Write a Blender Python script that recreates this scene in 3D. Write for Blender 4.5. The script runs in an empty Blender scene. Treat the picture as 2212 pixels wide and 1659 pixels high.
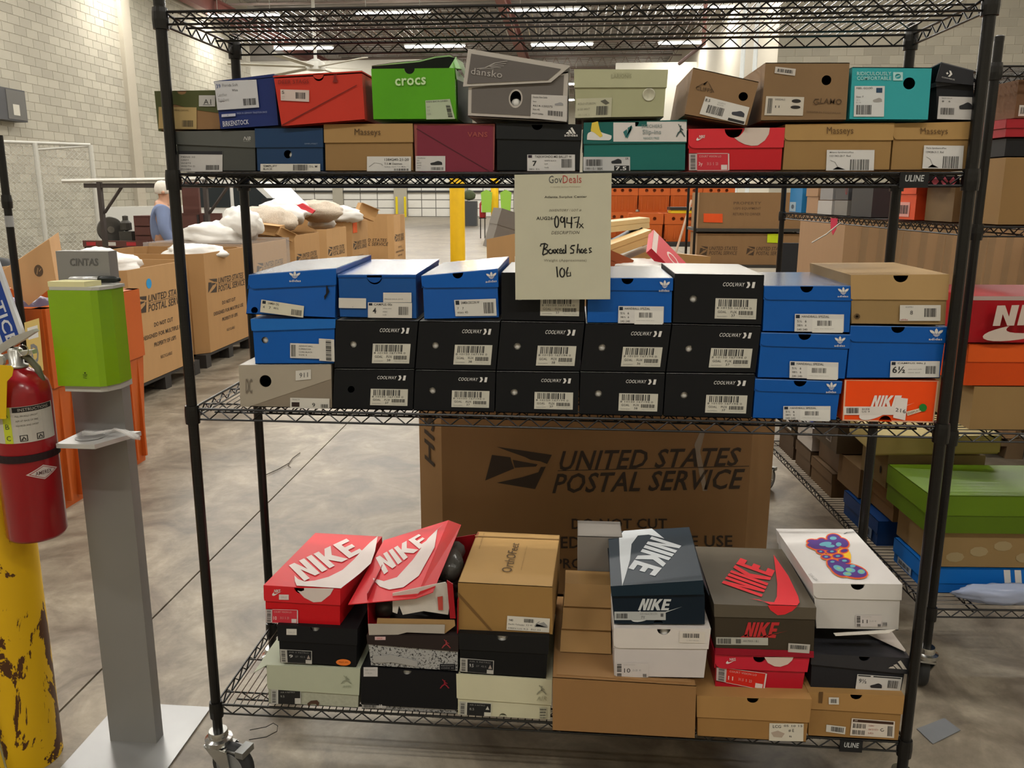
import bpy, bmesh, math, random
from mathutils import Vector, Matrix, noise
from mathutils.geometry import tessellate_polygon
random.seed(7)
S = bpy.context.scene
COL = S.collection

# ---------------------------------------------------------------- camera, world, light, exposure
cam = bpy.data.cameras.new('camera')
co = bpy.data.objects.new('camera', cam); COL.objects.link(co)
cam.sensor_width = 36; cam.lens = 28.448
cam.shift_x = .00717; cam.shift_y = -.01942; cam.clip_end = 200
m = Matrix(((.99635, -.01847, .08338, .0451), (.0854, .2043, -.97518, -1.8728), (.00098, .97873, .20513, 1.5809), (0, 0, 0, 1)))
co.matrix_world = m
S.camera = co
S.view_settings.view_transform = 'Standard'; S.view_settings.look = 'None'
S.view_settings.exposure = 0.55; S.view_settings.gamma = 1; S.view_settings.use_curve_mapping = False
W = bpy.data.worlds.new('world'); S.world = W; W.use_nodes = True
W.node_tree.nodes['Background'].inputs[0].default_value = (.9, .95, 1, 1)
W.node_tree.nodes['Background'].inputs[1].default_value = .3
LAMP_POWER = 125.0
LAMP_ROWS = (-5.0, 1.2, 7.4, 13.6, 19.9, 26.1, 32.2, 44.0, 51.5)  # farthest row is added to brighten the dock doors
NEAR = {-5.0: .5, 1.2: .42, 7.4: .8}
LAMP_COLS = (-11.1, -6.05, -.95, 4.05, 9.2)
S.cycles.max_bounces = 6; S.cycles.diffuse_bounces = 4; S.cycles.caustics_reflective = False; S.cycles.caustics_refractive = False
S.cycles.sample_clamp_indirect = 6

# ---------------------------------------------------------------- helpers
def lin(h):
    h = h.lstrip('#'); r = []
    for i in (0, 2, 4):
        c = int(h[i:i+2], 16)/255
        r.append(c/12.92 if c <= .04045 else ((c+.055)/1.055)**2.4)
    return (*r, 1)
MATS = {}
def M(h, rough=.6, kind='paint', metal=0, var=.06, scale=30, bump=0, name=None, emit=0, alpha=1, coat=0, spec=.35):
    key = (h, rough, kind, metal, var, scale, bump, emit, alpha, coat, spec)
    if key in MATS: return MATS[key]
    mt = bpy.data.materials.new(name or kind + '_' + h.lstrip('#')); mt.use_nodes = True
    nt = mt.node_tree; b = nt.nodes['Principled BSDF']
    b.inputs['Roughness'].default_value = rough; b.inputs['Metallic'].default_value = metal
    b.inputs['Specular IOR Level'].default_value = spec
    if coat: b.inputs['Coat Weight'].default_value = coat; b.inputs['Coat Roughness'].default_value = .15
    if alpha < 1: b.inputs['Alpha'].default_value = alpha
    c = lin(h)
    tc = nt.nodes.new('ShaderNodeTexCoord'); no = nt.nodes.new('ShaderNodeTexNoise')
    no.inputs['Scale'].default_value = scale; no.inputs['Detail'].default_value = 4
    mp = nt.nodes.new('ShaderNodeMapping')
    nt.links.new(tc.outputs['Object'], mp.inputs[0]); nt.links.new(mp.outputs[0], no.inputs['Vector'])
    mx = nt.nodes.new('ShaderNodeMix'); mx.data_type = 'RGBA'
    mx.inputs[6].default_value = (*[max(0, x*(1-var)) for x in c[:3]], 1)
    mx.inputs[7].default_value = (*[min(1, x*(1+var)) for x in c[:3]], 1)
    nt.links.new(no.outputs[0], mx.inputs[0]); out = mx.outputs[2]
    if kind == 'card':      # corrugated card: long fibres
        mp.inputs['Scale'].default_value = (1, 1, .25)
    if kind == 'block':     # masonry: every block its own tone
        g = nt.nodes.new('ShaderNodeNewGeometry'); rp = nt.nodes.new('ShaderNodeValToRGB')
        rp.color_ramp.elements[0].color = (*[x*.86 for x in c[:3]], 1); rp.color_ramp.elements[1].color = (*[min(1, x*1.08) for x in c[:3]], 1)
        nt.links.new(g.outputs['Random Per Island'], rp.inputs[0])
        m2 = nt.nodes.new('ShaderNodeMix'); m2.data_type = 'RGBA'; m2.blend_type = 'MULTIPLY'; m2.inputs[0].default_value = 1
        n2 = nt.nodes.new('ShaderNodeTexNoise'); n2.inputs['Scale'].default_value = .7; n2.inputs['Detail'].default_value = 5
        nt.links.new(tc.outputs['Object'], n2.inputs['Vector'])
        r2 = nt.nodes.new('ShaderNodeValToRGB'); r2.color_ramp.elements[0].position = .3; r2.color_ramp.elements[1].position = .7
        r2.color_ramp.elements[0].color = (.84, .86, .84, 1); r2.color_ramp.elements[1].color = (1, 1, 1, 1)
        nt.links.new(n2.outputs[0], r2.inputs[0])
        nt.links.new(rp.outputs[0], m2.inputs[6]); nt.links.new(r2.outputs[0], m2.inputs[7]); out = m2.outputs[2]
    if kind == 'speckle':   # printed grey speckle
        v = nt.nodes.new('ShaderNodeTexNoise'); v.inputs['Scale'].default_value = 240; v.inputs['Detail'].default_value = 3
        nt.links.new(tc.outputs['Object'], v.inputs['Vector'])
        r2 = nt.nodes.new('ShaderNodeValToRGB'); r2.color_ramp.elements[0].position = .38; r2.color_ramp.elements[1].position = .47
        r2.color_ramp.elements[0].color = (.02, .02, .02, 1); r2.color_ramp.elements[1].color = c
        nt.links.new(v.outputs[0], r2.inputs[0]); out = r2.outputs[0]
    if kind == 'chip':      # yellow paint chipped to brown steel
        v = nt.nodes.new('ShaderNodeTexNoise'); v.inputs['Scale'].default_value = 7; v.inputs['Detail'].default_value = 9; v.inputs['Roughness'].default_value = .62; v.inputs['Distortion'].default_value = .6
        mp2 = nt.nodes.new('ShaderNodeMapping'); mp2.inputs['Scale'].default_value = (1.3, 1.3, .6)
        nt.links.new(tc.outputs['Object'], mp2.inputs[0]); nt.links.new(mp2.outputs[0], v.inputs['Vector'])
        r2 = nt.nodes.new('ShaderNodeValToRGB'); r2.color_ramp.interpolation = 'LINEAR'
        r2.color_ramp.elements[0].position = .458; r2.color_ramp.elements[1].position = .466
        r2.color_ramp.elements[0].color = lin('#4a2c14'); r2.color_ramp.elements[1].color = c
        nt.links.new(v.outputs[0], r2.inputs[0]); out = r2.outputs[0]
    if kind == 'concrete':
        v = nt.nodes.new('ShaderNodeTexNoise'); v.inputs['Scale'].default_value = 3.4; v.inputs['Detail'].default_value = 12; v.inputs['Distortion'].default_value = .9; v.inputs['Roughness'].default_value = .62
        nt.links.new(tc.outputs['Object'], v.inputs['Vector'])
        r2 = nt.nodes.new('ShaderNodeValToRGB'); r2.color_ramp.elements[0].position = .32; r2.color_ramp.elements[1].position = .68
        r2.color_ramp.elements[0].color = lin('#655c50'); r2.color_ramp.elements[1].color = lin('#aca290')
        e = r2.color_ramp.elements.new(.5); e.color = c
        nt.links.new(v.outputs[0], r2.inputs[0])
        n3 = nt.nodes.new('ShaderNodeTexNoise'); n3.inputs['Scale'].default_value = .8; n3.inputs['Detail'].default_value = 4
        nt.links.new(tc.outputs['Object'], n3.inputs['Vector'])
        r3 = nt.nodes.new('ShaderNodeValToRGB'); r3.color_ramp.elements[0].position = .3; r3.color_ramp.elements[1].position = .7
        r3.color_ramp.elements[0].color = (.68, .66, .63, 1); r3.color_ramp.elements[1].color = (1, 1, 1, 1)
        nt.links.new(n3.outputs[0], r3.inputs[0])
        m2 = nt.nodes.new('ShaderNodeMix'); m2.data_type = 'RGBA'; m2.blend_type = 'MULTIPLY'; m2.inputs[0].default_value = 1
        nt.links.new(r2.outputs[0], m2.inputs[6]); nt.links.new(r3.outputs[0], m2.inputs[7])
        n4 = nt.nodes.new('ShaderNodeTexNoise'); n4.inputs['Scale'].default_value = 19; n4.inputs['Detail'].default_value = 8; n4.inputs['Roughness'].default_value = .7
        nt.links.new(tc.outputs['Object'], n4.inputs['Vector'])
        r4 = nt.nodes.new('ShaderNodeValToRGB'); r4.color_ramp.elements[0].position = .35; r4.color_ramp.elements[1].position = .65
        r4.color_ramp.elements[0].color = (.78, .77, .75, 1); r4.color_ramp.elements[1].color = (1, 1, 1, 1)
        nt.links.new(n4.outputs[0], r4.inputs[0])
        m3 = nt.nodes.new('ShaderNodeMix'); m3.data_type = 'RGBA'; m3.blend_type = 'MULTIPLY'; m3.inputs[0].default_value = 1
        nt.links.new(m2.outputs[2], m3.inputs[6]); nt.links.new(r4.outputs[0], m3.inputs[7]); out = m3.outputs[2]
        mr = nt.nodes.new('ShaderNodeMapRange'); mr.inputs[3].default_value = rough-.1; mr.inputs[4].default_value = rough+.15
        nt.links.new(v.outputs[0], mr.inputs[0]); nt.links.new(mr.outputs[0], b.inputs['Roughness'])
    nt.links.new(out, b.inputs['Base Color'])
    if bump:
        bp = nt.nodes.new('ShaderNodeBump'); bp.inputs['Strength'].default_value = bump; bp.inputs['Distance'].default_value = .004
        nt.links.new(no.outputs[0], bp.inputs['Height']); nt.links.new(bp.outputs[0], b.inputs['Normal'])
    if emit:
        b.inputs['Emission Color'].default_value = c; b.inputs['Emission Strength'].default_value = emit
    MATS[key] = mt
    return mt
def ink(h): return M(h, .7, 'print', var=.03)
def card(h): return M(h, .75, 'card', var=.07, scale=14)
def gloss(h): return M(h, .42, 'board', var=.05, scale=20, spec=.25)
def matte(h): return M(h, .6, 'board', var=.05, scale=20, spec=.2)

def tag(o, label=None, cat=None, group=None, kind=None):
    if label: o['label'] = label
    if cat: o['category'] = cat
    if group: o['group'] = group
    if kind: o['kind'] = kind
    return o
ORG = {}
def thing(name, loc, label=None, cat=None, group=None):
    o = bpy.data.objects.new(name, None); COL.objects.link(o); o.location = loc; o.empty_display_size = .05
    ORG[o] = Vector(loc)
    return tag(o, label, cat, group)
def org(o):
    while o is not None and o not in ORG: o = o.parent
    return ORG[o] if o is not None else Vector((0, 0, 0))
def cat_of(o):
    while o is not None and o.parent is not None: o = o.parent
    return o.get('category') if o is not None else None
class MB:
    def __init__(s): s.v = []; s.f = []
    def add(s, v, f):
        n = len(s.v); s.v += [tuple(p) for p in v]; s.f += [tuple(i+n for i in q) for q in f]; return s
    def box(s, x0, x1, y0, y1, z0, z1, T=None):
        v = [(x, y, z) for z in (z0, z1) for y in (y0, y1) for x in (x0, x1)]
        if T: v = [T(*p) for p in v]
        return s.add(v, [(0, 2, 3, 1), (4, 5, 7, 6), (0, 1, 5, 4), (2, 6, 7, 3), (0, 4, 6, 2), (1, 3, 7, 5)])
    def hexa(s, b, t):      # bottom quad, top quad
        return s.add(list(b)+list(t), [(3, 2, 1, 0), (4, 5, 6, 7), (0, 1, 5, 4), (1, 2, 6, 5), (2, 3, 7, 6), (3, 0, 4, 7)])
    def quad(s, a): return s.add(a, [tuple(range(len(a)))])
    def slab(s, a, n):      # polygon a given thickness vector n
        n = Vector(n); k = len(a); a = [Vector(p) for p in a]
        return s.add(a+[p+n for p in a], [tuple(range(k)), tuple(range(2*k-1, k-1, -1))]+[((i+1) % k, i, i+k, (i+1) % k+k) for i in range(k)])
    def tube(s, pts, r, n=6, caps=True, closed=False, r2=None):
        pts = [Vector(p) for p in pts]; k = len(pts); base = len(s.v); up = None
        for i, p in enumerate(pts):
            a = pts[(i-1) % k] if (i or closed) else p; b = pts[(i+1) % k] if (i < k-1 or closed) else p
            t = (b-a)
            if t.length < 1e-9: t = Vector((0, 0, 1))
            t.normalize()
            if up is None: up = Vector((0, 0, 1)) if abs(t.z) < .9 else Vector((1, 0, 0))
            u = t.cross(up)
            if u.length < 1e-6: u = t.cross(Vector((0, 1, 0)))
            u.normalize(); w = t.cross(u).normalized(); up = -w if False else up
            rr = r if r2 is None else r+(r2-r)*i/(k-1)
            if not isinstance(rr, float) and hasattr(rr, '__len__'): rr = rr[i]
            for j in range(n):
                an = 2*math.pi*j/n; s.v.append(tuple(p+u*(math.cos(an)*rr)+w*(math.sin(an)*rr)))
        for i in range(k if closed else k-1):
            for j in range(n):
                a0 = base+i*n+j; a1 = base+i*n+(j+1) % n; b0 = base+((i+1) % k)*n+j; b1 = base+((i+1) % k)*n+(j+1) % n
                s.f.append((a0, b0, b1, a1))
        if caps and not closed:
            s.f.append(tuple(base+j for j in range(n))); s.f.append(tuple(base+(k-1)*n+j for j in reversed(range(n))))
        return s
    def cyl(s, p0, p1, r, n=16, r2=None): return s.tube([p0, p1], float(r), n, r2=r2)
    def lathe(s, prof, o=(0, 0, 0), n=24, ax=None):   # prof: (r, h) along ax
        ax = Vector(ax or (0, 0, 1)).normalized(); u = ax.cross(Vector((0, 1, 0)) if abs(ax.y) < .9 else Vector((1, 0, 0))).normalized(); w = ax.cross(u); o = Vector(o)
        base = len(s.v)
        for r, h in prof:
            for j in range(n):
                a = 2*math.pi*j/n; s.v.append(tuple(o+ax*h+u*(r*math.cos(a))+w*(r*math.sin(a))))
        for i in range(len(prof)-1):
            for j in range(n): s.f.append((base+i*n+j, base+i*n+(j+1) % n, base+(i+1)*n+(j+1) % n, base+(i+1)*n+j))
        s.f.append(tuple(base+j for j in reversed(range(n)))); s.f.append(tuple(base+(len(prof)-1)*n+j for j in range(n)))
        return s
    def mesh(s, name, o=(0, 0, 0)):
        me = bpy.data.meshes.new(name); o = Vector(o)
        me.from_pydata([tuple(Vector(p)-o) for p in s.v], [], s.f); me.update(); return me
    def build(s, name, mat, parent=None, smooth=False, kind=None, fix=False, label=None, local=False):
        o = (0, 0, 0) if local else org(parent)
        me = s.mesh(name, o)
        if fix:
            b = bmesh.new(); b.from_mesh(me); bmesh.ops.recalc_face_normals(b, faces=b.faces); b.to_mesh(me); b.free()
        me.materials.append(mat)
        if smooth: me.shade_smooth() if smooth is True else me.shade_smooth()
        ob = bpy.data.objects.new(name, me); COL.objects.link(ob)
        if parent is not None: ob.parent = parent
        if kind: ob['kind'] = kind
        if label: ob['label'] = label
        return ob
def top(name, mb, mat, label, cat, group=None, **k):
    """a thing that is one mesh: origin at its base"""
    xs = [p[0] for p in mb.v]; ys = [p[1] for p in mb.v]; zs = [p[2] for p in mb.v]
    o = Vector(((min(xs)+max(xs))/2, (min(ys)+max(ys))/2, min(zs)))
    me = mb.mesh(name, o); me.materials.append(mat)
    if k.get('fix'):
        b = bmesh.new(); b.from_mesh(me); bmesh.ops.recalc_face_normals(b, faces=b.faces); b.to_mesh(me); b.free()
    if k.get('smooth'): me.shade_smooth()
    ob = bpy.data.objects.new(name, me); COL.objects.link(ob); ob.location = o; ORG[ob] = o
    return tag(ob, label, cat, group, k.get('kind'))
def auto_smooth(ob, ang=40):
    me = ob.data; me.shade_smooth()
    me.set_sharp_from_angle(angle=math.radians(ang))
def copy_tree(o, parent=None):
    c = o.copy(); COL.objects.link(c)
    if parent is not None: c.parent = parent
    for ch in list(o.children): copy_tree(ch, c)
    return c
def bil(q, x, y):           # q = TL,TR,BR,BL ; y down
    a, b, c, d = [Vector(p) for p in q]
    return a*(1-x)*(1-y)+b*x*(1-y)+c*x*y+d*(1-x)*y
def nrm(q):
    a, b, c, d = [Vector(p) for p in q]
    n = (d-a).cross(b-a); n = n if n.length > 1e-12 else (c-a).cross(b-a)
    return n.normalized()

# ---- flat artwork: every mark lives in a unit square (x right, y down) laid on four 3-D corners
TXT = {}
def glyphs(s, bold=0.0, shear=0.0):
    k = (s, bold, shear)
    if k not in TXT:
        cu = bpy.data.curves.new('t', 'FONT'); cu.body = s; cu.offset = bold; cu.shear = shear; cu.resolution_u = 2; cu.space_character = 1.05
        ob = bpy.data.objects.new('t', cu); me = bpy.data.meshes.new_from_object(ob)
        v = [p.co.copy() for p in me.vertices]; f = [tuple(p.vertices) for p in me.polygons]
        bpy.data.objects.remove(ob); bpy.data.curves.remove(cu); bpy.data.meshes.remove(me)
        x0 = min(p.x for p in v); x1 = max(p.x for p in v); y0 = min(p.y for p in v); y1 = max(p.y for p in v)
        TXT[k] = ([((p.x-x0)/(x1-x0), 1-(p.y-y0)/(y1-y0)) for p in v], f)
    return TXT[k]
def tess(loops):
    flat = [p for l in loops for p in l]
    tr = tessellate_polygon([[Vector((x, y, 0)) for x, y in l] for l in loops])
    return flat, [t for t in tr]
def bez(pts, n=8):          # closed/open smooth outline through control triples: (p0,c0,c1,p1,...)
    out = []
    for i in range(0, len(pts)-3, 3):
        p = pts[i:i+4]
        for k in range(n):
            t = k/n; a = (1-t)**3; b = 3*t*(1-t)**2; c = 3*t*t*(1-t); d = t**3
            out.append((a*p[0][0]+b*p[1][0]+c*p[2][0]+d*p[3][0], a*p[0][1]+b*p[1][1]+c*p[2][1]+d*p[3][1]))
    out.append(pts[-1]); return out
def ell(cx, cy, rx, ry, n=20, a0=0, a1=360):
    return [(cx+rx*math.cos(math.radians(a0+(a1-a0)*i/(n if a1-a0 == 360 else n-1))), cy+ry*math.sin(math.radians(a0+(a1-a0)*i/(n if a1-a0 == 360 else n-1)))) for i in range(n)]
def rot(pts, cx, cy, a):
    c, s_ = math.cos(math.radians(a)), math.sin(math.radians(a))
    return [(cx+(x-cx)*c-(y-cy)*s_, cy+(x-cx)*s_+(y-cy)*c) for x, y in pts]
def ribbon(pts, w):
    L = []; Rr = []
    for i, p in enumerate(pts):
        a = pts[max(0, i-1)]; b = pts[min(len(pts)-1, i+1)]
        dx, dy = b[0]-a[0], b[1]-a[1]; l = math.hypot(dx, dy) or 1; nx, ny = -dy/l*w/2, dx/l*w/2
        L.append((p[0]+nx, p[1]+ny)); Rr.append((p[0]-nx, p[1]-ny))
    return L+Rr[::-1]
SWOOSH = bez([(1, 0), (.75, .28), (.5, .6), (.34, .82), (.2, 1.0), (.05, 1.05), (.01, .85), (-.02, .65), (.08, .42), (.2, .26), (.16, .44), (.16, .6), (.3, .6), (.45, .56), (.8, .2), (1, 0)], 6)
NIKE = [[(0, 1), (0, 0), (.09, 0), (.165, .56), (.165, 0), (.25, 0), (.25, 1), (.17, 1), (.085, .42), (.085, 1)],
        [(.285, 0), (.375, 0), (.375, 1), (.285, 1)],
        [(.41, 0), (.5, 0), (.5, .38), (.6, 0), (.71, 0), (.6, .46), (.73, 1), (.62, 1), (.5, .6), (.5, 1), (.41, 1)],
        [(.75, 0), (1, 0), (1, .2), (.85, .2), (.85, .4), (.98, .4), (.98, .6), (.85, .6), (.85, .8), (1, .8), (1, 1), (.75, 1)]]
TREFOIL = [ribbon([(.5, 0), (.5, .02)], .01), bez([(.5, 0), (.36, .18), (.34, .42), (.44, .62), (.48, .64), (.52, .64), (.56, .62), (.66, .42), (.64, .18), (.5, 0)], 6),
           bez([(.0, .2), (.26, .2), (.36, .36), (.4, .62), (.2, .66), (.02, .5), (0, .2)], 6), bez([(1, .2), (.74, .2), (.64, .36), (.6, .62), (.8, .66), (.98, .5), (1, .2)], 6),
           [(.22, .68), (.78, .68), (.76, .73), (.24, .73)], [(.26, .78), (.74, .78), (.7, .83), (.3, .83)], [(.34, .88), (.66, .88), (.6, .94), (.4, .94)]]
BARS3 = [[(.0, 1), (.08, .86), (.3, .74), (.42, 1)], [(.2, .66), (.45, .52), (.72, 1), (.48, 1), (.32, .72)], [(.46, .4), (.62, 0), (.7, 0), (1, 1), (.78, 1), (.5, .42)]]
BARS3 = [[(.02, 1), (.1, .78), (.26, .68), (.4, 1)], [(.24, .5), (.42, .38), (.7, 1), (.48, 1)], [(.46, .12), (.64, 0), (1, 1), (.78, 1)]]
EAGLE = [[(.15, 0), (1, .09), (.965, .33), (.86, .28), (.7, .26), (.6, .2), (.34, .09)],
         [(.09, .22), (.38, .24), (.4, .34), (.46, .52), (.0, .9)],
         [(.955, .4), (.87, 1), (.2, .93), (.62, .72), (.86, .56), (.88, .42)],
         [(.42, .3), (.6, .33), (.82, .36), (.8, .42), (.62, .46), (.47, .5)]]
JUMP = [[(.48, .1), (.56, .1), (.58, .2), (.52, .26), (.46, .2)], [(.46, .26), (.6, .28), (.6, .52), (.46, .54), (.42, .4)], [(.56, .3), (.78, .42), (.8, .52), (.56, .4)],
        [(.46, .28), (.3, .1), (.24, .0), (.3, -.02), (.54, .26)], [(.46, .48), (.2, .66), (.0, .98), (.1, 1), (.3, .76), (.58, .56)], [(.54, .48), (.74, .62), (1, .96), (.9, 1), (.68, .74), (.48, .58)]]
SHOE = bez([(0, .55), (.1, .45), (.2, .4), (.34, .3), (.5, .12), (.55, .1), (.62, .05), (.7, .02), (.8, .1), (.95, .3), (1, .45), (1, .7), (1, .95), (.7, 1), (.3, 1), (.1, 1), (.02, .95), (0, .8), (0, .7), (0, .65), (0, .6), (0, .55)], 4)
def art(parent, q, loops_list, h, name='print', off=.0008, mat=None, flip=False):
    """each entry of loops_list is one polygon (list of (x,y)) or ('hole', outer, inner)"""
    mb = MB(); n = nrm(q)*off
    for lp in loops_list:
        ls = lp[1:] if lp and lp[0] == 'hole' else [lp]
        fl, tr = tess(ls); mb.add([bil(q, x, y)+n for x, y in fl], tr)
    return mb.build(name, mat or ink(h), parent)
def word(parent, q, s, h, bold=.01, shear=0, name='lettering', off=.0008, mat=None):
    v, f = glyphs(s, bold, shear); n = nrm(q)*off
    return MB().add([bil(q, x, y)+n for x, y in v], f).build(name, mat or ink(h), parent)
def barcode(x0, y0, x1, y1, seed=1, n=26):
    rd = random.Random(seed); out = []; x = x0; w = (x1-x0)/n
    while x < x1-w:
        b = w*rd.choice((.5, .8, 1.3)); out.append([(x, y0), (x+b, y0), (x+b, y1), (x, y1)]); x += b+w*rd.choice((.5, .7, 1.2))
    return out
def rect(x0, y0, x1, y1): return [(x0, y0), (x1, y0), (x1, y1), (x0, y1)]
def fit(pts, x0, y0, x1, y1): return [(x0+(x1-x0)*x, y0+(y1-y0)*y) for x, y in pts]
def lab(parent, q, items=(), bg='#c9c6be', name='label', off=.0009, border=None, bgmat=None, th=.0004):
    """a stuck-on paper label; items are bars, words, rects and small outlines in its own unit square"""
    oz = org(parent).z+.0007
    if cat_of(parent) == 'shoe box': q = [(p[0], p[1], max(p[2], oz)) for p in map(tuple, q)]
    n = nrm(q)
    base = MB().slab([Vector(p)+n*off for p in q], -n*th).build(name, bgmat or matte(bg), parent)
    bars = []; inks = {}
    for it in items:
        k = it[0]
        if k == 'bar': bars += barcode(*it[1:5], seed=hash(it[1:5]) % 97 if len(it) < 6 else it[5])
        elif k == 'vbar': bars += [[(y, x) for x, y in r] for r in barcode(it[2], it[1], it[4], it[3], seed=3)]
        elif k == 'txt':
            v, f = glyphs(it[1], it[7] if len(it) > 7 else .006, 0)
            inks.setdefault(it[6] if len(it) > 6 else '#3a3a3a', MB()).add([bil(q, it[2]+(it[4]-it[2])*x, it[3]+(it[5]-it[3])*y)+n*(off+.0006) for x, y in v], f)
        else:
            ps = [rect(*it[2:6])] if k == 'rect' else [fit(p, *it[3:7]) for p in it[2]]
            for p in ps:
                fl, tr = tess([p]); inks.setdefault(it[1], MB()).add([bil(q, x, y)+n*(off+(.0003 if k == 'rect' else .0006)) for x, y in fl], tr)
    if bars:
        mb = MB()
        for p in bars: mb.quad([bil(q, x, y)+n*(off+.0005) for x, y in p])
        mb.build('barcode', ink('#333333'), base)
    for h, mb in inks.items(): mb.build('print', ink(h), base)
    return base
def small(*ls, y0=.1, x0=.05, x1=.5, h=.11, gap=.18, c='#555555'):
    return [('txt', s, x0, y0+i*gap, x0+(x1-x0)*min(1, len(s)/14), y0+i*gap+h, c, 0) for i, s in enumerate(ls)]

# ---------------------------------------------------------------- the building
# lamps: LED strips under the roof
lampm = M('#fffaf0', .5, 'lamp', emit=30)
housing = M('#cfd2d2', .4, 'steel')
proto = None
for yi, y in enumerate(LAMP_ROWS):
    for xi, x in enumerate(LAMP_COLS+((-16.2, -21.3) if y > 32 else ())):
        if y == 32.2: x = x+.35 if xi else x
        if proto is None:
            r = thing('ceiling_light', (0, 0, 0)); ORG[r] = Vector((0, 0, 0))
            MB().box(-1.24, 1.24, -.09, .09, .02, .1).build('housing', housing, r)
            MB().box(-1.2, 1.2, -.1, .1, -.03, .02).build('diffuser', lampm, r)
            for s in (-.9, .9): MB().cyl((s, 0, .1), (s, 0, 1.1), .012, 6).build('hanger', housing, r)
            proto = r
        else: r = copy_tree(proto)
        r.location = (x, y, 7.4)
        tag(r, 'long white LED strip light hanging under the warehouse roof', 'ceiling light', 'LED strip lights under the roof')
        ld = bpy.data.lights.new('strip_light', 'AREA'); ld.shape = 'RECTANGLE'; ld.size = 2.4; ld.size_y = .2; ld.energy = LAMP_POWER*NEAR.get(y, 1); ld.color = (1, .965, .9)
        lo = bpy.data.objects.new('strip_light', ld); COL.objects.link(lo); lo.location = (x, y, 7.35)

X0, X1, Y0, Y1, ZC = -12.5, 11.5, -8.0, 57.5, 8.7
XF = -26.0
floor = MB().box(X0-.2, X1+.2, Y0, Y1+.2, -.3, -.012).box(XF, X0-.2, 30, Y1+.2, -.3, -.012).build('floor', M('#3c3833', .8, 'joint'), None); floor['kind'] = 'structure'
conc = M('#8a8172', .36, 'concrete')
xs = [X0-.2, -10.7, -6.1, -1.53, 3.05, 7.6, X1+.2]; ys = [Y0, 8.6, 25, 41, Y1+.2]
for i in range(len(xs)-1):
    for j in range(len(ys)-1):
        g = .004; MB().box(xs[i]+g, xs[i+1]-g, ys[j]+g, ys[j+1]-g, -.03, 0).build('concrete_slab', conc, floor)
for j, (ya, yb_) in enumerate(((30, 41), (41, Y1+.2))):
    for xa, xb in ((XF, -21.8), (-21.8, -17.2), (-17.2, X0-.2)): MB().box(xa+.004, xb-.004, ya+.004, yb_-.004, -.03, 0).build('concrete_slab', conc, floor)
cm = M('#8f8b86', .6, 'deck', var=.1, scale=3)
ce = MB(); n = 120
for i in range(n):
    y = Y0+(Y1-Y0)*i/n; d = (Y1-Y0)/n
    ce.box(X0, X1, y, y+d*.55, ZC, ZC+.05).box(X0, X1, y+d*.55, y+d, ZC+.05, ZC+.1)
ce.box(XF, X0, 30, Y1, ZC, ZC+.1)
ce = ce.build('ceiling', cm, None); ce['kind'] = 'structure'
jm = M('#857770', .5, 'steel', var=.1, scale=4)
for k in range(16):
    y = -4+k*3.9; mb = MB().box(X0, X1, y-.05, y+.05, ZC-.1, ZC-.02).box(X0, X1, y-.05, y+.05, ZC-.72, ZC-.66)
    nz = 40
    for i in range(nz):
        a = X0+(X1-X0)*i/nz; b = a+(X1-X0)/nz/2; c = a+(X1-X0)/nz
        mb.tube([(a, y, ZC-.1), (b, y, ZC-.68), (c, y, ZC-.1)], .018, 4, caps=False)
    mb.build('roof_joist', jm, ce)
bm_ = M('#7a4740', .55, 'steel', var=.1, scale=5)
for x in (X0+.35, -2.4, 7.0):
    MB().box(x-.15, x+.15, Y0, Y1, ZC-1.25, ZC-1.2).box(x-.02, x+.02, Y0, Y1, ZC-1.2, ZC-.78).box(x-.15, x+.15, Y0, Y1, ZC-.78, ZC-.73).build('roof_beam', bm_, ce)
blk = M('#a09b8d', .85, 'block', scale=60, var=.05); mort = M('#b9b2a3', .9, 'mortar')
def blockwall(name, fx, fixed, a0, a1, z0, z1, pick, sgn):
    """hollow concrete block wall; fx 'x': runs along Y at x=fixed, 'y': runs along X at y=fixed; sgn: side that faces the room"""
    mb = MB(); bx = .4064; bz = .2032; g = .006; rest = MB(); parts = []
    c = fixed-sgn*.012
    if fx == 'x': mb.box(min(c, c-sgn*.2), max(c, c-sgn*.2), a0, a1, z0, z1)
    else: mb.box(a0, a1, min(c, c-sgn*.2), max(c, c-sgn*.2), z0, z1)
    w = mb.build(name, mort, None); w['kind'] = 'structure'
    pm = None; r = 0; z = z0
    while z < z1-.05:
        a = a0-(bx/2 if r % 2 else 0)
        while a < a1:
            s, e = max(a, a0)+g, min(a+bx, a1)-g
            if e-s > .05:
                f0, f1 = sorted((c, c+sgn*.012)); f0 -= .001*(sgn > 0); f1 += .001*(sgn < 0)
                full = abs(e-s-(bx-2*g)) < 1e-6
                if full and pick(a, z): parts.append((s, z+g))
                else:
                    zz = min(z+bz, z1)-g
                    if fx == 'x': rest.box(f0, f1, s, e, z+g, zz)
                    else: rest.box(s, e, f0, f1, z+g, zz)
            a += bx
        z += bz; r += 1
    pb = MB()
    L = bx-2*g; H = bz-2*g
    d0, d1 = sorted((0, sgn*.012))
    if fx == 'x': pb.box(d0, d1, 0, L, 0, H)
    else: pb.box(0, L, d0, d1, 0, H)
    me = pb.mesh('concrete_block')
    mi = [me.copy() for _ in range(1)]
    for mm in mi: mm.materials.append(blkp)
    for s, z in parts[:300]:
        o = bpy.data.objects.new('concrete_block', mi[0]); COL.objects.link(o); o.parent = w
        o.location = (c, s, z) if fx == 'x' else (s, c, z)
    for s, z in parts[300:]:
        if fx == 'x': rest.box(f0, f1, s, s+L, z, z+H)
        else: rest.box(s, s+L, f0, f1, z, z+H)
    rest.build('block_courses', blk, w, kind='stuff')
    return w
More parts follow.
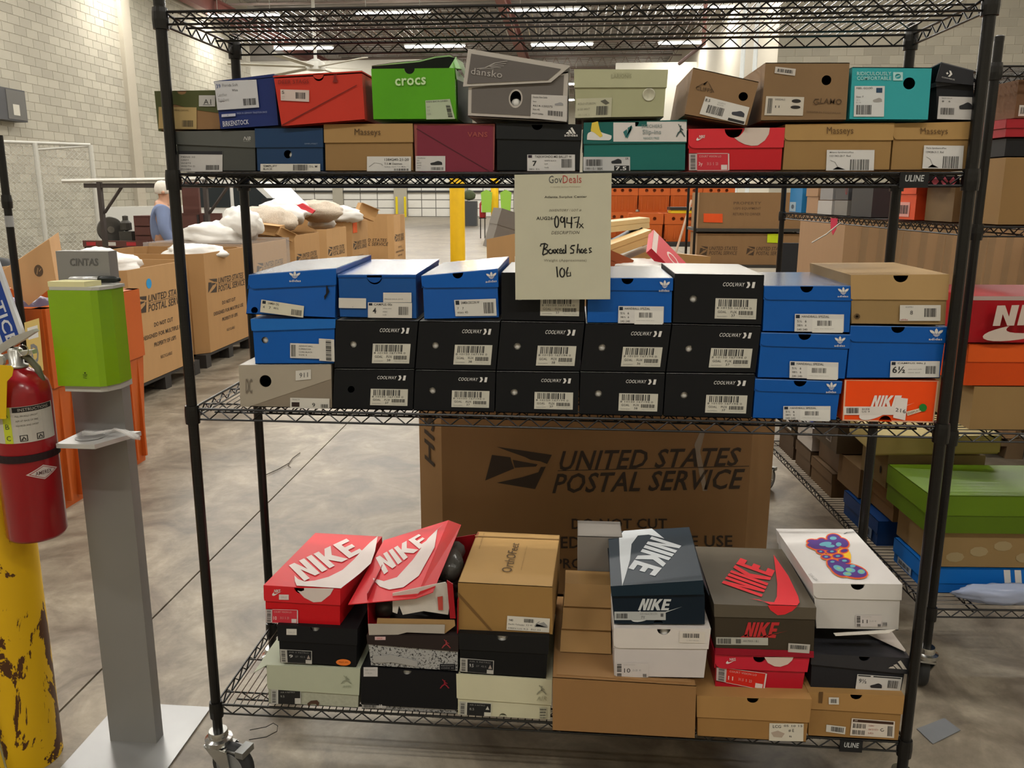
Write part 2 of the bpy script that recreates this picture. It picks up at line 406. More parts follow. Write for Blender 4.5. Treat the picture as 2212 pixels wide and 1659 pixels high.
# tone per block object for the single blocks
blkp = M('#a09b8d', .85, 'block1', scale=60, var=.05)
nt = blkp.node_tree; oi = nt.nodes.new('ShaderNodeObjectInfo'); rp = nt.nodes.new('ShaderNodeValToRGB'); c = lin('#a09b8d')
rp.color_ramp.elements[0].color = (*[x*.84 for x in c[:3]], 1); rp.color_ramp.elements[1].color = (*[min(1, x*1.06) for x in c[:3]], 1)
nt.links.new(oi.outputs['Random'], rp.inputs[0]); nt.links.new(rp.outputs[0], nt.nodes['Principled BSDF'].inputs['Base Color'])
blockwall('wall_left', 'x', X0, 8, 30, 0, ZC-1.3, lambda a, z: 15.2 < a < 21.0 and 2.0 < z < 6.2, 1)
wl = MB().box(X0-.25, X0, Y0, 8, 0, ZC).box(X0-.25, X0-.001, 8, 30, ZC-1.3, ZC).build('wall_left', M('#a9a395', .8, 'wall'), None); wl['kind'] = 'structure'
# pilaster
o = MB().box(XF-.2, XF, 30, Y1, 0, ZC).build('wall_far_left', M('#b0a99b', .8, 'wall'), None); o['kind'] = 'structure'
o = MB().box(XF, X0-.25, 29.8, 30, 0, ZC).build('wall_far_left', M('#b0a99b', .8, 'wall'), None); o['kind'] = 'structure'
p = MB().box(X0, X0+.12, 20.7, 21.15, 0, ZC-1.3).build('trim_1', M('#a29b8c', .85, 'wall', scale=40), None); p['kind'] = 'structure'
blockwall('wall_right', 'y', 19.5, 4.9, X1, 0, ZC, lambda a, z: 5.4 < a < 10.4 and 4.4 < z < 7.2, -1)
for nm, bb in (('wall_right', (X1, X1+.2, Y0, 19.5, 0, ZC)), ('wall_front', (X0, X1, Y0-.2, Y0, 0, ZC))):
    o = MB().box(*bb).build(nm, M('#b9b3a4', .8, 'wall'), None); o['kind'] = 'structure'
o = MB().box(4.9, 5.1, 19.7, Y1, 0, ZC).build('wall_corridor', M('#b9b3a4', .8, 'wall'), None); o['kind'] = 'structure'
whitep = M('#a9a69b', .6, 'panel')
for bb in ((-19, -6.3, 34.0, 34.1, 4.6, 7.2), (1.6, 4.9, 33.6, 33.7, 3.5, 6.9)):
    o = MB().box(*bb).build('trim_2', whitep, None); o['kind'] = 'structure'
# dock wall with its doors
wb = MB(); doors = ((-20, -15.6), (-15.1, -12.6), (-12.05, -8.9), (-7.6, -4.4), (-3.2, 0), (1.2, 4.4))
doors = tuple([(-21.82,-17.63),(-16.87,-13.09),(-12.13,-9.),(-7.72,-4.36),(-3.03,-.05)])
px = XF
for a, b in doors:
    wb.box(px, a, Y1-.3, Y1, 0, ZC); wb.box(a, b, Y1-.3, Y1, 3.0, ZC); px = b
wb.box(px, 4.9, Y1-.3, Y1, 0, ZC)
o = wb.build('wall_back', M('#a8a394', .8, 'wall'), None); o['kind'] = 'structure'
for i, (a, b) in enumerate(doors):
    d = MB().box(a, b, Y1-.12, Y1-.08, 0, 3).build('door_%d' % (i+1), M('#77756f', .6, 'rail'), None); d['kind'] = 'structure'
    for k in range(5):
        for j in range(3):
            xa = a+(b-a)*j/3; MB().box(xa+.03, xa+(b-a)/3-.03, Y1-.16, Y1-.11, .6*k+.03, .6*k+.57).build('door_panel', M('#dcdad2', .5, 'panel'), d)
    MB().box(a, b, Y1-.3, Y1-.17, 1.72, 1.86).build('header', M('#3a3a38', .5, 'steel'), d)
for x in [-12.7,-12.09]:
    top('dock_bollard', MB().lathe([(.09, 0), (.09, 1.35), (.06, 1.42), (0.001, 1.44)], (x, 56.3, 0), 12), M('#d8c21f', .5, 'paint'), 'short yellow guard post in front of the far dock doors', 'bollard', 'yellow guard posts at the far dock doors', fix=True)

# ---------------------------------------------------------------- wire racks
blackm = M('#0e0d0c', .3, 'epoxy', var=.15, scale=60, spec=.4); wirem = M('#1d1c1a', .25, 'wire', coat=1, spec=.8); chrome = M('#c9c9c6', .2, 'chrome', metal=1, var=.05); rubber = M('#2b2c2d', .6, 'rubber'); greyw = M('#7c7d7c', .5, 'wheel')
def zig(mb, p, d, n, z0, z1, r=.0022):
    pts = []
    for i in range(2*n+1):
        t = i/(2*n); pts.append((p[0]+d[0]*t, p[1]+d[1]*t, z1 if i % 2 == 0 else z0))
    mb.tube(pts, r, 5)
def wire_rack(loc, rz, Wd, D, heights, label, group, htop, plates=(), casters=(0, 1, 2, 3), sp=.0187, run=(.1, .27)):
    r = thing('wire_rack', loc, label, 'rack', group); ORG[r] = Vector((0, 0, 0)); r.rotation_euler = (0, 0, rz)
    h = Wd/2; C4 = [(-h, 0), (h, 0), (h, D), (-h, D)]
    for x, y in C4:
        mb = MB().cyl((x, y, .155), (x, y, htop), .0127, 16).lathe([(.0133, 0), (.0133, .012), (.008, .015)], (x, y, htop-.004), 14)
        z = .2
        while z < htop-.02: mb.lathe([(.0129, 0), (.0129, .0012)], (x, y, z), 14); z += .0254
        mb.build('post', blackm, r)
    for si, z in enumerate(heights):
        e = .016; mb = MB()
        for (a, b) in (((-h+e, 0), (h-e, 0)), ((-h+e, D), (h-e, D)), ((-h, e), (-h, D-e)), ((h, e), (h, D-e))):
            for zz, rr in ((z, .0032), (z-.0265, .0027)): mb.cyl((a[0], a[1], zz), (b[0], b[1], zz), rr, 6)
            L = math.hypot(b[0]-a[0], b[1]-a[1]); m_ = max(2, round(L/.055))
            zig(mb, a, (b[0]-a[0], b[1]-a[1]), m_, z-.026, z-.003)
        sh = mb.build('shelf', blackm, r)
        for x, y in C4: MB().lathe([(.0175, 0), (.0185, .02), (.0178, .036), (.0165, .046)], (x, y, z-.037), 16).build('collar', blackm, sh)
        dk = MB(); k = int((2*h-.05)/sp); x = -h+.03
        while x < h-.025: dk.tube([(x, -.001, z-.004), (x, .003, z+.001), (x, .012, z+.0025), (x, D-.012, z+.0025), (x, D-.003, z+.001)], .0015, 5, caps=False); x += sp
        dk.build('wire_deck', wirem, sh, kind='stuff')
        rn = MB()
        for y in run:
            rn.cyl((-h+.006, y, z-.002), (h-.006, y, z-.002), .0024, 6); zig(rn, (-h+.05, y), (2*h-.1, 0), round(2*h/.055), z-.022, z-.004, .0019); rn.cyl((-h+.03, y, z-.0235), (h-.03, y, z-.0235), .0026, 6)
        rn.build('cross_runner', blackm, sh)
        for (s_, u0, u1) in plates:
            if s_ == si:
                pl = MB().box(u0, u1, -.0075, -.0045, z-.031, z+.002).build('name_plate', M('#15171a', .35, 'plastic'), sh)
                # lettering belongs to the plate's face
                w_ = u1-u0; q = [(u0+w_*.18, -.0078, z-.004), (u1-w_*.16, -.0078, z-.004), (u1-w_*.16, -.0078, z-.018), (u0+w_*.18, -.0078, z-.018)]
                v, f = glyphs('ULINE', .02, .12); MB().add([bil(q, a, b) for a, b in v], f).build('plate_lettering', ink('#b9bcbc'), sh, local=True)
    for ci in casters:
        x, y = C4[ci]; a = (2.4, .35, 1.9, 1.2)[ci]; cx, cy = x+math.cos(a)*.0, y
        dx, dy = (.045, -.012) if ci in (0, 3) else (.03, -.03)
        c = MB().lathe([(.012, .0), (.012, .03), (.024, .03), (.026, .022), (.026, .012), (.036, .008), (.036, -.004), (.02, -.008)], (x, y, .128), 20).build('caster', chrome, r, smooth=False); auto_smooth(c)
        ang = math.atan2(dy, dx); ux, uy = math.cos(ang), math.sin(ang); nx, ny = -uy, ux
        T = lambda a_, b_, z_: (x+ux*a_+nx*b_, y+uy*a_+ny*b_, z_)
        f = MB().box(-.03, .04, -.026, .026, .114, .121, T)
        for s_ in (-1, 1):
            f.slab([T(-.03, s_*.024, .118), T(.045, s_*.024, .118), T(.052, s_*.024, .06), T(.036, s_*.024, .05)], Vector(T(0, s_*.003, 0))-Vector(T(0, 0, 0)))
        f.build('fork', chrome, c, fix=True)
        wx = Vector(T(.043, 0, .0635)); ax = Vector((nx, ny, 0))
        MB().lathe([(.02, -.017), (.046, -.017), (.058, -.014), (.0635, -.007), (.0635, .007), (.058, .014), (.046, .017), (.02, .017)], wx, 28, ax).build('tyre', rubber, c, smooth=True)
        MB().lathe([(.001, -.019), (.042, -.018), (.045, -.016), (.045, .016), (.042, .018), (.001, .019)], wx, 24, ax).build('wheel_hub', greyw, c)
        MB().lathe([(.001, -.03), (.007, -.029), (.007, .029), (.001, .03)], wx, 10, ax).build('axle_bolt', chrome, c)
        br = MB().box(.03, .085, -.02, .02, .113, .117, T).box(.07, .095, -.024, .024, .107, .125, T); br.build('brake_pedal', M('#8d8e8c', .35, 'steel', metal=.8), c)
    return r
SZ = (.236, 1.0587, 1.6271, 1.9822)
main_rack = wire_rack((0, 0, 0), 0, 1.79, .409, SZ, 'large black wire rack on casters filled with stacked shoe boxes', None, 2.0, plates=((2, .745, .805), (0, .735, .79)), run=(.06, .22))
# small wire loop hanging from the left caster
mb = MB(); mb.tube([pp for pp in [(-.7916,-.03,.1857),(-.7465,-.03,.1982),(-.7268,-.03,.2105),(-.7146,-.03,.203),(-.7181,-.03,.1862),(-.7484,-.03,.1675),(-.7961,-.03,.1561)]], .0012, 5)
mb.build('wire_loop', blackm, main_rack)

# ---------------------------------------------------------------- shoe boxes
class Box:
    """q: front corners (x,z) BL,BR,TR,TL at depth Y; every point (s,t,y) of the box is interpolated from them"""
    def __init__(b, label, group, q, Y, D, col, lid=None, notch=None, hole=None, bnotch=None, top=None, dx=0, dz=0, mat=None, lidmat=None, tissue=None, taper=0, crumple=0, name='shoe_box', cat='shoe box', open_top=False):
        b.q = [(x, z) for x, z in q]; b.Y = Y; b.D = D; b.dx = dx; b.dz = dz
        i = .0008; (x0, z0), (x1, z1), (x2, z2), (x3, z3) = b.q
        b.q = [(x0+i, z0+i), (x1-i, z1+i), (x2-i, z2-i), (x3+i, z3-i)]
        b.W = math.hypot(x1-x0, z1-z0); b.H = math.hypot(x3-x0, z3-z0)
        b.o = thing(name, ((x0+x1)/2, Y+D/2, min(z0, z1)), label, cat, group)
        mat = mat or gloss(col); th = .0018; tw, thh = th/b.W, th/b.H
        P = b.P
        mb = MB()
        lt = 1 - (.006/b.H if lid else 0)
        # front panel, with its finger holes cut through
        outer = []
        bn = bnotch
        if bn: outer += [(0, 0)]+[(bn[0]+bn[1]/b.W*math.cos(a), bn[1]/b.H*math.sin(a)) for a in [math.pi*(1-k/10) for k in range(11)]]+[(1, 0)]
        else: outer += [(0, 0), (1, 0)]
        outer += [(1, lt)]
        if notch: outer += [(notch[0]+notch[1]/b.W*math.cos(a), lt-notch[1]/b.H*math.sin(a)) for a in [math.pi*k/10 for k in range(11)]]
        outer += [(0, lt)]
        holes = []
        if hole: holes = [[(hole[0]+hole[2]/b.W*math.cos(a), hole[1]+hole[2]/b.H*math.sin(a)) for a in [2*math.pi*k/20 for k in range(20)]]]
        b.plate(mb, [outer]+holes, 0, th)
        if crumple: pass
        mb.box(0, 1, 0, 1, 0, 1, lambda s, t, y: P(tw*s, t*lt, th+y*(D-th)))
        mb.box(0, 1, 0, 1, 0, 1, lambda s, t, y: P(1-tw*s, t*lt, th+y*(D-th)))
        mb.box(0, 1, 0, 1, 0, 1, lambda s, t, y: P(s, t*lt, D-th*y))
        mb.box(0, 1, 0, 1, 0, 1, lambda s, t, y: P(s, thh*t, (0 if not bn else th)+y*(D if not bn else D-th)))
        body = mb.build('box_body', mat, b.o, fix=True); b.body = body
        b.lo = 0
        if lid:
            fl, fr, lc, ov, rl = lid; b.lo = ov; ow = ov*.6/b.W
            lm = lidmat or gloss(lc); mb = MB(); zt = 1-thh
            bl = 1-fl; br_ = 1-fr
            # lid front skirt, bottom left corner rounded
            r = rl
            pts = [(-ow, zt)]
            if r: pts += [(-ow, bl+r/b.H)]+[(-ow+r/b.W*(1-math.cos(a)), bl+r/b.H*(1-math.sin(a))) for a in [math.pi/2*k/5 for k in range(1, 6)]]
            else: pts += [(-ow, bl)]
            pts += [(1+ow, br_), (1+ow, zt)]
            if notch: pts += [(notch[0]+(notch[1]+.0005)/b.W*math.cos(a), zt-notch[1]/b.H*math.sin(a)) for a in [math.pi*k/10 for k in range(11)]]
            b.plate(mb, [pts], -ov, -ov+th)
            e = ow
            mb.box(0, 1, 0, 1, 0, 1, lambda s, t, y: P(-e+tw*s, (zt-(zt-bl)*(1-t)), -ov+th+y*(D+2*ov-th)))
            mb.box(0, 1, 0, 1, 0, 1, lambda s, t, y: P(1+e-tw*s, (zt-(zt-br_)*(1-t)), -ov+th+y*(D+2*ov-th)))
            mb.box(0, 1, 0, 1, 0, 1, lambda s, t, y: P(-e+(1+2*e)*s, zt-max(fl, fr)*(1-t), D+ov-th*y))
            lidob = mb.build('lid', lm, b.o, fix=True)
            tb = MB().box(0, 1, 0, 1, 0, 1, lambda s, t, y: P(-e+(1+2*e)*s, zt+t*thh, -ov+y*(D+2*ov)))
            tb.build('lid_top', top if top is not None else lm, lidob, fix=True); b.lid = lidob
        elif not open_top:
            tb = MB().box(0, 1, 0, 1, 0, 1, lambda s, t, y: P(s, 1-thh*(1-t), y*D))
            b.lid = tb.build('lid', top if top is not None else mat, b.o, fix=True)
        if tissue:
            tb = MB(); s0, t0, rr = tissue
            tb.lathe([(rr*1.6, 0), (rr*1.3, -.012), (rr*.6, -.016), (.001, -.017)], Vector(P(s0, t0, .022)), 12, (0, 1, 0)); tb.build('tissue_paper', M('#d9d7d2', .8, 'paper', bump=.6), b.o, smooth=True)
    def P(b, s, t, y=0):
        (x0, z0), (x1, z1), (x2, z2), (x3, z3) = b.q
        x = (x0*(1-s)+x1*s)*(1-t)+(x3*(1-s)+x2*s)*t; z = (z0*(1-s)+z1*s)*(1-t)+(z3*(1-s)+z2*s)*t
        return (x+b.dx*y, b.Y+y, z+b.dz*y)
    def plate(b, mb, loops, y0, y1):
        fl, tr = tess(loops); n0 = len(mb.v)
        mb.add([b.P(s, t, y0) for s, t in fl], tr); mb.add([b.P(s, t, y1) for s, t in fl], [t_[::-1] for t_ in tr])
        for lp in loops:
            k = len(lp); mb.add([b.P(s, t, y0) for s, t in lp]+[b.P(s, t, y1) for s, t in lp], [(i, (i+1) % k, (i+1) % k+k, i+k) for i in range(k)])
SH3, SH4, SH2 = 1.0640, .2413, 1.6324
blue, blue2, navy, blk_, red_, orange_, tan_, kraft = '#0a55a8', '#155fae', '#1b3566', '#17191a', '#c81f26', '#e8501a', '#a58455', '#9c7a4c'
wh = '#d6d5d2'
def trefoil(b, q): art(b.o, q, [p for p in TREFOIL[1:4]]+TREFOIL[4:], wh, 'trefoil_print')
def size_label(q, b, big='', lines=(), name='size_label', bg='#cdccc8', bar=(.66, .3, .95, .85), tabs=True):
    it = [('bar', *bar)]+small(*lines, x0=.3, x1=.62, y0=.42, gap=.16, h=.1)
    if tabs: it += [('rect', '#1d2430', .02, .04, .1, .26)]
    if big: it += [('txt', big, .05, .34, .24, .8, '#1b1b1b', .02)]
    return lab(b.o, q, it, bg, name)
# ----- middle shelf, bottom row
b = Box('grey and taupe shoe box with diagonal flap at left end of middle shelf', None, [(-.7748,1.064),(-.5415,1.064),(-.5386,1.1763),(-.7725,1.1708)], .01, .33, '#8d8271', mat=gloss('#84796a'), hole=(.285, .62, .0150), top=gloss('#cfc8ba'))
art(b.o, [b.P(0, 1, -.0006), b.P(1, 1, -.0006), b.P(1, 0, -.0006), b.P(0, 0, -.0006)], [('hole', [(0, 0), (1, 0), (1, .32), (.09, 1), (0, 1)], [(.285+.0155/b.W*math.cos(a), .38+.0155/b.H*math.sin(a)) for a in [2*math.pi*k/20 for k in range(20)]])], '#9a9184', 'flap', off=.0004, mat=gloss('#a09788'))
word(b.o, [(-.7552,.008,1.1366),(-.7388,.008,1.1369),(-.7412,.008,1.0993),(-.7577,.008,1.099)], 'DC', '#6e655a', .02)
lab(b.o, [(-.6278,.008,1.1589),(-.5893,.008,1.1631),(-.5905,.008,1.1388),(-.6291,.008,1.1345)], [('txt', '911', .25, .25, .8, .75, '#555555')], name='price_sticker')
lab(b.o, [(-.6454,.008,1.0909),(-.5464,.008,1.0908),(-.5477,.008,1.0614),(-.647,.008,1.0614)], [('rect', '#2c1d1c', .04, .42, .24, .86), ('txt', '9', .56, .45, .64, .85, '#333333'), ('bar', .78, .55, .97, .9)]+small('TRASE TX', x1=.4), name='size_label')
cool = [('cool1', [(-.5416,1.064),(-.3405,1.064),(-.3347,1.1676),(-.5322,1.165)], 'bottom row, first black box from the left', 0, 37), ('c', [(-.3394,1.064),(-.1407,1.064),(-.1372,1.167),(-.333,1.1665)], 'bottom row, second black box from the left', 1, 37),
    ('c', [(-.139,1.064),(.0614,1.064),(.0625,1.1686),(-.1361,1.167)], 'bottom row, middle one of five black boxes', 1, 37), ('c', [(.063,1.064),(.261,1.064),(.2629,1.1704),(.0641,1.1698)], 'bottom row, second black box left of the blue boxes', 1, 38),
    ('c', [(.2626,1.064),(.4679,1.064),(.4704,1.1723),(.2646,1.1704)], 'bottom row, right beside the blue boxes', 1, 37),
    ('c', [(-.5328,1.1657),(-.3351,1.1678),(-.3229,1.286),(-.5242,1.2854)], 'middle row, right of the blue box', 1, 38), ('c', [(-.3328,1.1667),(-.1374,1.1677),(-.1268,1.2866),(-.3212,1.286)], 'middle row, second black box from the left', 1, 38),
    ('c', [(-.1357,1.1677),(.0625,1.1693),(.072,1.2872),(-.1251,1.2877)], 'middle row, under the black box behind the sign', 1, 38), ('c', [(.0647,1.1699),(.2631,1.171),(.2727,1.2868),(.0742,1.2862)], 'middle row, under the blue box right of the sign', 1, 36),
    ('c', [(.2651,1.1711),(.4708,1.173),(.4772,1.2855),(.2748,1.2869)], 'middle row, beside the stacked blue boxes', 1, 37),
    ('c', [(-.1253,1.2885),(.072,1.288),(.0727,1.405),(-.1248,1.4033)], 'top row, half hidden behind the white sign', 1, 37), ('c', [(.2755,1.2877),(.4776,1.2863),(.4773,1.4029),(.2747,1.4042)], 'top row, showing its white top', 1, 37)]
lp = [(.556, .10, .80, .20), (.82, .875)]
whitetop = M('#cfcfca', .3, 'board', coat=.3)
for i, (k, q, where, ti, sz) in enumerate(cool):
    b = Box('black barcode-labelled shoe box, '+where, 'black boxes with italic white lettering', q, (.01, .012, .014)[0 if i < 5 else 1 if i < 10 else 2], .3, blk_, mat=matte('#141517'), hole=(.222, .50, .0088), top=whitetop, tissue=(.222, .49, .0085) if ti else None)
    F = lambda x0, y0, x1, y1, b=b: [b.P(x0, 1-y0, -.0003), b.P(x1, 1-y0, -.0003), b.P(x1, 1-y1, -.0003), b.P(x0, 1-y1, -.0003)]
    word(b.o, F(.545, .155, .79, .235), 'COOLWAY', wh, .006, .25)
    art(b.o, F(.81, .14, .905, .26), [[(0, 0), (.3, 0), (.42, .5), (.2, 1), (-.05, 1), (.15, .5)], [(.68, 0), (1, 0), (.9, 1), (.58, 1)]], wh, 'brand_mark')
    lab(b.o, F(.47, .475, .935, .885), [('bar', .08, .05, .82, .4), ('txt', '8 10150 167194 0', .04, .42, .88, .52, '#555555', 0), ('txt', 'GOAL', .07, .6, .28, .72, '#555555'), ('txt', 'FUX', .38, .6, .53, .72, '#555555'), ('txt', str(sz), .4, .78, .49, .9, '#555555'), ('bar', .58, .6, .94, .8), ('txt', 'BLACK/NEGRO', .06, .86, .3, .91, '#777777', 0), ('txt', 'Made in P.R.C. fabricado', .6, .86, .95, .91, '#888888', 0)], '#c4c2b6', 'barcode_label')
# blue boxes
btop_glare = M('#4a7cc4', .22, 'board', var=.03, spec=.8, coat=1)  # paler than the box sides: glare on the tops put into the colour
def adi(label, q, Y, D, lidf, notch, tq, lq, big='', lines=('HANDBALL', 'SPEZIAL'), over=True, c=blue, rl=.012, **k):
    k.setdefault('top', btop_glare) if k.get('top') is None else None
    k['top'] = btop_glare
    b = Box(label, 'blue shoe boxes with white leaf print', q, Y, D, c, lid=(lidf[0], lidf[1], c, .003, rl), notch=notch, **k)
    if tq: trefoil(b, tq[:4]); word(b.o, tq[4:], 'adidas', wh, .01)
    if lq:
        l = lab(b.o, lq, [('rect', '#1d2430', .02, .05, .1, .24), ('txt', lines[0]+' '+lines[1], .14, .07, .7, .2, '#3c3c3c')]+([('txt', big, .04, .32, .3, .74, '#2b2b2b', .02)] if big else [('txt', '5½  6', .05, .34, .24, .48, '#555555'), ('txt', '38½  6', .05, .58, .24, .7, '#555555'), ('txt', '245 240', .05, .82, .26, .93, '#555555')])+([('rect', '#d8d7d2', .36, .26, .98, 1.05), ('bar', .46, .36, .76, .66, 5), ('txt', 'color blue white gum', .4, .8, .8, .86, '#999999', 0)] if over else [('bar', .72, .3, .93, .78, 5), ('txt', 'sizes and code', .36, .45, .64, .52, '#888888', 0), ('txt', 'sizes and', .36, .66, .6, .73, '#888888', 0)]), '#cfcecb', 'size_label')
    return b
adi('blue shoe box, lowest of the three narrow blue boxes beside the black ones', [(.4707,1.064),(.6623,1.064),(.6666,1.1598),(.4715,1.1619)], .012, .32, (.3, .31), (.52, .014), [(.6312,.008,1.1573),(.6541,.008,1.1578),(.6557,.008,1.138),(.6328,.008,1.1375),(.6319,.008,1.1364),(.6548,.008,1.1369),(.6552,.008,1.1314),(.6323,.008,1.1308)], [(.5385,.009,1.0973),(.6456,.009,1.0998),(.6477,.009,1.0608),(.5402,.009,1.058)])
adi('blue shoe box, middle one of the three narrow blue boxes', [(.4757,1.162),(.6736,1.1627),(.6758,1.2697),(.4781,1.2715)], .012, .32, (.29, .31), (.49, .014), [(.6411,.008,1.265),(.6647,.008,1.2654),(.6662,.008,1.2471),(.6426,.008,1.2467),(.6417,.008,1.2456),(.6653,.008,1.246),(.6657,.008,1.2407),(.6421,.008,1.2403)], [(.5456,.009,1.2047),(.6547,.009,1.2035),(.657,.009,1.1642),(.5474,.009,1.1652)])
adi('blue shoe box, top one of the three narrow blue boxes, beside the kraft box', [(.4802,1.2715),(.6747,1.2713),(.6718,1.3814),(.4779,1.3794)], .012, .32, (.3, .31), (.48, .014), [(.639,.008,1.3773),(.6623,.008,1.3776),(.6638,.008,1.3598),(.6405,.008,1.3595),(.6395,.008,1.3584),(.6628,.008,1.3587),(.6632,.008,1.3545),(.6399,.008,1.3542)], [(.5491,.009,1.3148),(.6577,.009,1.3152),(.6601,.009,1.2748),(.551,.009,1.2742)], top=None)
b = adi('wide blue shoe box with size 6½ label above the orange box', [(.6773,1.1644),(.8848,1.1687),(.8879,1.2901),(.6769,1.2902)], .0145, .33, (.3, .31), (.49, .0145), [(.8485,.0105,1.2859),(.8776,.0105,1.2863),(.8797,.0105,1.2662),(.8506,.0105,1.2657),(.8488,.0105,1.2636),(.8779,.0105,1.2641),(.8785,.0105,1.2587),(.8493,.0105,1.2583)], [(.7713,.0115,1.2084),(.8791,.0115,1.2104),(.8811,.0115,1.1726),(.7729,.0115,1.1704)], big='6½', lines=('CAMPUS', '00s J'), over=False)
adi('blue shoe box right of the white sign', [(.0775,1.2853),(.2729,1.2876),(.2709,1.3951),(.0767,1.3933)], .014, .3, (.27, .28), (.47, .0135), [(.2414,.01,1.3889),(.2644,.01,1.3891),(.2652,.01,1.3699),(.2421,.01,1.3697),(.2401,.01,1.3675),(.2643,.01,1.3678),(.2645,.01,1.3625),(.2403,.01,1.3622)], [(.1493,.011,1.3276),(.2534,.011,1.3279),(.254,.011,1.2878),(.1494,.011,1.2874)])
# dull blue box on the taupe one
b = Box('bright blue shoe box with small round hole on the taupe box', 'blue shoe boxes with white leaf print', [(-.7323,1.1716),(-.5332,1.176),(-.5261,1.2883),(-.7331,1.2854)], .015, .32, blue, lid=(.26, .2, '#1c66b5', .004, .006), hole=(.14, .53, .0085), tissue=(.14, .52, .0085))
lab(b.o, [(-.6394,.012,1.2269),(-.5669,.012,1.2259),(-.5686,.012,1.1892),(-.6414,.012,1.1902)], [('bar', .04, .1, .2, .9)]+small('ADIDAS 64G', 'SUPERSTAR', 'CORE BLACK', 'SIZE 5', x0=.3, x1=.95, y0=.12, gap=.2, h=.1), name='size_label')
lab(b.o, [(-.5672,.0115,1.2396),(-.5295,.0115,1.2379),(-.5307,.0115,1.1831),(-.5687,.0115,1.1847)], [('vbar', .45, .05, .8, .95)], name='barcode_sticker')
# top row of dented blue boxes
b = Box('dented blue shoe box at left end of middle shelf, top of its stack', 'blue shoe boxes with white leaf print', [(-.7462,1.2959),(-.5252,1.2882),(-.5177,1.4109),(-.7294,1.3936)], .012, .33, blue, lid=(.36, .33, blue, .004, .02), top=btop_glare, mat=M(blue, .38, 'board', var=.12, scale=9, bump=.5), dz=.02, hole=(.09, .10, .0085))
q = [(-.6303,.007,1.4016),(-.6032,.007,1.4018),(-.6041,.007,1.3842),(-.6313,.007,1.3839),(-.6314,.007,1.3817),(-.6031,.007,1.382),(-.6034,.007,1.3765),(-.6317,.007,1.3762)]; trefoil(b, q[:4]); word(b.o, q[4:], 'adidas', wh, .01)
lab(b.o, [(-.7035,.009,1.3329),(-.5991,.009,1.3185),(-.6028,.009,1.2904),(-.7088,.009,1.3025)], [('rect', '#1d2430', .03, .06, .11, .3), ('txt', 'SAMBA OG', .16, .1, .42, .28, '#444444'), ('txt', '4   7', .05, .45, .24, .65, '#555555'), ('txt', '40½', .3, .45, .42, .6, '#555555'), ('bar', .72, .4, .96, .88)], '#cbc7b4', 'size_label')
art(b.o, [(-.5425,.0105,1.3734),(-.5306,.0105,1.3636),(-.5478,.0105,1.3312),(-.5496,.0105,1.3423)], [[(0, 0), (1, .3), (.8, 1), (.1, .95), (.5, .6)]], '#0b0b0c', 'tear', off=.0016)
for i in range(3): art(b.o, [(-.499,.1181,1.4202),(-.499,.1358,1.4211),(-.499,.1812,1.3879),(-.499,.1626,1.3872)], [[(0+.33*i-.5*0, 0), (.2+.33*i, 0), (.2+.33*i, 1), (.33*i, 1)]], wh, 'side_stripe') if False else None
b2 = Box('blue shoe box with size 4 label, lid sitting crooked', 'blue shoe boxes with white leaf print', [(-.5137,1.2912),(-.3268,1.2893),(-.3261,1.3973),(-.5139,1.3956)], .012, .33, '#0a4d99', lid=(.07, .07, '#0a4a94', .002, 0), notch=(.47, .018), top=btop_glare, dz=.03, mat=M('#0c4c90', .38, 'board', var=.12, scale=9, bump=.4))
lab(b2.o, [(-.5131,.009,1.339),(-.4468,.009,1.3387),(-.4476,.009,1.3148),(-.5141,.009,1.3151)], [('txt', '.', .5, .85, .53, .9)], name='blank_sticker')
lab(b2.o, [(-.4048,.0085,1.353),(-.3369,.0085,1.3538),(-.3374,.0085,1.3307),(-.4055,.0085,1.3299)], small('PRICE SALE 2018', y0=.6, x1=.7, h=.12, c='#777777'), name='blank_sticker')
lab(b2.o, [(-.4426,.009,1.3293),(-.3364,.009,1.3295),(-.3373,.009,1.2929),(-.4438,.009,1.2926)], [('rect', '#1d2430', .02, .05, .1, .2), ('txt', 'CAMPUS 00s', .14, .05, .55, .2, '#444444'), ('txt', '4', .11, .35, .19, .72, '#2b2b2b', .02), ('bar', .7, .26, .93, .8)]+small('white navy', 'sizes', 'code', x0=.34, x1=.62, y0=.34, gap=.2, h=.1, c='#777777'), name='size_label')
b = Box('blue shoe box with shiny tape over its leaf print, left of the sign', 'blue shoe boxes with white leaf print', [(-.3089,1.2884),(-.1295,1.2943),(-.1338,1.4131),(-.3112,1.3952)], .012, .32, blue, lid=(.28, .37, '#0b57ac', .004, .012), notch=(.48, .0125), mat=M(blue, .38, 'board', var=.12, scale=9, bump=.4), dz=.012, top=btop_glare)
q = [(-.1593,.007,1.4036),(-.1355,.007,1.406),(-.1344,.007,1.3887),(-.1583,.007,1.3863),(-.1605,.007,1.3842),(-.1344,.007,1.3866),(-.1344,.007,1.3812),(-.1605,.007,1.3787)]; trefoil(b, q[:4]); word(b.o, q[4:], 'adidas', wh, .01)
lab(b.o, [(-.2356,.009,1.3374),(-.1368,.009,1.3418),(-.1347,.009,1.3013),(-.2327,.009,1.2988)], [('rect', '#1d2430', .03, .05, .12, .3), ('txt', 'SAMBA DECON W', .16, .1, .6, .26, '#444444'), ('bar', .7, .2, .95, .85)]+small('7   7', 'sizes 40', x0=.06, x1=.5, y0=.45, gap=.24, h=.14), '#c9c8c2', 'size_label')
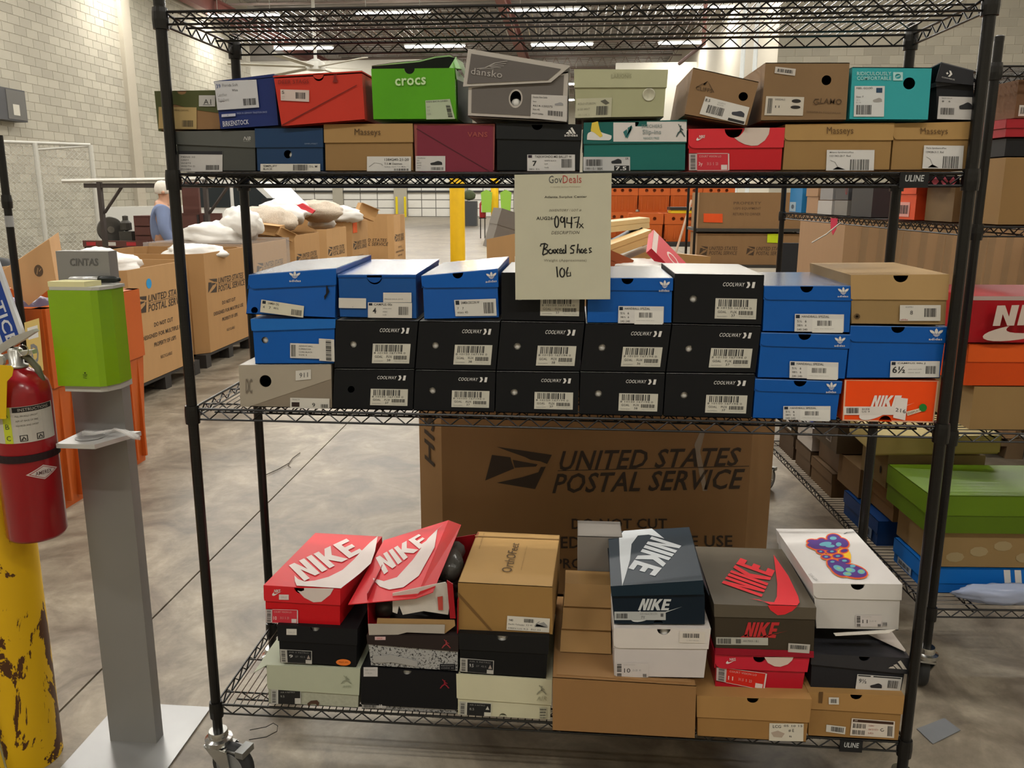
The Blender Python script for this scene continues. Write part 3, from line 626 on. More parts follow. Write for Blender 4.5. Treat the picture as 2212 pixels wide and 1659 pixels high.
# kraft box top right, orange box below
b = Box('plain kraft shoe box with half-moon finger notch at right end of middle shelf', None, [(.6763,1.2919),(.8817,1.2923),(.876,1.409),(.6655,1.4055)], .01, .32, tan_, lid=(.49, .5, tan_, .003, .004), notch=(.51, .0155), mat=card('#93794f'), lidmat=card('#ac8d5e'))
lab(b.o, [(.7774,.007,1.3382),(.8654,.007,1.3393),(.8682,.007,1.3036),(.7799,.007,1.3024)], [('bar', .6, .2, .9, .75), ('txt', 'ESPRI', .14, .08, .32, .16, '#888888'), ('txt', '8', .25, .35, .32, .6, '#555555'), ('txt', 'adidas', .02, .86, .2, .97, '#a03030')], name='size_label')
art(b.o, [(.6787,.0085,1.3177),(.6929,.0085,1.3179),(.6942,.0085,1.3041),(.6799,.0085,1.3039)], [rot([(.42, 0), (.58, 0), (.55, 1), (.45, 1)], .5, .5, a) for a in range(0, 180, 30)], '#4b3a22', 'star_stamp')
b = Box('orange shoe box with white lettering and green dot at right end of middle shelf', None, [(.6747,1.064),(.8812,1.064),(.8822,1.1653),(.6719,1.1632)], .01, .34, orange_, mat=gloss('#ee4d14'), bnotch=(.47, .0145))
art(b.o, [b.P(0, 1, -.0003), b.P(1, 1, -.0003), b.P(1, 0, -.0003), b.P(0, 0, -.0003)], [[(0, 0), (1, 0), (1, .015), (.018, .015), (.018, 1), (0, 1)], [(.982, .015), (1, .015), (1, 1), (.985, 1)], [(.018, .965), (.4, .965), (.4, 1), (.018, 1)], [(.54, .965), (.985, .965), (.985, 1), (.54, 1)]], '#d9a98c', 'border_print', off=.0003)
art(b.o, [(.7419,.0088,1.1276),(.8026,.0088,1.1289),(.7972,.0088,1.1001),(.7352,.0088,1.0987)], NIKE, '#e0dad6', 'brand_lettering')
art(b.o, [(.7083,.0088,1.1091),(.8321,.0088,1.112),(.8363,.0088,1.07),(.712,.0088,1.0669)], [fit(SWOOSH, 0, 0, 1, 1)], '#e0dad6', 'curved_tick')
lab(b.o, [(.6747,.0085,1.0995),(.7886,.0085,1.1022),(.7905,.0085,1.0823),(.6764,.0085,1.0795)], [('bar', .06, .15, .3, .8)]+small('SIZE', 'US 9', x0=.36, x1=.9, y0=.2, gap=.3, h=.2), '#d8d2cd', 'size_label')
lab(b.o, [(.7895,.0083,1.1244),(.8165,.0083,1.1217),(.8155,.0083,1.0697),(.788,.0083,1.0757)], [('txt', '216', .1, .5, .95, .68, '#555555')], '#dcd6d2', 'price_sticker')
lab(b.o, [(.8164,.008,1.0909),(.8483,.008,1.1005),(.8541,.008,1.094),(.8194,.008,1.081)], [('txt', 'DISPLAY', .05, .25, .85, .75, '#6b5d50')], '#dccdb8', 'paper_strip')
art(b.o, [(.8421,.0078,1.1103),(.8595,.0078,1.1107),(.8615,.0078,1.092),(.844,.0078,1.0916)], [ell(.5, .5, .5, .5)], '#1e7a2c', 'green_dot')
# ----- upper shelf, lower row
def bars(x0=.66, y0=.35, x1=.94, y1=.85): return ('bar', x0, y0, x1, y1)
b = Box('dark grey shoe box with wide white label at left end of upper shelf, lower row', None, [(-.8899,1.6324),(-.7009,1.6324),(-.6969,1.7263),(-.8885,1.7253)], .0155, .33, '#4d4f4c', lid=(.32, .42, '#5a5c59', .003, 0), mat=gloss('#474946'), lidmat=gloss('#555754'))
word(b.o, [(-.7238,.0115,1.7117),(-.7062,.0115,1.7116),(-.7067,.0115,1.7034),(-.7244,.0115,1.7034)], 'NB', '#b9b9b5', .01, .3); word(b.o, [(-.7245,.0115,1.7024),(-.7079,.0115,1.7023),(-.708,.0115,1.7003),(-.7246,.0115,1.7003)], 'new balance', '#9c9c99', 0)
lab(b.o, [(-.8829,.0145,1.6802),(-.7775,.0145,1.6788),(-.7811,.0145,1.6283),(-.8871,.0145,1.6295)], [('rect', '#26262b', 0, 0, 1, .16), ('bar', .62, .68, .92, .92)]+small('MENS 10', 'GREY', 'WHITE', 'WIDTH D', 'M1080', y0=.25, x1=.7, gap=.15, h=.08), '#bdbbb9', 'size_label')
b = Box('navy shoe box with half-moon opening and narrow white label, upper shelf lower row', None, [(-.6954,1.6324),(-.5374,1.6324),(-.5349,1.7302),(-.6933,1.73)], .01, .3, '#1d3a5d', lid=(.44, .44, '#1d3a5d', .003, 0), hole=(.47, .40, .0095), tissue=(.52, .38, .006))
word(b.o, [(-.5777,.006,1.6963),(-.5472,.006,1.6962),(-.5473,.006,1.6931),(-.5779,.006,1.6932)], 'SIMPLYFEET', '#7f8da0', 0)
lab(b.o, [(-.6855,.008,1.6501),(-.5435,.008,1.6498),(-.5444,.008,1.6289),(-.6868,.008,1.6291)], [('txt', 'SIMPLIFY', .05, .15, .28, .42, '#4a4a4a'), ('txt', 'BLACK', .05, .55, .2, .8, '#4a4a4a'), ('bar', .55, .1, .8, .9), ('txt', '5½ M', .82, .2, .95, .5, '#4a4a4a')], name='size_label')
mas = card('#a07f50')
b = Box('tan shoe box with brown script lettering, left of the maroon box', 'tan boxes with script lettering', [(-.533,1.6324),(-.3266,1.6324),(-.3262,1.7391),(-.5302,1.7383)], .01, .33, tan_, lid=(.39, .39, tan_, .003, 0), mat=card('#8f7046'), lidmat=mas)
word(b.o, [(-.4593,.006,1.7274),(-.3993,.006,1.7271),(-.3998,.006,1.7088),(-.46,.006,1.7091)], 'Masseys', '#4f3a24', 0)
lab(b.o, [(-.433,.008,1.666),(-.3307,.008,1.6657),(-.3315,.008,1.6297),(-.4342,.008,1.6298)], [('txt', '1384240-21-20', .4, .12, .95, .3, '#4a4a4a'), ('txt', '7.5 M Danmos', .4, .42, .8, .56, '#4a4a4a'), ('txt', 'Sydney Open Toe Mule', .4, .66, .88, .75, '#666666'), ('bar', .62, .82, .95, .97), ('p', '#8e8e8c', [ribbon([(0, 1), (.4, .3), (.9, .5), (1, .8)], .06)], .05, .3, .36, .7)], '#cac9c6', 'size_label')
b = Box('maroon shoe box with kraft edges and skate lettering, upper shelf lower row', None, [(-.3223,1.6324),(-.1398,1.6324),(-.1375,1.7389),(-.3241,1.7401)], .01, .33, '#7d2637', mat=card('#8a4a44'), top=card('#8a6348'))
art(b.o, [(-.3156,.0095,1.7339),(-.1427,.0095,1.7329),(-.1429,.0095,1.6316),(-.3178,.0095,1.6318)], [[(0, 0), (1, 0), (1, 1), (0, 1)]], '#752537', 'front_print', off=.0003)
art(b.o, [(-.3168,.0095,1.7269),(-.1511,.0095,1.7259),(-.1513,.0095,1.6326),(-.3189,.0095,1.6328)], [ribbon([(0, 0), (.45, .45), (1, 1)], .02)], '#4d1722', 'diagonal_fold')
word(b.o, [(-.2004,.009,1.7191),(-.1552,.009,1.7189),(-.1553,.009,1.7078),(-.2005,.009,1.708)], 'VANS', '#9a4d45', .01)
lab(b.o, [(-.3202,.009,1.6668),(-.2518,.009,1.6666),(-.2524,.009,1.6297),(-.321,.009,1.6297)], [('p', '#2a2a2c', [SHOE], .5, .32, .9, .6), ('bar', .52, .74, .94, .93)]+small('UltraRange', 'EXO', 'BLACK', 'WHITE', 'US 7', x1=.45, gap=.16, h=.08), '#c3c1bf', 'size_label')
b = Box('black shoe box with white three-bar mark and size 7 label', None, [(-.1345,1.6324),(.0544,1.6324),(.0553,1.7348),(-.1343,1.7379)], .01, .33, '#1e2021', lid=(.32, .34, '#222425', .003, 0), notch=(.48, .012), mat=matte('#1b1d1e'), lidmat=matte('#1f2122'))
art(b.o, [(.0205,.006,1.7277),(.0431,.006,1.7276),(.0434,.006,1.7137),(.0207,.006,1.7138)], BARS3, wh, 'three_bar_mark'); word(b.o, [(.0176,.006,1.7138),(.0475,.006,1.7136),(.0476,.006,1.7077),(.0177,.006,1.7078)], 'adidas', wh, .01)
lab(b.o, [(-.0651,.009,1.6691),(.0422,.009,1.6688),(.0429,.009,1.6303),(-.0648,.009,1.6304)], [('rect', '#2a1d2c', .02, .03, .1, .2), ('txt', 'TAEKWONDO MEI BALLET W', .16, .05, .93, .2, '#333333'), ('txt', '7', .11, .38, .2, .7, '#1b1b1b', .02), ('txt', '38½ 5½', .04, .84, .26, .94, '#555555'), ('bar', .72, .27, .94, .8)]+small('WHITE BLACK', 'GUM', 'made', x0=.36, x1=.68, y0=.33, gap=.2, h=.09), '#c9c8c6', 'size_label')
b = Box('teal shoe box with white lid band showing a walking shoe', None, [(.0616,1.6324),(.2878,1.6324),(.2857,1.7432),(.0614,1.7387)], .01, .33, '#1c6560', lid=(.44, .45, '#1a5e5a', .003, 0), notch=(.48, .0125), mat=gloss('#1b6660'), lidmat=gloss('#1b5f5b'))
art(b.o, [(.1257,.0068,1.74),(.2855,.0068,1.739),(.2875,.0068,1.6957),(.1269,.0068,1.6964)], [rect(0, .06, .3, 1), rect(.3, .25, .46, 1), rect(.46, .02, 1, 1)], '#cfcbc8', 'white_band', off=.0004)
art(b.o, [(.0677,.0064,1.7314),(.1219,.0064,1.7311),(.1227,.0064,1.6994),(.0684,.0064,1.6996)], [fit(SHOE, 1, .3, 0, 1)], wh, 'shoe_picture'); art(b.o, [(.0757,.006,1.7403),(.1022,.006,1.7401),(.1031,.006,1.7054),(.0764,.006,1.7055)], [[(.1, .1), (.6, 0), (.75, .5), (1, .9), (.8, 1), (.3, .7), (0, .6)]], '#d9c04a', 'leg_picture')
art(b.o, [(.1473,.006,1.7319),(.1676,.006,1.7318),(.1686,.006,1.7021),(.1482,.006,1.7022)], [[(.5, .2), (.9, .05), (.85, .4), (.5, .7)], [(0, .5), (.4, .3), (.5, .7), (.3, .95)], [(.9, 0), (1, .2), (.45, 1), (.35, .8)]], '#2a6b6b', 'leaf_mark')
word(b.o, [(.1878,.006,1.7327),(.2323,.006,1.7324),(.2326,.006,1.7255),(.1881,.006,1.7258)], 'SKECHERS', '#6d7d7d', 0); word(b.o, [(.1903,.006,1.7218),(.2307,.006,1.7216),(.2313,.006,1.7088),(.1907,.006,1.7089)], 'Slip-ins', '#8a9494', .015); word(b.o, [(.1928,.006,1.706),(.2273,.006,1.7058),(.2275,.006,1.7009),(.193,.006,1.701)], 'HANDS FREE', '#5f7f7d', 0)
art(b.o, [(.2625,.006,1.7332),(.2826,.006,1.7331),(.2839,.006,1.7055),(.2637,.006,1.7056)], JUMP, '#3b4f4e', 'figure_mark')
lab(b.o, [(.0609,.009,1.6637),(.1649,.009,1.6634),(.166,.009,1.6312),(.0616,.009,1.6313)], [('bar', .06, .18, .42, .65), ('txt', '199115 / BBK', .05, .75, .42, .93, '#4a4a4a'), ('p', '#22252a', [SHOE], .6, .12, .82, .48), ('txt', 'SR', .9, .05, .97, .2), ('rect', '#1a1c20', .66, .62, .98, 1), ('txt', '7.5', .69, .68, .92, .96, '#d8d8d8', .02)], '#b9babb', 'size_label')
rl_ = '#cf2a31'
b = Box('bright red shoe box with white curved patch at its finger notch, upper shelf', None, [(.2949,1.6324),(.4964,1.6324),(.4969,1.7253),(.2916,1.7235)], .01, .33, '#c6242c', lid=(.46, .46, rl_, .003, .014), notch=(.47, .0185), mat=gloss('#bd1f28'), lidmat=gloss('#d2303a'))
art(b.o, [(.3891,.0066,1.7247),(.4655,.0066,1.7242),(.468,.0066,1.6861),(.3913,.0066,1.6864)], [[(.3, .0), (1, 0), (.97, .35), (.86, .7), (.66, .98), (.48, 1.0), (.3, .92), (.12, .75), (0, .55), (.12, .5), (.22, .32), (.28, .15)]], '#cbbcb2', 'white_curve')
word(b.o, [(.3139,.006,1.7093),(.3269,.006,1.7093),(.3272,.006,1.7034),(.3142,.006,1.7034)], 'NIKE', wh, .02, .2); art(b.o, [(.3079,.006,1.7074),(.328,.006,1.7073),(.3285,.006,1.6974),(.3084,.006,1.6975)], [SWOOSH], wh, 'curved_tick')
def nikelab(q, b, big, bg='#c43440', **k): return lab(b.o, q, [('rect', '#cfc4c2', 0, 0, 1, .03), ('rect', '#cfc4c2', 0, .97, 1, 1), ('rect', '#cfc4c2', .97, 0, 1, 1), ('rect', '#b9adab', 0, 0, .2, 1), ('vbar', .04, .08, .16, .9), ('txt', big, .24, .5, .34, .76, '#e8c9c6', .01), ('txt', '31.5  5  23', .45, .52, .72, .68, '#d8a5a2', 0), ('rect', '#d5c9c7', .8, .66, .95, .94), ('txt', 'COURT VISION LO', .26, .12, .8, .24, '#d8a5a2', 0)], bg, 'size_label')
nikelab([(.294,.009,1.671),(.3817,.009,1.6707),(.3839,.009,1.6319),(.2958,.009,1.632)], b, '3y')
for i, (q, qt, ql, lb, nt_, ls) in enumerate((([(.4994,1.6324),(.7275,1.6324),(.7265,1.7336),(.4993,1.7321)], [(.5861,.006,1.7254),(.6416,.006,1.7251),(.6433,.006,1.7058),(.5876,.006,1.706)], [(.5906,.008,1.6769),(.6914,.008,1.6765),(.6935,.008,1.6314),(.5922,.008,1.6316)], 'tan shoe box with script lettering, right of the bright red box', None, ('Milano SyntheticsPlus', '1221362-20-7  Red')), ([(.7315,1.6324),(.9006,1.6324),(.8991,1.7359),(.7305,1.7331)], [(.784,.0115,1.7228),(.8406,.0115,1.7225),(.8425,.0115,1.7052),(.7858,.0115,1.7054)], [(.7963,.0135,1.6862),(.8792,.0135,1.6849),(.8808,.0135,1.6362),(.7974,.0135,1.6373)], 'tan shoe box with script lettering, at the right rack post', None, ('Paris SyntheticsPlus', '1294286-3-11  Red')))):
    b = Box(lb, 'tan boxes with script lettering', q, (.01, .0155)[i], .33, tan_, lid=(.34, .36, tan_, .003, .009), mat=card('#967647'), lidmat=card('#a98753'))
    word(b.o, qt, 'Masseys', '#5f4527', 0)
    lab(b.o, ql, [('txt', ls[0], .06, .08, .56, .17, '#555555'), ('txt', ls[1], .06, .24, .5, .33, '#555555'), ('bar', .5, .46, .9, .98), ('p', '#8e8e8c', [ribbon([(0, 0), (.3, .2), (.5, .7), (1, 1), (.2, 1)], .05)], .08, .5, .4, .95)], '#cfcecc', 'size_label')
# upper row
b = Box('olive and kraft shoe box with A1 sticker sticking out past the left post', None, [(-.9377,1.7256),(-.7863,1.7279),(-.7797,1.8178),(-.9396,1.8173)], .03, .3, '#4f5431', mat=card('#8c6b48'), top=matte('#4a4f2f'))
art(b.o, [b.P(0, 1, -.0003), b.P(1, 1, -.0003), b.P(1, 0, -.0003), b.P(0, 0, -.0003)], [[(0, 0), (.34, 0), (.37, .08), (.42, .1), (.47, .08), (.5, 0), (1, 0), (1, .58), (.6, .48), (.3, .34), (.06, .42), (.05, 1), (0, 1)]], '#4a4d2d', 'olive_flap', mat=gloss('#4d5230'))
art(b.o, [b.P(0, 1, -.0006), b.P(1, 1, -.0006), b.P(1, 0, -.0006), b.P(0, 0, -.0006)], [[(.38, 0), (.53, 0), (.5, .08), (.46, .12), (.41, .09)]], '#15140f', 'notch_shadow') if False else None
lab(b.o, [(-.8309,.028,1.8057),(-.7919,.028,1.8054),(-.7938,.028,1.7807),(-.8328,.028,1.781)], [('txt', 'A1', .3, .35, .75, .78, '#444444', 0), ('rect', '#555555', .25, .84, .8, .88)], '#b9b8b4', 'paper_sticker')
lab(b.o, [(-.9308,.0285,1.7808),(-.8388,.0285,1.7791),(-.8427,.0285,1.7302),(-.9352,.0285,1.7318)], [('bar', .62, .6, .92, .9), ('txt', 'WOMENS CASUAL', .3, .1, .8, .18, '#6b5b3c', 0)]+small('SIZE', '8', 'TAN', y0=.3, x0=.25, x1=.6, c='#7d6d4c'), '#b29a6a', 'kraft_label')
b = Box('dark blue shoe box with large white label and open flap, upper shelf', None, [(-.7767,1.7262),(-.6375,1.7337),(-.6416,1.849),(-.783,1.8344)], .008, .3, '#24356a', mat=gloss('#1d2d66'), dz=.03, lid=(.05, .05, '#1e2d63', .002, 0))
lab(b.o, [(-.7817,.005,1.833),(-.6824,.005,1.836),(-.6797,.005,1.7755),(-.7787,.005,1.7701)], [('txt', '39', .04, .1, .14, .24, '#4d5a86', .01), ('txt', 'Florida Soft', .18, .1, .55, .2, '#777777', 0), ('txt', 'White', .4, .3, .54, .38, '#555555', .01), ('txt', 'regular', .06, .68, .2, .74), ('bar', .64, .66, .95, .9)]+small('Leather', 'Fussbett', y0=.42, c='#999999'), '#bfc0c4', 'size_label')
word(b.o, [(-.7689,.006,1.7456),(-.707,.006,1.7493),(-.7066,.006,1.739),(-.7687,.006,1.7332)], 'BIRKENSTOCK', '#c5c7d2', .012); word(b.o, [(-.7334,.006,1.7648),(-.6621,.006,1.7673),(-.6623,.006,1.7633),(-.7337,.006,1.7607)], 'MADE IN GERMANY TRADITION SINCE', '#8a94b5', 0); lab(b.o, [(-.7697,.0055,1.7609),(-.7366,.0055,1.7627),(-.737,.0055,1.7566),(-.7702,.0055,1.7548)], [('rect', '#8a94b5', .4, .3, .5, .7)], '#b9bccb', 'white_strip')
b = Box('orange red shoe box with diagonal flap and brown lettering, upper shelf', None, [(-.6268,1.7306),(-.4314,1.7446),(-.435,1.8519),(-.6396,1.8433)], -.004, .3, '#bf3a2c', mat=gloss('#bd3527'), notch=(.51, .0115), lid=(.03, .03, '#bd3527', .0015, 0), dz=.0)
art(b.o, [(-.6259,-.0055,1.7356),(-.4474,-.0055,1.8213),(-.4474,-.0055,1.8193),(-.6261,-.0055,1.7325)], [rect(0, 0, 1, 1)], '#6d1a13', 'flap_edge')
word(b.o, [(-.6276,-.0062,1.833),(-.557,-.0062,1.8342),(-.5574,-.0062,1.8253),(-.6281,-.0062,1.824)], 'DEER STAGS', '#7a211a', .01, 0); art(b.o, [(-.5055,-.0062,1.8455),(-.4864,-.0062,1.8453),(-.4872,-.0062,1.8266),(-.5063,-.0062,1.8268)], [[(.4, .2), (.3, 0), (.5, .15), (.75, 0), (.62, .25), (.66, .5), (.85, 1), (.2, 1), (.35, .6)]], '#7a211a', 'stag_mark')
lab(b.o, [(-.6237,-.0055,1.8131),(-.5573,-.0055,1.8105),(-.5586,-.0055,1.7855),(-.624,-.0055,1.7891)], [('txt', '5', .05, .12, .13, .4, '#555555', .01), ('bar', .53, .22, .88, .78)]+small('BOYS', 'BLK', y0=.6, x0=.05, x1=.4, c='#999999'), '#c9b9b2', 'size_label')
# green open box
b = Box('lime green open shoe box with white lettering and torn dark lid behind', None, [(-.4143,1.7448),(-.2241,1.7446),(-.226,1.856),(-.4159,1.8562)], 0, .28, '#55a012', mat=M('#4f9c10', .38, 'board', var=.1, scale=12, bump=.6), notch=(.46, .012), open_top=True)
word(b.o, [(-.3615,-.002,1.8337),(-.2914,-.002,1.8369),(-.2917,-.002,1.8202),(-.3609,-.002,1.818)], 'crocs', '#bcd9a6', .02)
lab(b.o, [(-.2935,-.001,1.7868),(-.2381,-.001,1.7893),(-.2271,-.001,1.7466),(-.2922,-.001,1.746)], [('vbar', .78, .3, .94, .9), ('txt', 'KIDS BAYA LINED', .04, .04, .9, .12, '#555555')]+small('NAVY', 'C10', 'CLOG', y0=.3, c='#888888'), '#a9b59b', 'size_label')
MB().slab([(-.4672,.22,1.8687),(-.4675,.22,1.8951),(-.4122,.22,1.9021),(-.3479,.22,1.9068),(-.3072,.22,1.916),(-.2702,.22,1.9177),(-.2564,.22,1.91),(-.2498,.22,1.8839),(-.2558,.22,1.8621)], (0, .002, 0)).build('open_lid', matte('#171b14'), b.o, fix=True)
MB().slab([(-.4602,.19,1.8895),(-.4057,.19,1.8964),(-.3423,.19,1.901),(-.3021,.19,1.9102),(-.2656,.19,1.9129),(-.2521,.19,1.9053),(-.2566,.19,1.9075),(-.268,.19,1.9097),(-.3011,.19,1.9069),(-.3424,.19,1.8978),(-.4058,.19,1.8932)], (0, .0015, 0)).build('lid_rim', matte('#9fc58a'), b.o, fix=True)
gs_ = M('#57a016', .38, 'board', bump=.6, scale=12, var=.1)
p_ = [(-.2492,.05,1.8595),(-.226,0.,1.855),(-.2222,0.,1.8276),(-.2504,0.,1.8171),(-.2495,.18,1.9079),(-.2267,.16,1.875),(-.2209,.14,1.8564)]
MB().add([p_[0], p_[4], p_[5], p_[1]], [(0, 1, 2, 3)]).add([p_[0], p_[1], p_[2]], [(0, 1, 2)]).build('lid_side', gs_, b.o)
MB().slab([(-.242,.12,1.8963),(-.2245,.12,1.8848),(-.216,.12,1.8609),(-.2204,.12,1.8526),(-.2291,.12,1.8693)], (0, .0015, 0)).build('torn_paper', M('#c9d3c0', .8, 'paper', bump=.5), b.o, fix=True)
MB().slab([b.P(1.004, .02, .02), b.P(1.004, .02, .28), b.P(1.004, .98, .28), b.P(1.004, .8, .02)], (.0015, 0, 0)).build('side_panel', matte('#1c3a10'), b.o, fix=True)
# grey and white box
b = Box('grey shoe box with pale border and lid lifted at the left, upper shelf', None, [(-.1982,1.7509),(.0246,1.7376),(.0248,1.8446),(-.1966,1.8159)], -.006, .3, '#6d6863', mat=gloss('#b1aba4'), hole=(.48, .52, .0125), tissue=(.48, .4, .008))
b2q = [b.P(0, 1, -.0004), b.P(1, 1, -.0004), b.P(1, 0, -.0004), b.P(0, 0, -.0004)]
art(b.o, b2q, [('hole', [(.035, .07), (.96, .06), (.945, .92), (.035, .88)], [(.48+.0158/b.W*math.cos(a), .48+.0158/b.H*math.sin(a)) for a in [2*math.pi*k/24 for k in range(24)]])], '#645f5b', 'grey_front', off=.0004)
lq = [(-.1952,-.012,1.8914),(.0277,-.012,1.8533),(-.0131,-.012,1.8211),(-.2072,-.012,1.8142)]
MB().slab(lq, (0, .002, 0)).build('lid', gloss('#b5b0a9'), b.o, fix=True)
(lx0, ly0, lz0), (lx1, ly1, lz1) = lq[0], lq[1]
MB().slab([lq[0], lq[1], (lx1, ly1+.3, lz1+.01), (lx0, ly0+.3, lz0+.01)], (0, 0, .002)).build('lid_top', gloss('#b5b0a9'), b.o, fix=True)
art(b.o, [(-.188,-.0125,1.8826),(.0087,-.0125,1.8486),(-.0193,-.0125,1.8259),(-.1978,-.0125,1.8199)], [rect(0, 0, 1, 1)], '#615c59', 'grey_lid_print', off=.0008)
word(b.o, [(-.1881,-.014,1.8535),(-.1187,-.014,1.845),(-.1207,-.014,1.8306),(-.1892,-.014,1.84)], 'dansko', '#a9a5a0', 0)
art(b.o, [(-.1757,-.014,1.8659),(-.1086,-.014,1.866),(-.1146,-.014,1.8469),(-.1758,-.014,1.8495)], [ribbon([(0, .9), (.3, .75), (.6, .2), (1, .0)], .06), ribbon([(.4, .6), (.7, .35), (.98, .25)], .05), ribbon([(.45, .65), (.75, .55), (.93, .5)], .05), ribbon([(.5, .75), (.7, .7), (.85, .75)], .05), ribbon([(.1, .95), (.4, .85), (.6, .9)], .05)], '#a9a5a0', 'wing_mark')
lab(b.o, [(-.0558,-.0075,1.7968),(.0226,-.0075,1.7932),(.0225,-.0075,1.7385),(-.0574,-.0075,1.7468)], [('txt', 'Dansko New Dalila', .05, .07, .45, .14, '#444444'), ('txt', 'Navy', .05, .26, .15, .33, '#444444'), ('txt', '4614-150275', .05, .42, .6, .5, '#444444'), ('txt', 'Size 42', .05, .58, .25, .65, '#444444'), ('txt', 'PO716986', .05, .76, .35, .83, '#444444'), ('bar', .48, .62, .9, .82), ('p', '#8e8e90', [SHOE], .66, .26, .9, .4)], '#bfbcb8', 'size_label')
# pale green box
b = Box('pale sage green shoe box with grey round eyelet, upper shelf', None, [(.0408,1.7449),(.2352,1.7466),(.239,1.8468),(.0378,1.8501)], 0, .32, '#a9aa89', lid=(.37, .37, '#adae8e', .003, 0), mat=gloss('#a3a483'), lidmat=gloss('#aeaf90'), hole=(.82, .48, .0125))
MB().lathe([(.0118, 0), (.0138, -.001), (.0138, .001), (.0118, .002)], b.P(.82, .48, -.0005), 24, (0, 1, 0)).build('eyelet_ring', M('#b9b8a6', .4, 'metal', metal=.6), b.o, smooth=True)
MB().lathe([(.012, 0), (.010, .006), (.001, .009)], b.P(.82, .48, .002), 20, (0, 1, 0)).build('eyelet_cup', M('#8b8982', .4, 'metal', metal=.5), b.o, smooth=True)
word(b.o, [(.1184,-.0038,1.8381),(.1614,-.0038,1.8376),(.1617,-.0038,1.829),(.1187,-.0038,1.8294)], 'LARIONIS', '#8c8c70', 0); word(b.o, [(.1224,-.0038,1.8409),(.1573,-.0038,1.8405),(.1574,-.0038,1.8386),(.1224,-.0038,1.839)], 'SINCE 1980', '#95957a', 0)
lab(b.o, [(.043,-.001,1.7879),(.1209,-.001,1.7892),(.12,-.001,1.7482),(.0407,-.001,1.7468)], [('txt', 'KOLO STURION', .06, .22, .55, .34, '#888877', 0), ('bar', .58, .42, .92, .88), ('txt', '6150 WHT', .06, .5, .4, .62, '#888877', 0), ('p', '#5a594e', [[(0, .3), (.5, 0), (1, .7), (.6, 1)]], .68, .08, .94, .36), ('txt', '38 / UK 5', .08, .8, .4, .9, '#999988', 0)], '#b5b49c', 'size_label')
# tilted kraft box
b = Box('kraft shoe box with mountain print, tipped down to the right', None, [(.2783,1.7506),(.4143,1.7265),(.4339,1.8192),(.2924,1.8501)], -.006, .3, '#8d7150', mat=card('#886b4b'), hole=(.83, .62, .0098), top=card('#c9ab80'))
art(b.o, [(.3024,-.0068,1.8243),(.34,-.0068,1.8182),(.3392,-.0068,1.7972),(.2995,-.0068,1.8033)], [ribbon([(0, .8), (.35, .3), (.45, .45), (.6, 0), (.75, .35), (1, 1)], .04)], '#4c3b28', 'mountain_mark'); word(b.o, [(.301,-.0068,1.8119),(.3359,-.0068,1.8039),(.3353,-.0068,1.7963),(.3004,-.0068,1.8033)], 'CLIFFS', '#4c3b28', .004)
lab(b.o, [(.3219,-.0067,1.7897),(.4166,-.0067,1.7659),(.4081,-.0067,1.7293),(.3108,-.0067,1.7532)], [('txt', '8.5', .02, .1, .13, .26, '#444444', .01), ('bar', .12, .4, .5, .85), ('p', '#3b3d45', [SHOE], .66, .3, .94, .62), ('rect', '#2c2b2a', .62, .82, .98, .97)]+small('CLIFFS', 'BLACK', x0=.3, x1=.7, y0=.12, gap=.12, h=.07, c='#999999'), '#cfcdc8', 'size_label')
b = Box('brown wood-grained shoe box with round black hole and two black soles on its label', None, [(.4435,1.7369),(.6241,1.7373),(.6221,1.857),(.4453,1.8591)], 0, .3, '#84684a', mat=M('#826747', .7, 'card', var=.16, scale=9), hole=(.74, .7, .0105), top=card('#c2a277'))
lab(b.o, [(.4671,-.0008,1.8498),(.51,-.0008,1.8446),(.5091,-.0008,1.8305),(.466,-.0008,1.8366)], [('bar', .12, .25, .88, .75)], '#c4bdb5', 'barcode_sticker')
lab(b.o, [(.4517,-.0007,1.7893),(.5318,-.0007,1.7867),(.5317,-.0007,1.7484),(.4503,-.0007,1.7499)], [('bar', .06, .1, .18, .9), ('txt', '11', .26, .48, .37, .6, '#444444', .01), ('p', '#2b2724', [ell(.5, .5, .5, .5)], .68, .12, .92, .32), ('p', '#2b2724', [ell(.5, .5, .5, .5)], .66, .46, .92, .64), ('txt', 'SANDALS', .24, .1, .5, .2, '#777777')], '#c6bfb2', 'size_label')
word(b.o, [(.5668,-.0008,1.7844),(.6114,-.0008,1.7822),(.6104,-.0008,1.7707),(.5657,-.0008,1.773)], 'LAMO', '#4d3a26', .006); word(b.o, [(.5387,-.0008,1.7589),(.6108,-.0008,1.7545),(.611,-.0008,1.7516),(.539,-.0008,1.755)], 'SHEEPSKIN FOOTWEAR', '#5d4a33', 0); art(b.o, [(.5514,-.0008,1.7836),(.564,-.0008,1.7835),(.5649,-.0008,1.7711),(.5523,-.0008,1.7712)], [ribbon([(.9, .1), (.3, .1), (0, .6), (.4, 1), (1, .7), (.5, .5)], .16)], '#4d3a26', 'sheep_mark')
b = Box('turquoise shoe box with round black hole and tall white label', None, [(.6299,1.7382),(.7942,1.7362),(.7913,1.8453),(.6271,1.8481)], 0, .3, '#37a3a8', mat=gloss('#33a0a6'), hole=(.73, .7, .0125))
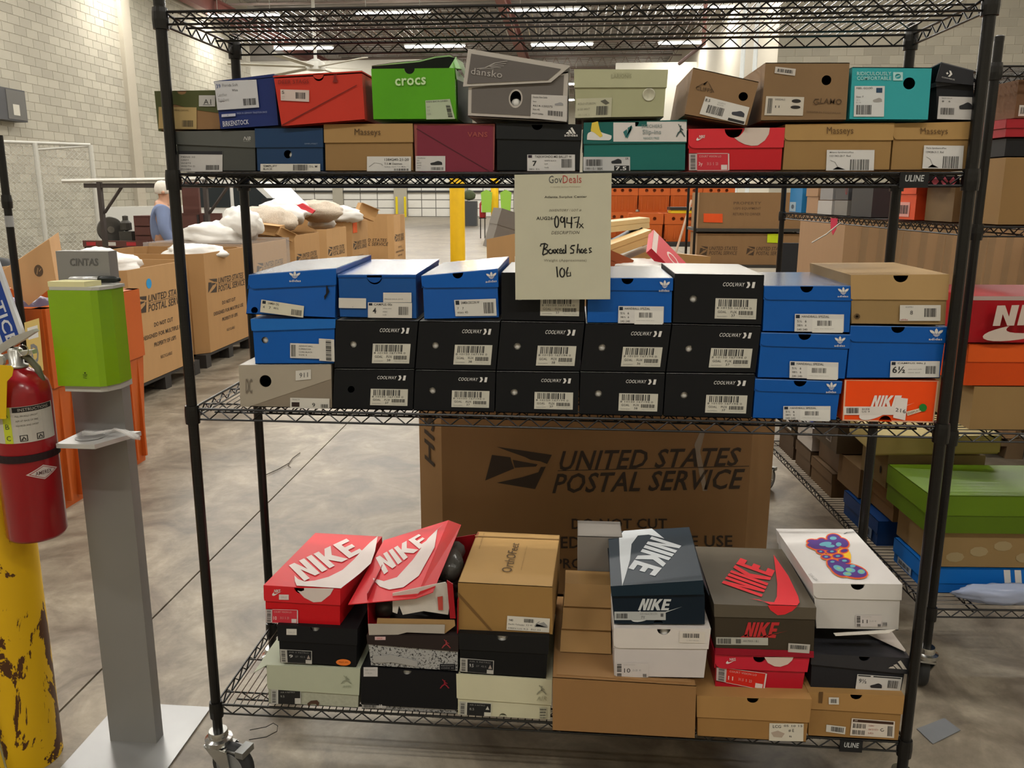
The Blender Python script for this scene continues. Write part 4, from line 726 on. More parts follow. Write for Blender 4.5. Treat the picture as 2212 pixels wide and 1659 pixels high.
word(b.o, [(.6373,-.0008,1.8376),(.7078,-.0008,1.8368),(.7085,-.0008,1.8293),(.638,-.0008,1.83)], 'RIDICULOUSLY', '#a7d3d3', .012); word(b.o, [(.6382,-.0008,1.8282),(.7087,-.0008,1.8274),(.7094,-.0008,1.8199),(.6388,-.0008,1.8206)], 'COMFORTABLE', '#a7d3d3', .012); art(b.o, [(.7117,-.0008,1.8358),(.7316,-.0008,1.8356),(.7333,-.0008,1.8187),(.7133,-.0008,1.8189)], [('hole', rect(0, 0, 1, 1), ell(.5, .5, .3, .3)), ribbon([(.3, .6), (.7, .4)], .1)], '#a7d3d3', 'round_mark')
lab(b.o, [(.6351,-.0007,1.8085),(.6973,-.0007,1.8079),(.7013,-.0007,1.7453),(.6386,-.0007,1.7457)], [('txt', 'FEEL GOOD', .06, .04, .6, .1, '#444444'), ('rect', '#25415c', .72, .06, .92, .22), ('txt', 'Size: 7', .06, .32, .3, .38, '#444444'), ('bar', .08, .62, .6, .93), ('p', '#9a9894', [SHOE], .62, .38, .92, .52)]+small('UK 5', 'EU 38', y0=.44, gap=.08, h=.04, x0=.06, c='#999999'), '#cdd0d0', 'size_label')
b = Box('black shoe box with white star and arrow mark behind the right post, upper shelf', None, [(.8161,1.739),(.8937,1.7356),(.8837,1.8226),(.8069,1.8168)], .012, .3, '#26272b', lid=(.12, .08, '#2b2c30', .004, 0), mat=matte('#1e1f22'))
lq = [(.8091,.002,1.8537),(.8766,.002,1.8362),(.8798,.002,1.8083),(.8018,.002,1.8165)]
MB().slab(lq, (0, .002, 0)).build('lid_flap', matte('#2b2c30'), b.o, fix=True)
MB().slab([lq[0], lq[1], (lq[1][0], .3, lq[1][2]-.02), (lq[0][0]-.0, .3, lq[0][2]-.02)], (0, 0, .002)).build('lid_top', matte('#55575c'), b.o, fix=True)
art(b.o, [(.8187,.001,1.8395),(.834,.001,1.8366),(.8335,.001,1.8245),(.8181,.001,1.8274)], [[(.5, 0), (.75, 0), (1, .5), (.7, 1), (.45, 1), (.7, .5)], [(.1, .5), (.25, .42), (.3, .25), (.38, .42), (.52, .5), (.38, .58), (.3, .75), (.24, .58)]], wh, 'star_mark'); word(b.o, [(.8126,.001,1.8266),(.8395,.001,1.8207),(.8398,.001,1.8179),(.8129,.001,1.8238)], 'CONVERSE', '#bdbdbb', .01)
lab(b.o, [(.8153,.011,1.7874),(.8838,.011,1.7849),(.8872,.011,1.7384),(.8164,.011,1.7408)], [('bar', .08, .5, .5, .8), ('p', '#2a2b2e', [SHOE], .62, .22, 1, .55), ('txt', 'CHUCK TAYLOR', .08, .06, .4, .1), ('txt', '8   6', .1, .18, .35, .25, '#555555')], '#bdbbb9', 'size_label')
# ----- bottom shelf, row 1
mint = '#b3b8a2'
b = Box('mint green shoe box with speckled base at left end of bottom shelf', None, [(-.752,.2413),(-.5061,.2413),(-.4965,.3623),(-.7474,.3594)], .008, .33, mint, lid=(.62, .66, mint, .0035, .008), mat=M('#a3a593', .6, 'board', var=.22, scale=120), lidmat=matte('#aeb39d'))
MB().slab([(-.7761,.1738,.345),(-.7205,.0289,.345),(-.7542,.0304,.345),(-.7777,-.0106,.345),(-.7784,.087,.345)], (0, 0, -.002)).build('open_side_flap', matte('#aeb39d'), b.o, fix=True)
art(b.o, [(-.5483,.003,.3396),(-.5183,.003,.3413),(-.5193,.003,.3168),(-.5493,.003,.3151)], JUMP, '#8b907c', 'jumping_figure'); word(b.o, [(-.5457,.003,.3112),(-.5207,.003,.3126),(-.521,.003,.3058),(-.546,.003,.3043)], 'AIR', '#99a08a', 0)
lab(b.o, [(-.7409,.006,.2856),(-.6595,.006,.2903),(-.6617,.006,.2473),(-.7435,.006,.2424)], [('rect', '#aaa9a3', 0, 0, .2, 1), ('vbar', .04, .1, .16, .9), ('rect', '#1b1a19', .24, .02, .98, .6), ('rect', '#1b1a19', .24, .6, .8, 1), ('txt', 'AIR 4 RETRO', .32, .14, .8, .24, '#8a8a84', 0), ('txt', '9.5', .32, .4, .45, .55, '#9a9a94', 0)], '#bab9b2', 'size_label')
art(b.o, [(-.6436,.0068,.259),(-.6106,.0068,.2609),(-.6115,.0068,.2415),(-.6446,.0068,.2395)], [[(0, .5), (.3, .1), (.8, 0), (1, .4), (.9, 1), (.7, .6), (.3, .6), (.1, 1)]], '#4b3526', 'rust_stain')
b = Box('black shoe box with red jumping figure on the lid and speckled base, bottom row', None, [(-.4967,.2413),(-.2421,.2413),(-.237,.3645),(-.4909,.3679)], .006, .33, '#131315', lid=(.88, .88, '#131315', .0035, .006), notch=(.47, .0125), tissue=(.47, .88, .011), mat=M('#8b8a88', .6, 'speckle'), lidmat=matte('#141416'))
art(b.o, [(-.284,.001,.345),(-.2584,.001,.3465),(-.2587,.001,.3196),(-.2844,.001,.3181)], JUMP, '#8c1f2e', 'jumping_figure')
lab(b.o, [(-.4852,.001,.3687),(-.4475,.001,.3708),(-.4484,.001,.3438),(-.4862,.001,.3417)], [('txt', 'SHIP CODE', .1, .2, .8, .35, '#999999', 0), ('txt', '10-20-30', .1, .55, .6, .7, '#999999', 0)], '#bdbab8', 'paper_sticker')
lab(b.o, [(-.4927,.0035,.2633),(-.4291,.0035,.2644),(-.4295,.0035,.2492),(-.4933,.0035,.2468)], [('bar', .05, .1, .6, .9), ('txt', '10', .72, .2, .84, .8, '#dddddd', .01)], '#a9a7a3', 'size_label')
crm = '#c5c2a4'
b = Box('cream shoe box with grey jumping figure, bottom row beside the large carton', None, [(-.2381,.2413),(.0052,.2413),(.0073,.3596),(-.2392,.363)], .004, .33, crm, lid=(.59, .62, crm, .0035, .004), bnotch=(.49, .011), mat=matte('#c3c0a4'), lidmat=matte('#c6c3a6'))
art(b.o, [(-.0317,-.001,.3434),(-.0055,-.001,.3449),(-.0051,-.001,.3182),(-.0314,-.001,.3167)], JUMP, '#8f8e78', 'jumping_figure'); word(b.o, [(-.0314,-.001,.3114),(-.0051,-.001,.3129),(-.0049,-.001,.3009),(-.0313,-.001,.2993)], 'AIR', '#a5a389', .01, .2)
lab(b.o, [(-.2325,.0025,.2822),(-.1485,.0025,.2818),(-.1498,.0025,.2437),(-.2342,.0025,.244)], [('rect', '#a9a79c', 0, 0, .2, 1), ('vbar', .04, .1, .16, .9), ('rect', '#1b1b1b', .24, .04, .98, .7), ('rect', '#1b1b1b', .24, .7, .78, 1), ('txt', 'AIR 3 RETRO', .32, .14, .8, .24, '#8a8a84', 0), ('p', '#b9b7ad', [[(0, 1), (.5, 0), (1, 1)]], .82, .22, .94, .5), ('txt', '8.5', .32, .42, .46, .6, '#9a9a94', 0)], '#c0beb0', 'size_label')
lab(b.o, [(-.024,.0028,.277),(-.0048,.0028,.2781),(-.0044,.0028,.2457),(-.0237,.0028,.2445)], [('bar', .1, .1, .9, .25), ('bar', .1, .35, .9, .5), ('bar', .1, .62, .9, .74), ('txt', 'PROMO', .1, .85, .9, .95)], '#b5b39c', 'grey_code_label')
b = Box('large plain brown carton overhanging the bottom shelf front edge', None, [(.0112,.2413),(.3698,.2413),(.3667,.3907),(.0093,.3947)], -.04, .42, kraft, mat=card('#8f6a40'), top=card('#956f44'), name='carton', cat='carton')
MB().slab([b.P(.03, 1.004, .01), b.P(.97, 1.004, .01), b.P(.97, 1.004, .2), b.P(.03, 1.004, .2)], (0, 0, .0015)).build('top_flap', card('#99744a'), b.o, fix=True)
b = Box('kraft shoe box with torn white label and half-moon notch, bottom row', None, [(.3766,.2413),(.6442,.2413),(.6469,.3658),(.3708,.3585)], -.03, .36, kraft, lid=(.51, .53, '#a27b47', .0035, 0), notch=(.49, .0135), mat=card('#956f3e'), lidmat=card('#a17a47'))
lab(b.o, [(.5513,-.031,.2911),(.6342,-.031,.295),(.6367,-.031,.2456),(.5534,-.031,.2415)], [('txt', 'LCG', .1, .08, .34, .25, '#444444', .01), ('txt', '05 10 15', .42, .06, .96, .18, '#555555'), ('txt', '46', .58, .66, .66, .78, '#444444'), ('txt', '# E', .56, .3, .72, .48, '#444444'), ('p', '#a9998a', [[(0, .3), (.5, 0), (1, .4), (.8, 1), (.2, .9)]], .05, .4, .45, .8)], '#cbc5b6', 'torn_label')
b = Box('kraft shoe box with several barcode stickers at right end of bottom row', None, [(.656,.2413),(.876,.2413),(.8765,.3707),(.6483,.3676)], -.004, .34, kraft, lid=(.37, .40, '#a37c49', .0035, 0), notch=(.5, .0135), mat=card('#94703f'), lidmat=card('#a27c49'))
lab(b.o, [(.696,-.009,.357),(.7205,-.009,.3578),(.7221,-.009,.3386),(.6976,-.009,.3378)], [('bar', .2, .2, .8, .8)], name='small_sticker'); lab(b.o, [(.6978,-.0055,.278),(.7454,-.0055,.2745),(.745,-.0055,.2534),(.6982,-.0055,.2583)], [('bar', .25, .15, .9, .8)], name='barcode_sticker')
art(b.o, [(.6715,-.0085,.3707),(.6816,-.0085,.3713),(.6819,-.0085,.3391),(.6728,-.0085,.3398)], [rect(0, 0, 1, 1)], '#5b4120', 'brown_mark')
lab(b.o, [(.7579,-.0055,.3),(.862,-.0055,.2974),(.8643,-.0055,.2506),(.7575,-.0055,.2516)], [('rect', '#3b2417', .03, .04, .97, .2), ('txt', 'JIE', .06, .07, .14, .17, '#bdb3a6'), ('bar', .04, .28, .34, .55), ('bar', .04, .66, .34, .92), ('p', '#2a2a2a', [('a') and ribbon(ell(.5, .5, .45, .45, 14, 0, 300), .16)], .68, .46, .76, .64), ('bar', .84, .3, .96, .9)]+small('CUERO', 'SINTETICO', 'SUELA', x0=.4, x1=.75, y0=.3, gap=.22, h=.1, c='#a05a50'), '#cfc6ba', 'size_label')
# ----- row 2
b = Box('black shoe box with orange oval sticker under the big red box', None, [(-.7129,.3653),(-.5065,.3624),(-.4998,.4757),(-.7127,.477)], .008, .33, '#121214', lid=(.42, .42, '#161617', .003, 0), notch=(.47, .0115), tissue=(.47, .88, .010), mat=matte('#111113'), lidmat=matte('#161618'))
lab(b.o, [(-.6881,.004,.4672),(-.6607,.004,.4679),(-.6617,.004,.4506),(-.6891,.004,.4499)], [('txt', 'SALE', .2, .4, .8, .7, '#aaaaaa', 0)], name='small_sticker')
art(b.o, [(-.5599,.0068,.3852),(-.5201,.0068,.386),(-.5209,.0068,.3671),(-.5607,.0068,.3663)], [ell(.5, .5, .5, .5)], '#e0772b', 'orange_oval'); word(b.o, [(-.5524,.0058,.3795),(-.5275,.0058,.3802),(-.5278,.0058,.3748),(-.5526,.0058,.3741)], 'thank you', '#8e4a1c', 0)
jl = lambda q, b, big='9': lab(b.o, q, [('rect', '#a9a79f', 0, 0, .2, 1), ('vbar', .04, .08, .16, .92), ('rect', '#17181a', .22, .03, .98, .7), ('rect', '#17181a', .22, .7, .8, .98), ('txt', 'AIR 5 RETRO', .28, .12, .9, .22, '#7c7c7a', 0), ('txt', big, .28, .36, .4, .6, '#b9b9b6', .01), ('txt', '27  42.5', .48, .42, .78, .54, '#7c7c7a', 0), ('p', '#9a8f88', [[(0, 1), (.5, 0), (1, 1)]], .84, .3, .95, .62)], '#b3b0aa', 'size_label')
jl([(-.7102,.0068,.4055),(-.6238,.0068,.4047),(-.6257,.0068,.3668),(-.7098,.0068,.3676)], b)
b = Box('dark lidded shoe box with speckled grey base under the torn red box', None, [(-.4673,.3692),(-.237,.3659),(-.2346,.4718),(-.4741,.4596)], .006, .33, '#3a302f', lid=(.28, .44, '#2d2422', .003, 0), mat=M('#a0a09e', .6, 'speckle'), lidmat=matte('#2c2321'))
art(b.o, [(-.2775,.002,.4589),(-.2534,.002,.4601),(-.2537,.002,.4351),(-.2779,.002,.4339)], JUMP, '#9a3b3f', 'jumping_figure'); lab(b.o, [(-.4525,.0025,.4575),(-.4243,.0025,.4589),(-.4246,.0025,.4497),(-.4528,.0025,.4482)], [('txt', 'SALE', .2, .3, .7, .7, '#b03030', 0)], '#c9a9a9', 'red_sticker')
MB().slab([(-.4593,.003,.401),(-.4113,.003,.4063),(-.342,.003,.3927),(-.3423,.003,.3753),(-.4058,.003,.3852),(-.46,.003,.3809)], (0, .0006, 0)).build('curled_label', matte('#9d9c99'), b.o, fix=True)
lab(b.o, [(-.284,.005,.3866),(-.2427,.005,.3889),(-.2429,.005,.3715),(-.2842,.005,.3692)], [('txt', 'REGION', .1, .15, .9, .35, '#8e8e8e', 0), ('txt', 'CODE 40', .1, .55, .9, .75, '#8e8e8e', 0)], '#17171a', 'black_label')
b = Box('black shoe box with round half-moon notch under the brown wide box', None, [(-.2307,.3635),(-.007,.3601),(-.0013,.4797),(-.2319,.4797)], .004, .33, '#151515', lid=(.4, .4, '#191919', .003, 0), notch=(.48, .0145), tissue=(.48, .86, .011), mat=matte('#121212'), lidmat=matte('#181818'))
jl([(-.23,.0028,.4082),(-.1422,.0028,.405),(-.1435,.0028,.3665),(-.2304,.0028,.3696)], b, '9.5')
b = Box('white shoe box with size 10 label standing on the large brown carton', None, [(.1639,.3905),(.3874,.398),(.3949,.5378),(.1611,.5274)], -.02, .33, '#cfc9c4', lid=(.4, .4, '#d3cec8', .0035, .014), notch=(.52, .0155), tissue=(.54, .85, .009), mat=matte('#c5bfbd'), lidmat=matte('#d0cac5'))
F = lambda x0, y0, x1, y1, b=b, d=.0005: [b.P(x0, 1-y0, -d), b.P(x1, 1-y0, -d), b.P(x1, 1-y1, -d), b.P(x0, 1-y1, -d)]
lab(b.o, [(.3206,-.0245,.5279),(.3823,-.0245,.5298),(.3828,-.0245,.4985),(.3209,-.0245,.4965)], [('bar', .14, .18, .8, .55), ('txt', 'L 10-1 45123', .3, .72, .75, .82, '#999999', 0)], '#cfc8bf', 'pale_sticker')
def plainlab(q, b, big): return lab(b.o, q, [('vbar', .04, .04, .18, .6), ('vbar', .04, .7, .18, .95), ('txt', big, .26, .36, .45, .66, '#3b3b3b', .004), ('txt', '35-28  40', .52, .42, .78, .56, '#9b9b9b', 0), ('txt', 'DUNK LOW RETRO', .26, .08, .6, .15, '#9b9b9b', 0), ('bar', .84, .74, .96, .96)], '#c5bfbc', 'size_label')
plainlab([(.1673,-.0215,.4304),(.2476,-.0215,.4348),(.249,-.0215,.395),(.1684,-.0215,.3905)], b, '10')
b = Box('glossy red shoe box with bowed front flap and white half circle, under the brown box', None, [(.4207,.3569),(.6357,.3458),(.6433,.4546),(.4179,.4515)], .01, .34, '#b4182c', lid=(.40, .36, '#c01f33', .006, .02), notch=(.475, .0145), mat=M('#b0142a', .3, 'board', var=.1, scale=9, bump=.3), lidmat=M('#c21e34', .3, 'board', var=.1, scale=9, bump=.3))
art(b.o, [(.5356,.002,.4525),(.6063,.002,.4563),(.6082,.002,.4296),(.5374,.002,.4257)], [[(0, 0), (1, 0), (.95, .35), (.8, .75), (.55, 1), (.35, .95), (.12, .6)]], '#cdbcb0', 'white_curve'); art(b.o, [(.4422,.002,.441),(.4694,.002,.4425),(.4702,.002,.4297),(.4429,.002,.4282)], [SWOOSH], wh, 'curved_tick'); word(b.o, [(.4511,.002,.4454),(.4658,.002,.4462),(.4663,.002,.4385),(.4515,.002,.4377)], 'NIKE', wh, .01)
nikelab([(.4219,.0085,.4152),(.5471,.0085,.4041),(.5434,.0085,.3558),(.4228,.0085,.3763)], b, '11', '#c8281f')
Yb = .02
b = Box('scuffed black shoe box with white three-bar mark and size 9½ label', None, [(.658,.3575),(.8776,.3573),(.886,.464),(.6544,.463)], .016, .34, '#26262a', lid=(.28, .42, '#2b2b2f', .006, 0), notch=(.54, .012), mat=matte('#222226'), lidmat=M('#2c2c30', .4, 'board', var=.2, scale=12, bump=.6), top=M('#2c2c30', .4, 'board', var=.2, scale=12, bump=.6))
art(b.o, [(.8418,.0095,.4504),(.8795,.0095,.46),(.8833,.0095,.4324),(.8379,.0095,.4337)], BARS3, '#b9b3aa', 'three_bar_mark')
art(b.o, [(.8042,.1107,.4677),(.8904,.1406,.468),(.8866,.0302,.468),(.8571,.0194,.4679)], [[(.1, .05), (.95, 0), (1, .95), (.85, 1)]], '#b5aca2', 'white_top_bars', off=.0012)
MB().slab([(.63, -.0, .452), (.74, .0, .448), (.86, .02, .449), (.84, .12, .4495), (.64, .12, .4495)], (0, 0, .003)).build('loose_paper', matte('#c5bdb2'), b.o, fix=True) if False else None
lab(b.o, [(.7683,.0145,.41),(.8766,.0145,.4071),(.8746,.0145,.3594),(.7668,.0145,.3622)], [('rect', '#2a2a2c', .02, .03, .3, .1), ('rect', '#2a2a2c', .36, .03, .97, .1), ('rect', '#2a2a2c', .02, .87, .9, .95), ('txt', '9½', .05, .24, .22, .5, '#333333', .005), ('p', '#26262a', [SHOE], .32, .42, .58, .72), ('bar', .7, .22, .94, .66)], '#c3c1be', 'size_label')
# ----- row 3
b = Box('big red shoe box with white block lettering and tick across its lid, at the left', None, [(-.7501,.4737),(-.5491,.4677),(-.5445,.5786),(-.7459,.5827)], .02, .33, '#c3121b', lid=(.42, .40, '#d0232b', .004, .008), dx=.09, notch=(.48, .0165), mat=gloss('#bf121b'), lidmat=gloss('#cf242c'))
tq = [(-.7207,.1305,.5826),(-.6131,.3226,.5805),(-.543,.2437,.5791),(-.6491,.0477,.5812)]
art(b.o, tq, NIKE, '#d9cdc8', 'lid_lettering', off=.001)
sp = [(-.5257,.3509,.5787),(-.5371,.3064,.579),(-.5462,.2513,.5791),(-.5539,.1898,.5793),(-.5676,.1222,.5796),(-.5928,.078,.5801),(-.6227,.0529,.5807),(-.6474,.0445,.5812),(-.6685,.055,.5816),(-.6852,.0742,.5819),(-.6734,.0438,.5817),(-.6601,.0196,.5814),(-.5997,.0197,.5802),(-.543,.0192,.5791),(-.526,.0732,.5787),(-.5161,.1067,.5785),(-.5016,.1704,.5782),(-.5086,.2469,.5784)]
sw = MB(); z0 = Vector((0, 0, .0014)); k = len(sp); fl, tr = tess([[(p[0], p[1]) for p in sp]]); sw.add([Vector(p)+z0 for p in sp], tr); sw.build('lid_tick', ink('#d9cdc8'), b.o)
art(b.o, [(-.6586,.0155,.5823),(-.5602,.0155,.5815),(-.5608,.0155,.541),(-.6609,.0155,.5389)], [[(.2, .06), (1, 0), (.9, .45), (.66, .95), (.45, 1), (.2, .7), (.02, .25), (.12, .3), (.2, .22)]], '#d3c6c0', 'front_curve', off=.0006)
word(b.o, [(-.7199,.0155,.5717),(-.7025,.0155,.5725),(-.703,.0155,.5633),(-.7205,.0155,.5625)], 'NIKE', wh, .02, .2); art(b.o, [(-.7252,.0155,.5675),(-.6978,.0155,.5688),(-.6986,.0155,.5543),(-.726,.0155,.553)], [SWOOSH], wh, 'curved_tick')
lab(b.o, [(-.707,.0152,.558),(-.6809,.0152,.5587),(-.6816,.0152,.5442),(-.7078,.0152,.5435)], [('txt', 'SALE', .2, .3, .8, .7, '#bbaaaa', 0)], '#d8ccc8', 'small_sticker')
nikelab([(-.7464,.0185,.5134),(-.6595,.0185,.5149),(-.6616,.0185,.4749),(-.7489,.0185,.4733)], b, '10')
# torn red box
t = thing('shoe_box', (-.3879,.17,.3685), 'torn open red shoe box with its lettered lid lying crooked on top', 'shoe box')
c0, c1, c2, c3 = [Vector(p) for p in [(-.472,.012,.4576),(-.2367,.012,.4682),(-.2356,.012,.5736),(-.4684,.012,.5628)]]; zt = c2.z+.02; zb_ = c0.z+.0012
rm = gloss('#9c1620'); kr = card('#9c7c50')
mb = MB().box(c0.x, c1.x, .012, .33, zb_, zb_+.002).box(c0.x, c0.x+.002, .012, .33, zb_, zt-.02).slab([(c0.x+.03, .33, zb_), (c1.x+.016, .33, zb_), (c1.x+.016, .33, zt+.015), (c1.x-.08, .33, zt-.005), (c0.x+.03, .33, zt-.05)], (0, -.002, 0))
mb.slab([(c1.x-.002, .012, zb_), (c1.x-.002, .33, zb_), (c1.x+.016, .33, zt+.02), (c1.x+.004, .06, zt+.004), (c1.x, .012, zt-.03)], (.002, 0, 0)); mb.build('box_body', rm, t, fix=True)
MB().slab([(-.47,.004,.4913),(-.2688,.004,.4987),(-.2704,.004,.4738),(-.3683,.004,.4728),(-.3916,.004,.465),(-.4687,.004,.4598)], (0, .002, 0)).build('front_flap', matte('#a9a298'), t, fix=True)
MB().slab([(-.4463,.0085,.5057),(-.2442,.0085,.5104),(-.2431,.0085,.4948),(-.2711,.0085,.4711),(-.3678,.0085,.4833),(-.4496,.0085,.4792)], (0, .003, 0)).build('kraft_lining', kr, t, fix=True)
mb = MB().slab([(-.4068,.02,.5719),(-.2951,.02,.6028),(-.2686,.02,.6091),(-.2533,.02,.5866),(-.2626,.02,.5187),(-.3266,.02,.5261),(-.3816,.02,.513),(-.3907,.02,.5387),(-.3962,.02,.5149),(-.4083,.02,.5196)], (0, .003, 0)); mb.build('white_paper', M('#c6bfb6', .8, 'paper', bump=.5), t, fix=True)
MB().slab([(-.2889,.016,.569),(-.2757,.016,.5722),(-.2751,.016,.5334),(-.2871,.016,.5328)], (0, .001, 0)).build('red_strip', gloss('#b5473d'), t, fix=True)
MB().slab([(-.263,.008,.6205),(-.2477,.008,.611),(-.2416,.008,.516),(-.256,.008,.5153)], (0, .004, 0)).build('torn_edge', rm, t, fix=True)
mb = MB()
for k in range(7):
    a = random.uniform(0, 6.3); mb.lathe([(.001, 0), (.03, .008), (.038, .03), (.02, .05), (.001, .055)], (c0.x+.03+.028*k % .18+.0, .09+.03*(k % 4)+.05*random.random(), zb_+.003+.02*(k % 3)), 9, (.3*math.cos(a), .3*math.sin(a), 1))
mb.build('crumpled_wrapping', M('#4c4b46', .35, 'plastic', bump=1, scale=25), t, smooth=True)
pg = (-.2662,.2,.592)
MB().lathe([(.001, 0), (.03, .01), (.04, .05), (.025, .1), (.03, .14), (.001, .15)], (pg[0]-.012, .12, pg[2]-.012), 9, (0, 1, .05)).build('grey_wrapping', M('#4c4b46', .25, 'plastic', bump=1, scale=25), t, smooth=True)
D_, C_, A_ = [Vector(p) for p in [(-.5193,0.,.5467),(-.3417,0.,.5724),(-.5001,.32,.5817)]]
lidq = [(-.5193,0.,.5467),(-.3417,0.,.5724),(-.3195,.4041,.6163),(-.5001,.32,.5817)]
n = (Vector(lidq[1])-Vector(lidq[0])).cross(Vector(lidq[3])-Vector(lidq[0])).normalized()
MB().slab(lidq, -n*.002).build('lid', gloss('#d02a32'), t, fix=True)
MB().slab([lidq[1], lidq[2]]+[(-.2579,.24,.6732),(-.2972,0.,.5917)], (0, 0, -.002)).build('lid_side', gloss('#c32229'), t, fix=True)
art(t, [(-.4995,.2196,.5717),(-.3969,.3321,.5979),(-.3538,.2838,.5992),(-.4537,.1262,.5689)], NIKE, '#d9cdc8', 'lid_lettering', off=.002)
sp = [(-.3302,.3824,.6126),(-.3439,.3517,.6075),(-.335,.2443,.598),(-.3533,.1024,.581),(-.3853,.053,.5714),(-.4219,.0482,.5656),(-.4511,.0669,.5633),(-.4763,.1007,.5631),(-.4815,.1128,.5635),(-.4465,.092,.5665),(-.4134,.1058,.5727),(-.3868,.1872,.5847),(-.3637,.3015,.5996)]
a_ = (Vector(lidq[1])-Vector(lidq[0])).normalized(); b_ = n.cross(a_); fl, tr = tess([[(Vector(p).dot(a_), Vector(p).dot(b_)) for p in sp]])
MB().add([Vector(p)+n*.002 for p in sp], tr).build('lid_tick', ink('#d9cdc8'), t)
# wide brown box
b = Box('tall tan shoe box with thin vertical lettering on its lid and diagonal fold', None, [(-.2378,.4727),(.0077,.4747),(.006,.6098),(-.2367,.6122)], .02, .32, tan_, dx=.04, mat=card('#96733f'), top=card('#ab8750'))
art(b.o, [(-.2365,.0195,.5851),(-.1426,.0195,.4752),(-.1498,.0195,.4749),(-.2369,.0195,.5747)], [rect(0, 0, 1, 1)], '#6e5029', 'diagonal_fold')
word(b.o, [(-.1318,.0867,.6116),(-.1194,.2707,.6115),(-.0951,.2639,.6113),(-.1036,.0844,.6114)], 'OrthOFeet', '#4e3a1f', 0, off=.001); word(b.o, [(-.0816,.1002,.6112),(-.0746,.2507,.6111),(-.0707,.2511,.6111),(-.0779,.1005,.6111)], 'with revolutionary comfort system', '#7a5f38', 0, off=.001)
word(b.o, [(-.2073,.2179,.6124),(-.205,.3258,.6123),(-.201,.3262,.6123),(-.2031,.2154,.6123)], 'www.orthofeet.com', '#6a5029', 0, off=.001)
art(b.o, [(-.2272,.3069,.6126),(.0153,.3108,.6102),(.0154,.3044,.6102),(-.2264,.3005,.6126)], [rect(0, 0, 1, 1)], '#8f6d3c', 'lid_seam', off=.001)
lab(b.o, [(-.109,.018,.5247),(.0001,.018,.5222),(-.0018,.018,.4832),(-.1113,.018,.4855)], [('txt', '940', .04, .2, .14, .35, '#444444', .01), ('bar', .4, .12, .64, .38), ('p', '#8a8a88', [ribbon([(0, .9), (.1, .5), (.35, .1), (.7, .1), (1, .6), (.98, .95), (0, .95)], .09)], .66, .2, .96, .66), ('txt', 'Pacific Palisades  9.5 W', .04, .5, .6, .62, '#777777', 0), ('txt', 'MEN US 9.5  EU 43', .04, .8, .8, .9, '#777777', 0)], '#cdc9be', 'size_label')
# flat grey box and folded cartons behind
bt = .3987
b = Box('plain grey shoe box standing behind the folded kraft cartons', None, [(.0716,.3987),(.1999,.3987),(.1938,.6453),(.0677,.6446)], .26, .11, '#6d6862', mat=matte('#827c75'))
t = thing('folded_cartons', (.1009,.14,.4039), 'pile of folded kraft cartons lying on the large brown carton', 'carton')
zt_ = .5479; xa, xb = .0265, .1604
for k in range(3):
    h = (zt_-bt)/3; z = bt+h*k
    MB().slab([(xa+.004*k, .07+.03*k, z), (xb, .07+.03*k, z), (xb, .11+.03*k, z+h-.004), (xa+.004*k+.002, .11+.03*k, z+h-.004)], (0, .08, .0)).build('folded_carton', card('#a07c4c'), t, fix=True)
# navy box with swung lid
b = Box('navy shoe box with white tick lettering, its lid lying loose on top', None, [(.1602,.5316),(.3836,.5415),(.3793,.6258),(.1523,.6116)], -.012, .33, '#12202c', mat=matte('#0f1c28'), open_top=True, bnotch=(.49, .012))
art(b.o, [(.1602,-.0128,.5321),(.3823,-.0128,.5431),(.3827,-.0128,.5356),(.1604,-.0128,.5245)], [rect(0, 0, .42, .6), rect(.56, 0, 1, .6)], '#c9c5c0', 'white_base_edge') if False else None
q4 = [(.1558,.3064,.6368),(.3816,.2995,.663)]; fl_, fr_ = [(.149,-.02,.6355),(.3718,-.02,.6614)]
lm = gloss('#142734')
MB().slab([fl_, fr_, q4[1], q4[0]], (0, 0, .002)).build('lid', lm, b.o, fix=True)
MB().slab([(.149,-.02,.6355),(.3718,-.02,.6614),(.3758,-.02,.6261),(.1519,-.02,.6109)], (0, .002, 0)).build('lid_front', lm, b.o, fix=True)
MB().slab([fr_, q4[1], tuple(Vector(q4[1])+Vector((.012, 0, -.035))), tuple(Vector(fr_)+Vector((.018, .005, -.04)))], (-.002, 0, 0)).build('lid_side', lm, b.o, fix=True)
art(b.o, [(.3449,.1797,.6588),(.26,.016,.6489),(.198,.0683,.6417),(.2735,.2534,.6505)], NIKE, '#cbd0d3', 'lid_lettering', off=.0028)
sp = [(.3054,.2322,.6542),(.2783,.306,.651),(.1997,.3037,.6419),(.1842,.2691,.6401),(.179,.1215,.6395),(.1769,-.0249,.6392),(.1902,.0388,.6408),(.2051,.1174,.6425),(.215,.2119,.6437),(.2361,.265,.6461),(.2658,.2661,.6496)]
fl, tr = tess([[(p[0], p[1]) for p in sp]]); MB().add([Vector(p)+Vector((0, 0, .0030)) for p in sp], tr).build('lid_tick', ink('#cbd0d3'), b.o)
art(b.o, [(.2285,-.0125,.6042),(.2984,-.0125,.6062),(.2929,-.0125,.5761),(.2183,-.0125,.5725)], NIKE, '#bfc4c6', 'front_lettering'); art(b.o, [(.1998,-.0125,.5817),(.3262,-.0125,.5876),(.3281,-.0125,.5453),(.2012,-.0125,.539)], [SWOOSH], '#c6cbcd', 'curved_tick')
lab(b.o, [(.1603,-.0135,.5665),(.2862,-.0135,.5726),(.2871,-.0135,.5501),(.161,-.0135,.5439)], [('bar', .04, .2, .26, .8), ('bar', .9, .2, .96, .6), ('txt', 'AIR MAX 90 LTR', .5, .15, .84, .35, '#888888', 0), ('txt', '7Y', .52, .5, .6, .85, '#666666', 0)], '#aeb1b0', 'size_label')
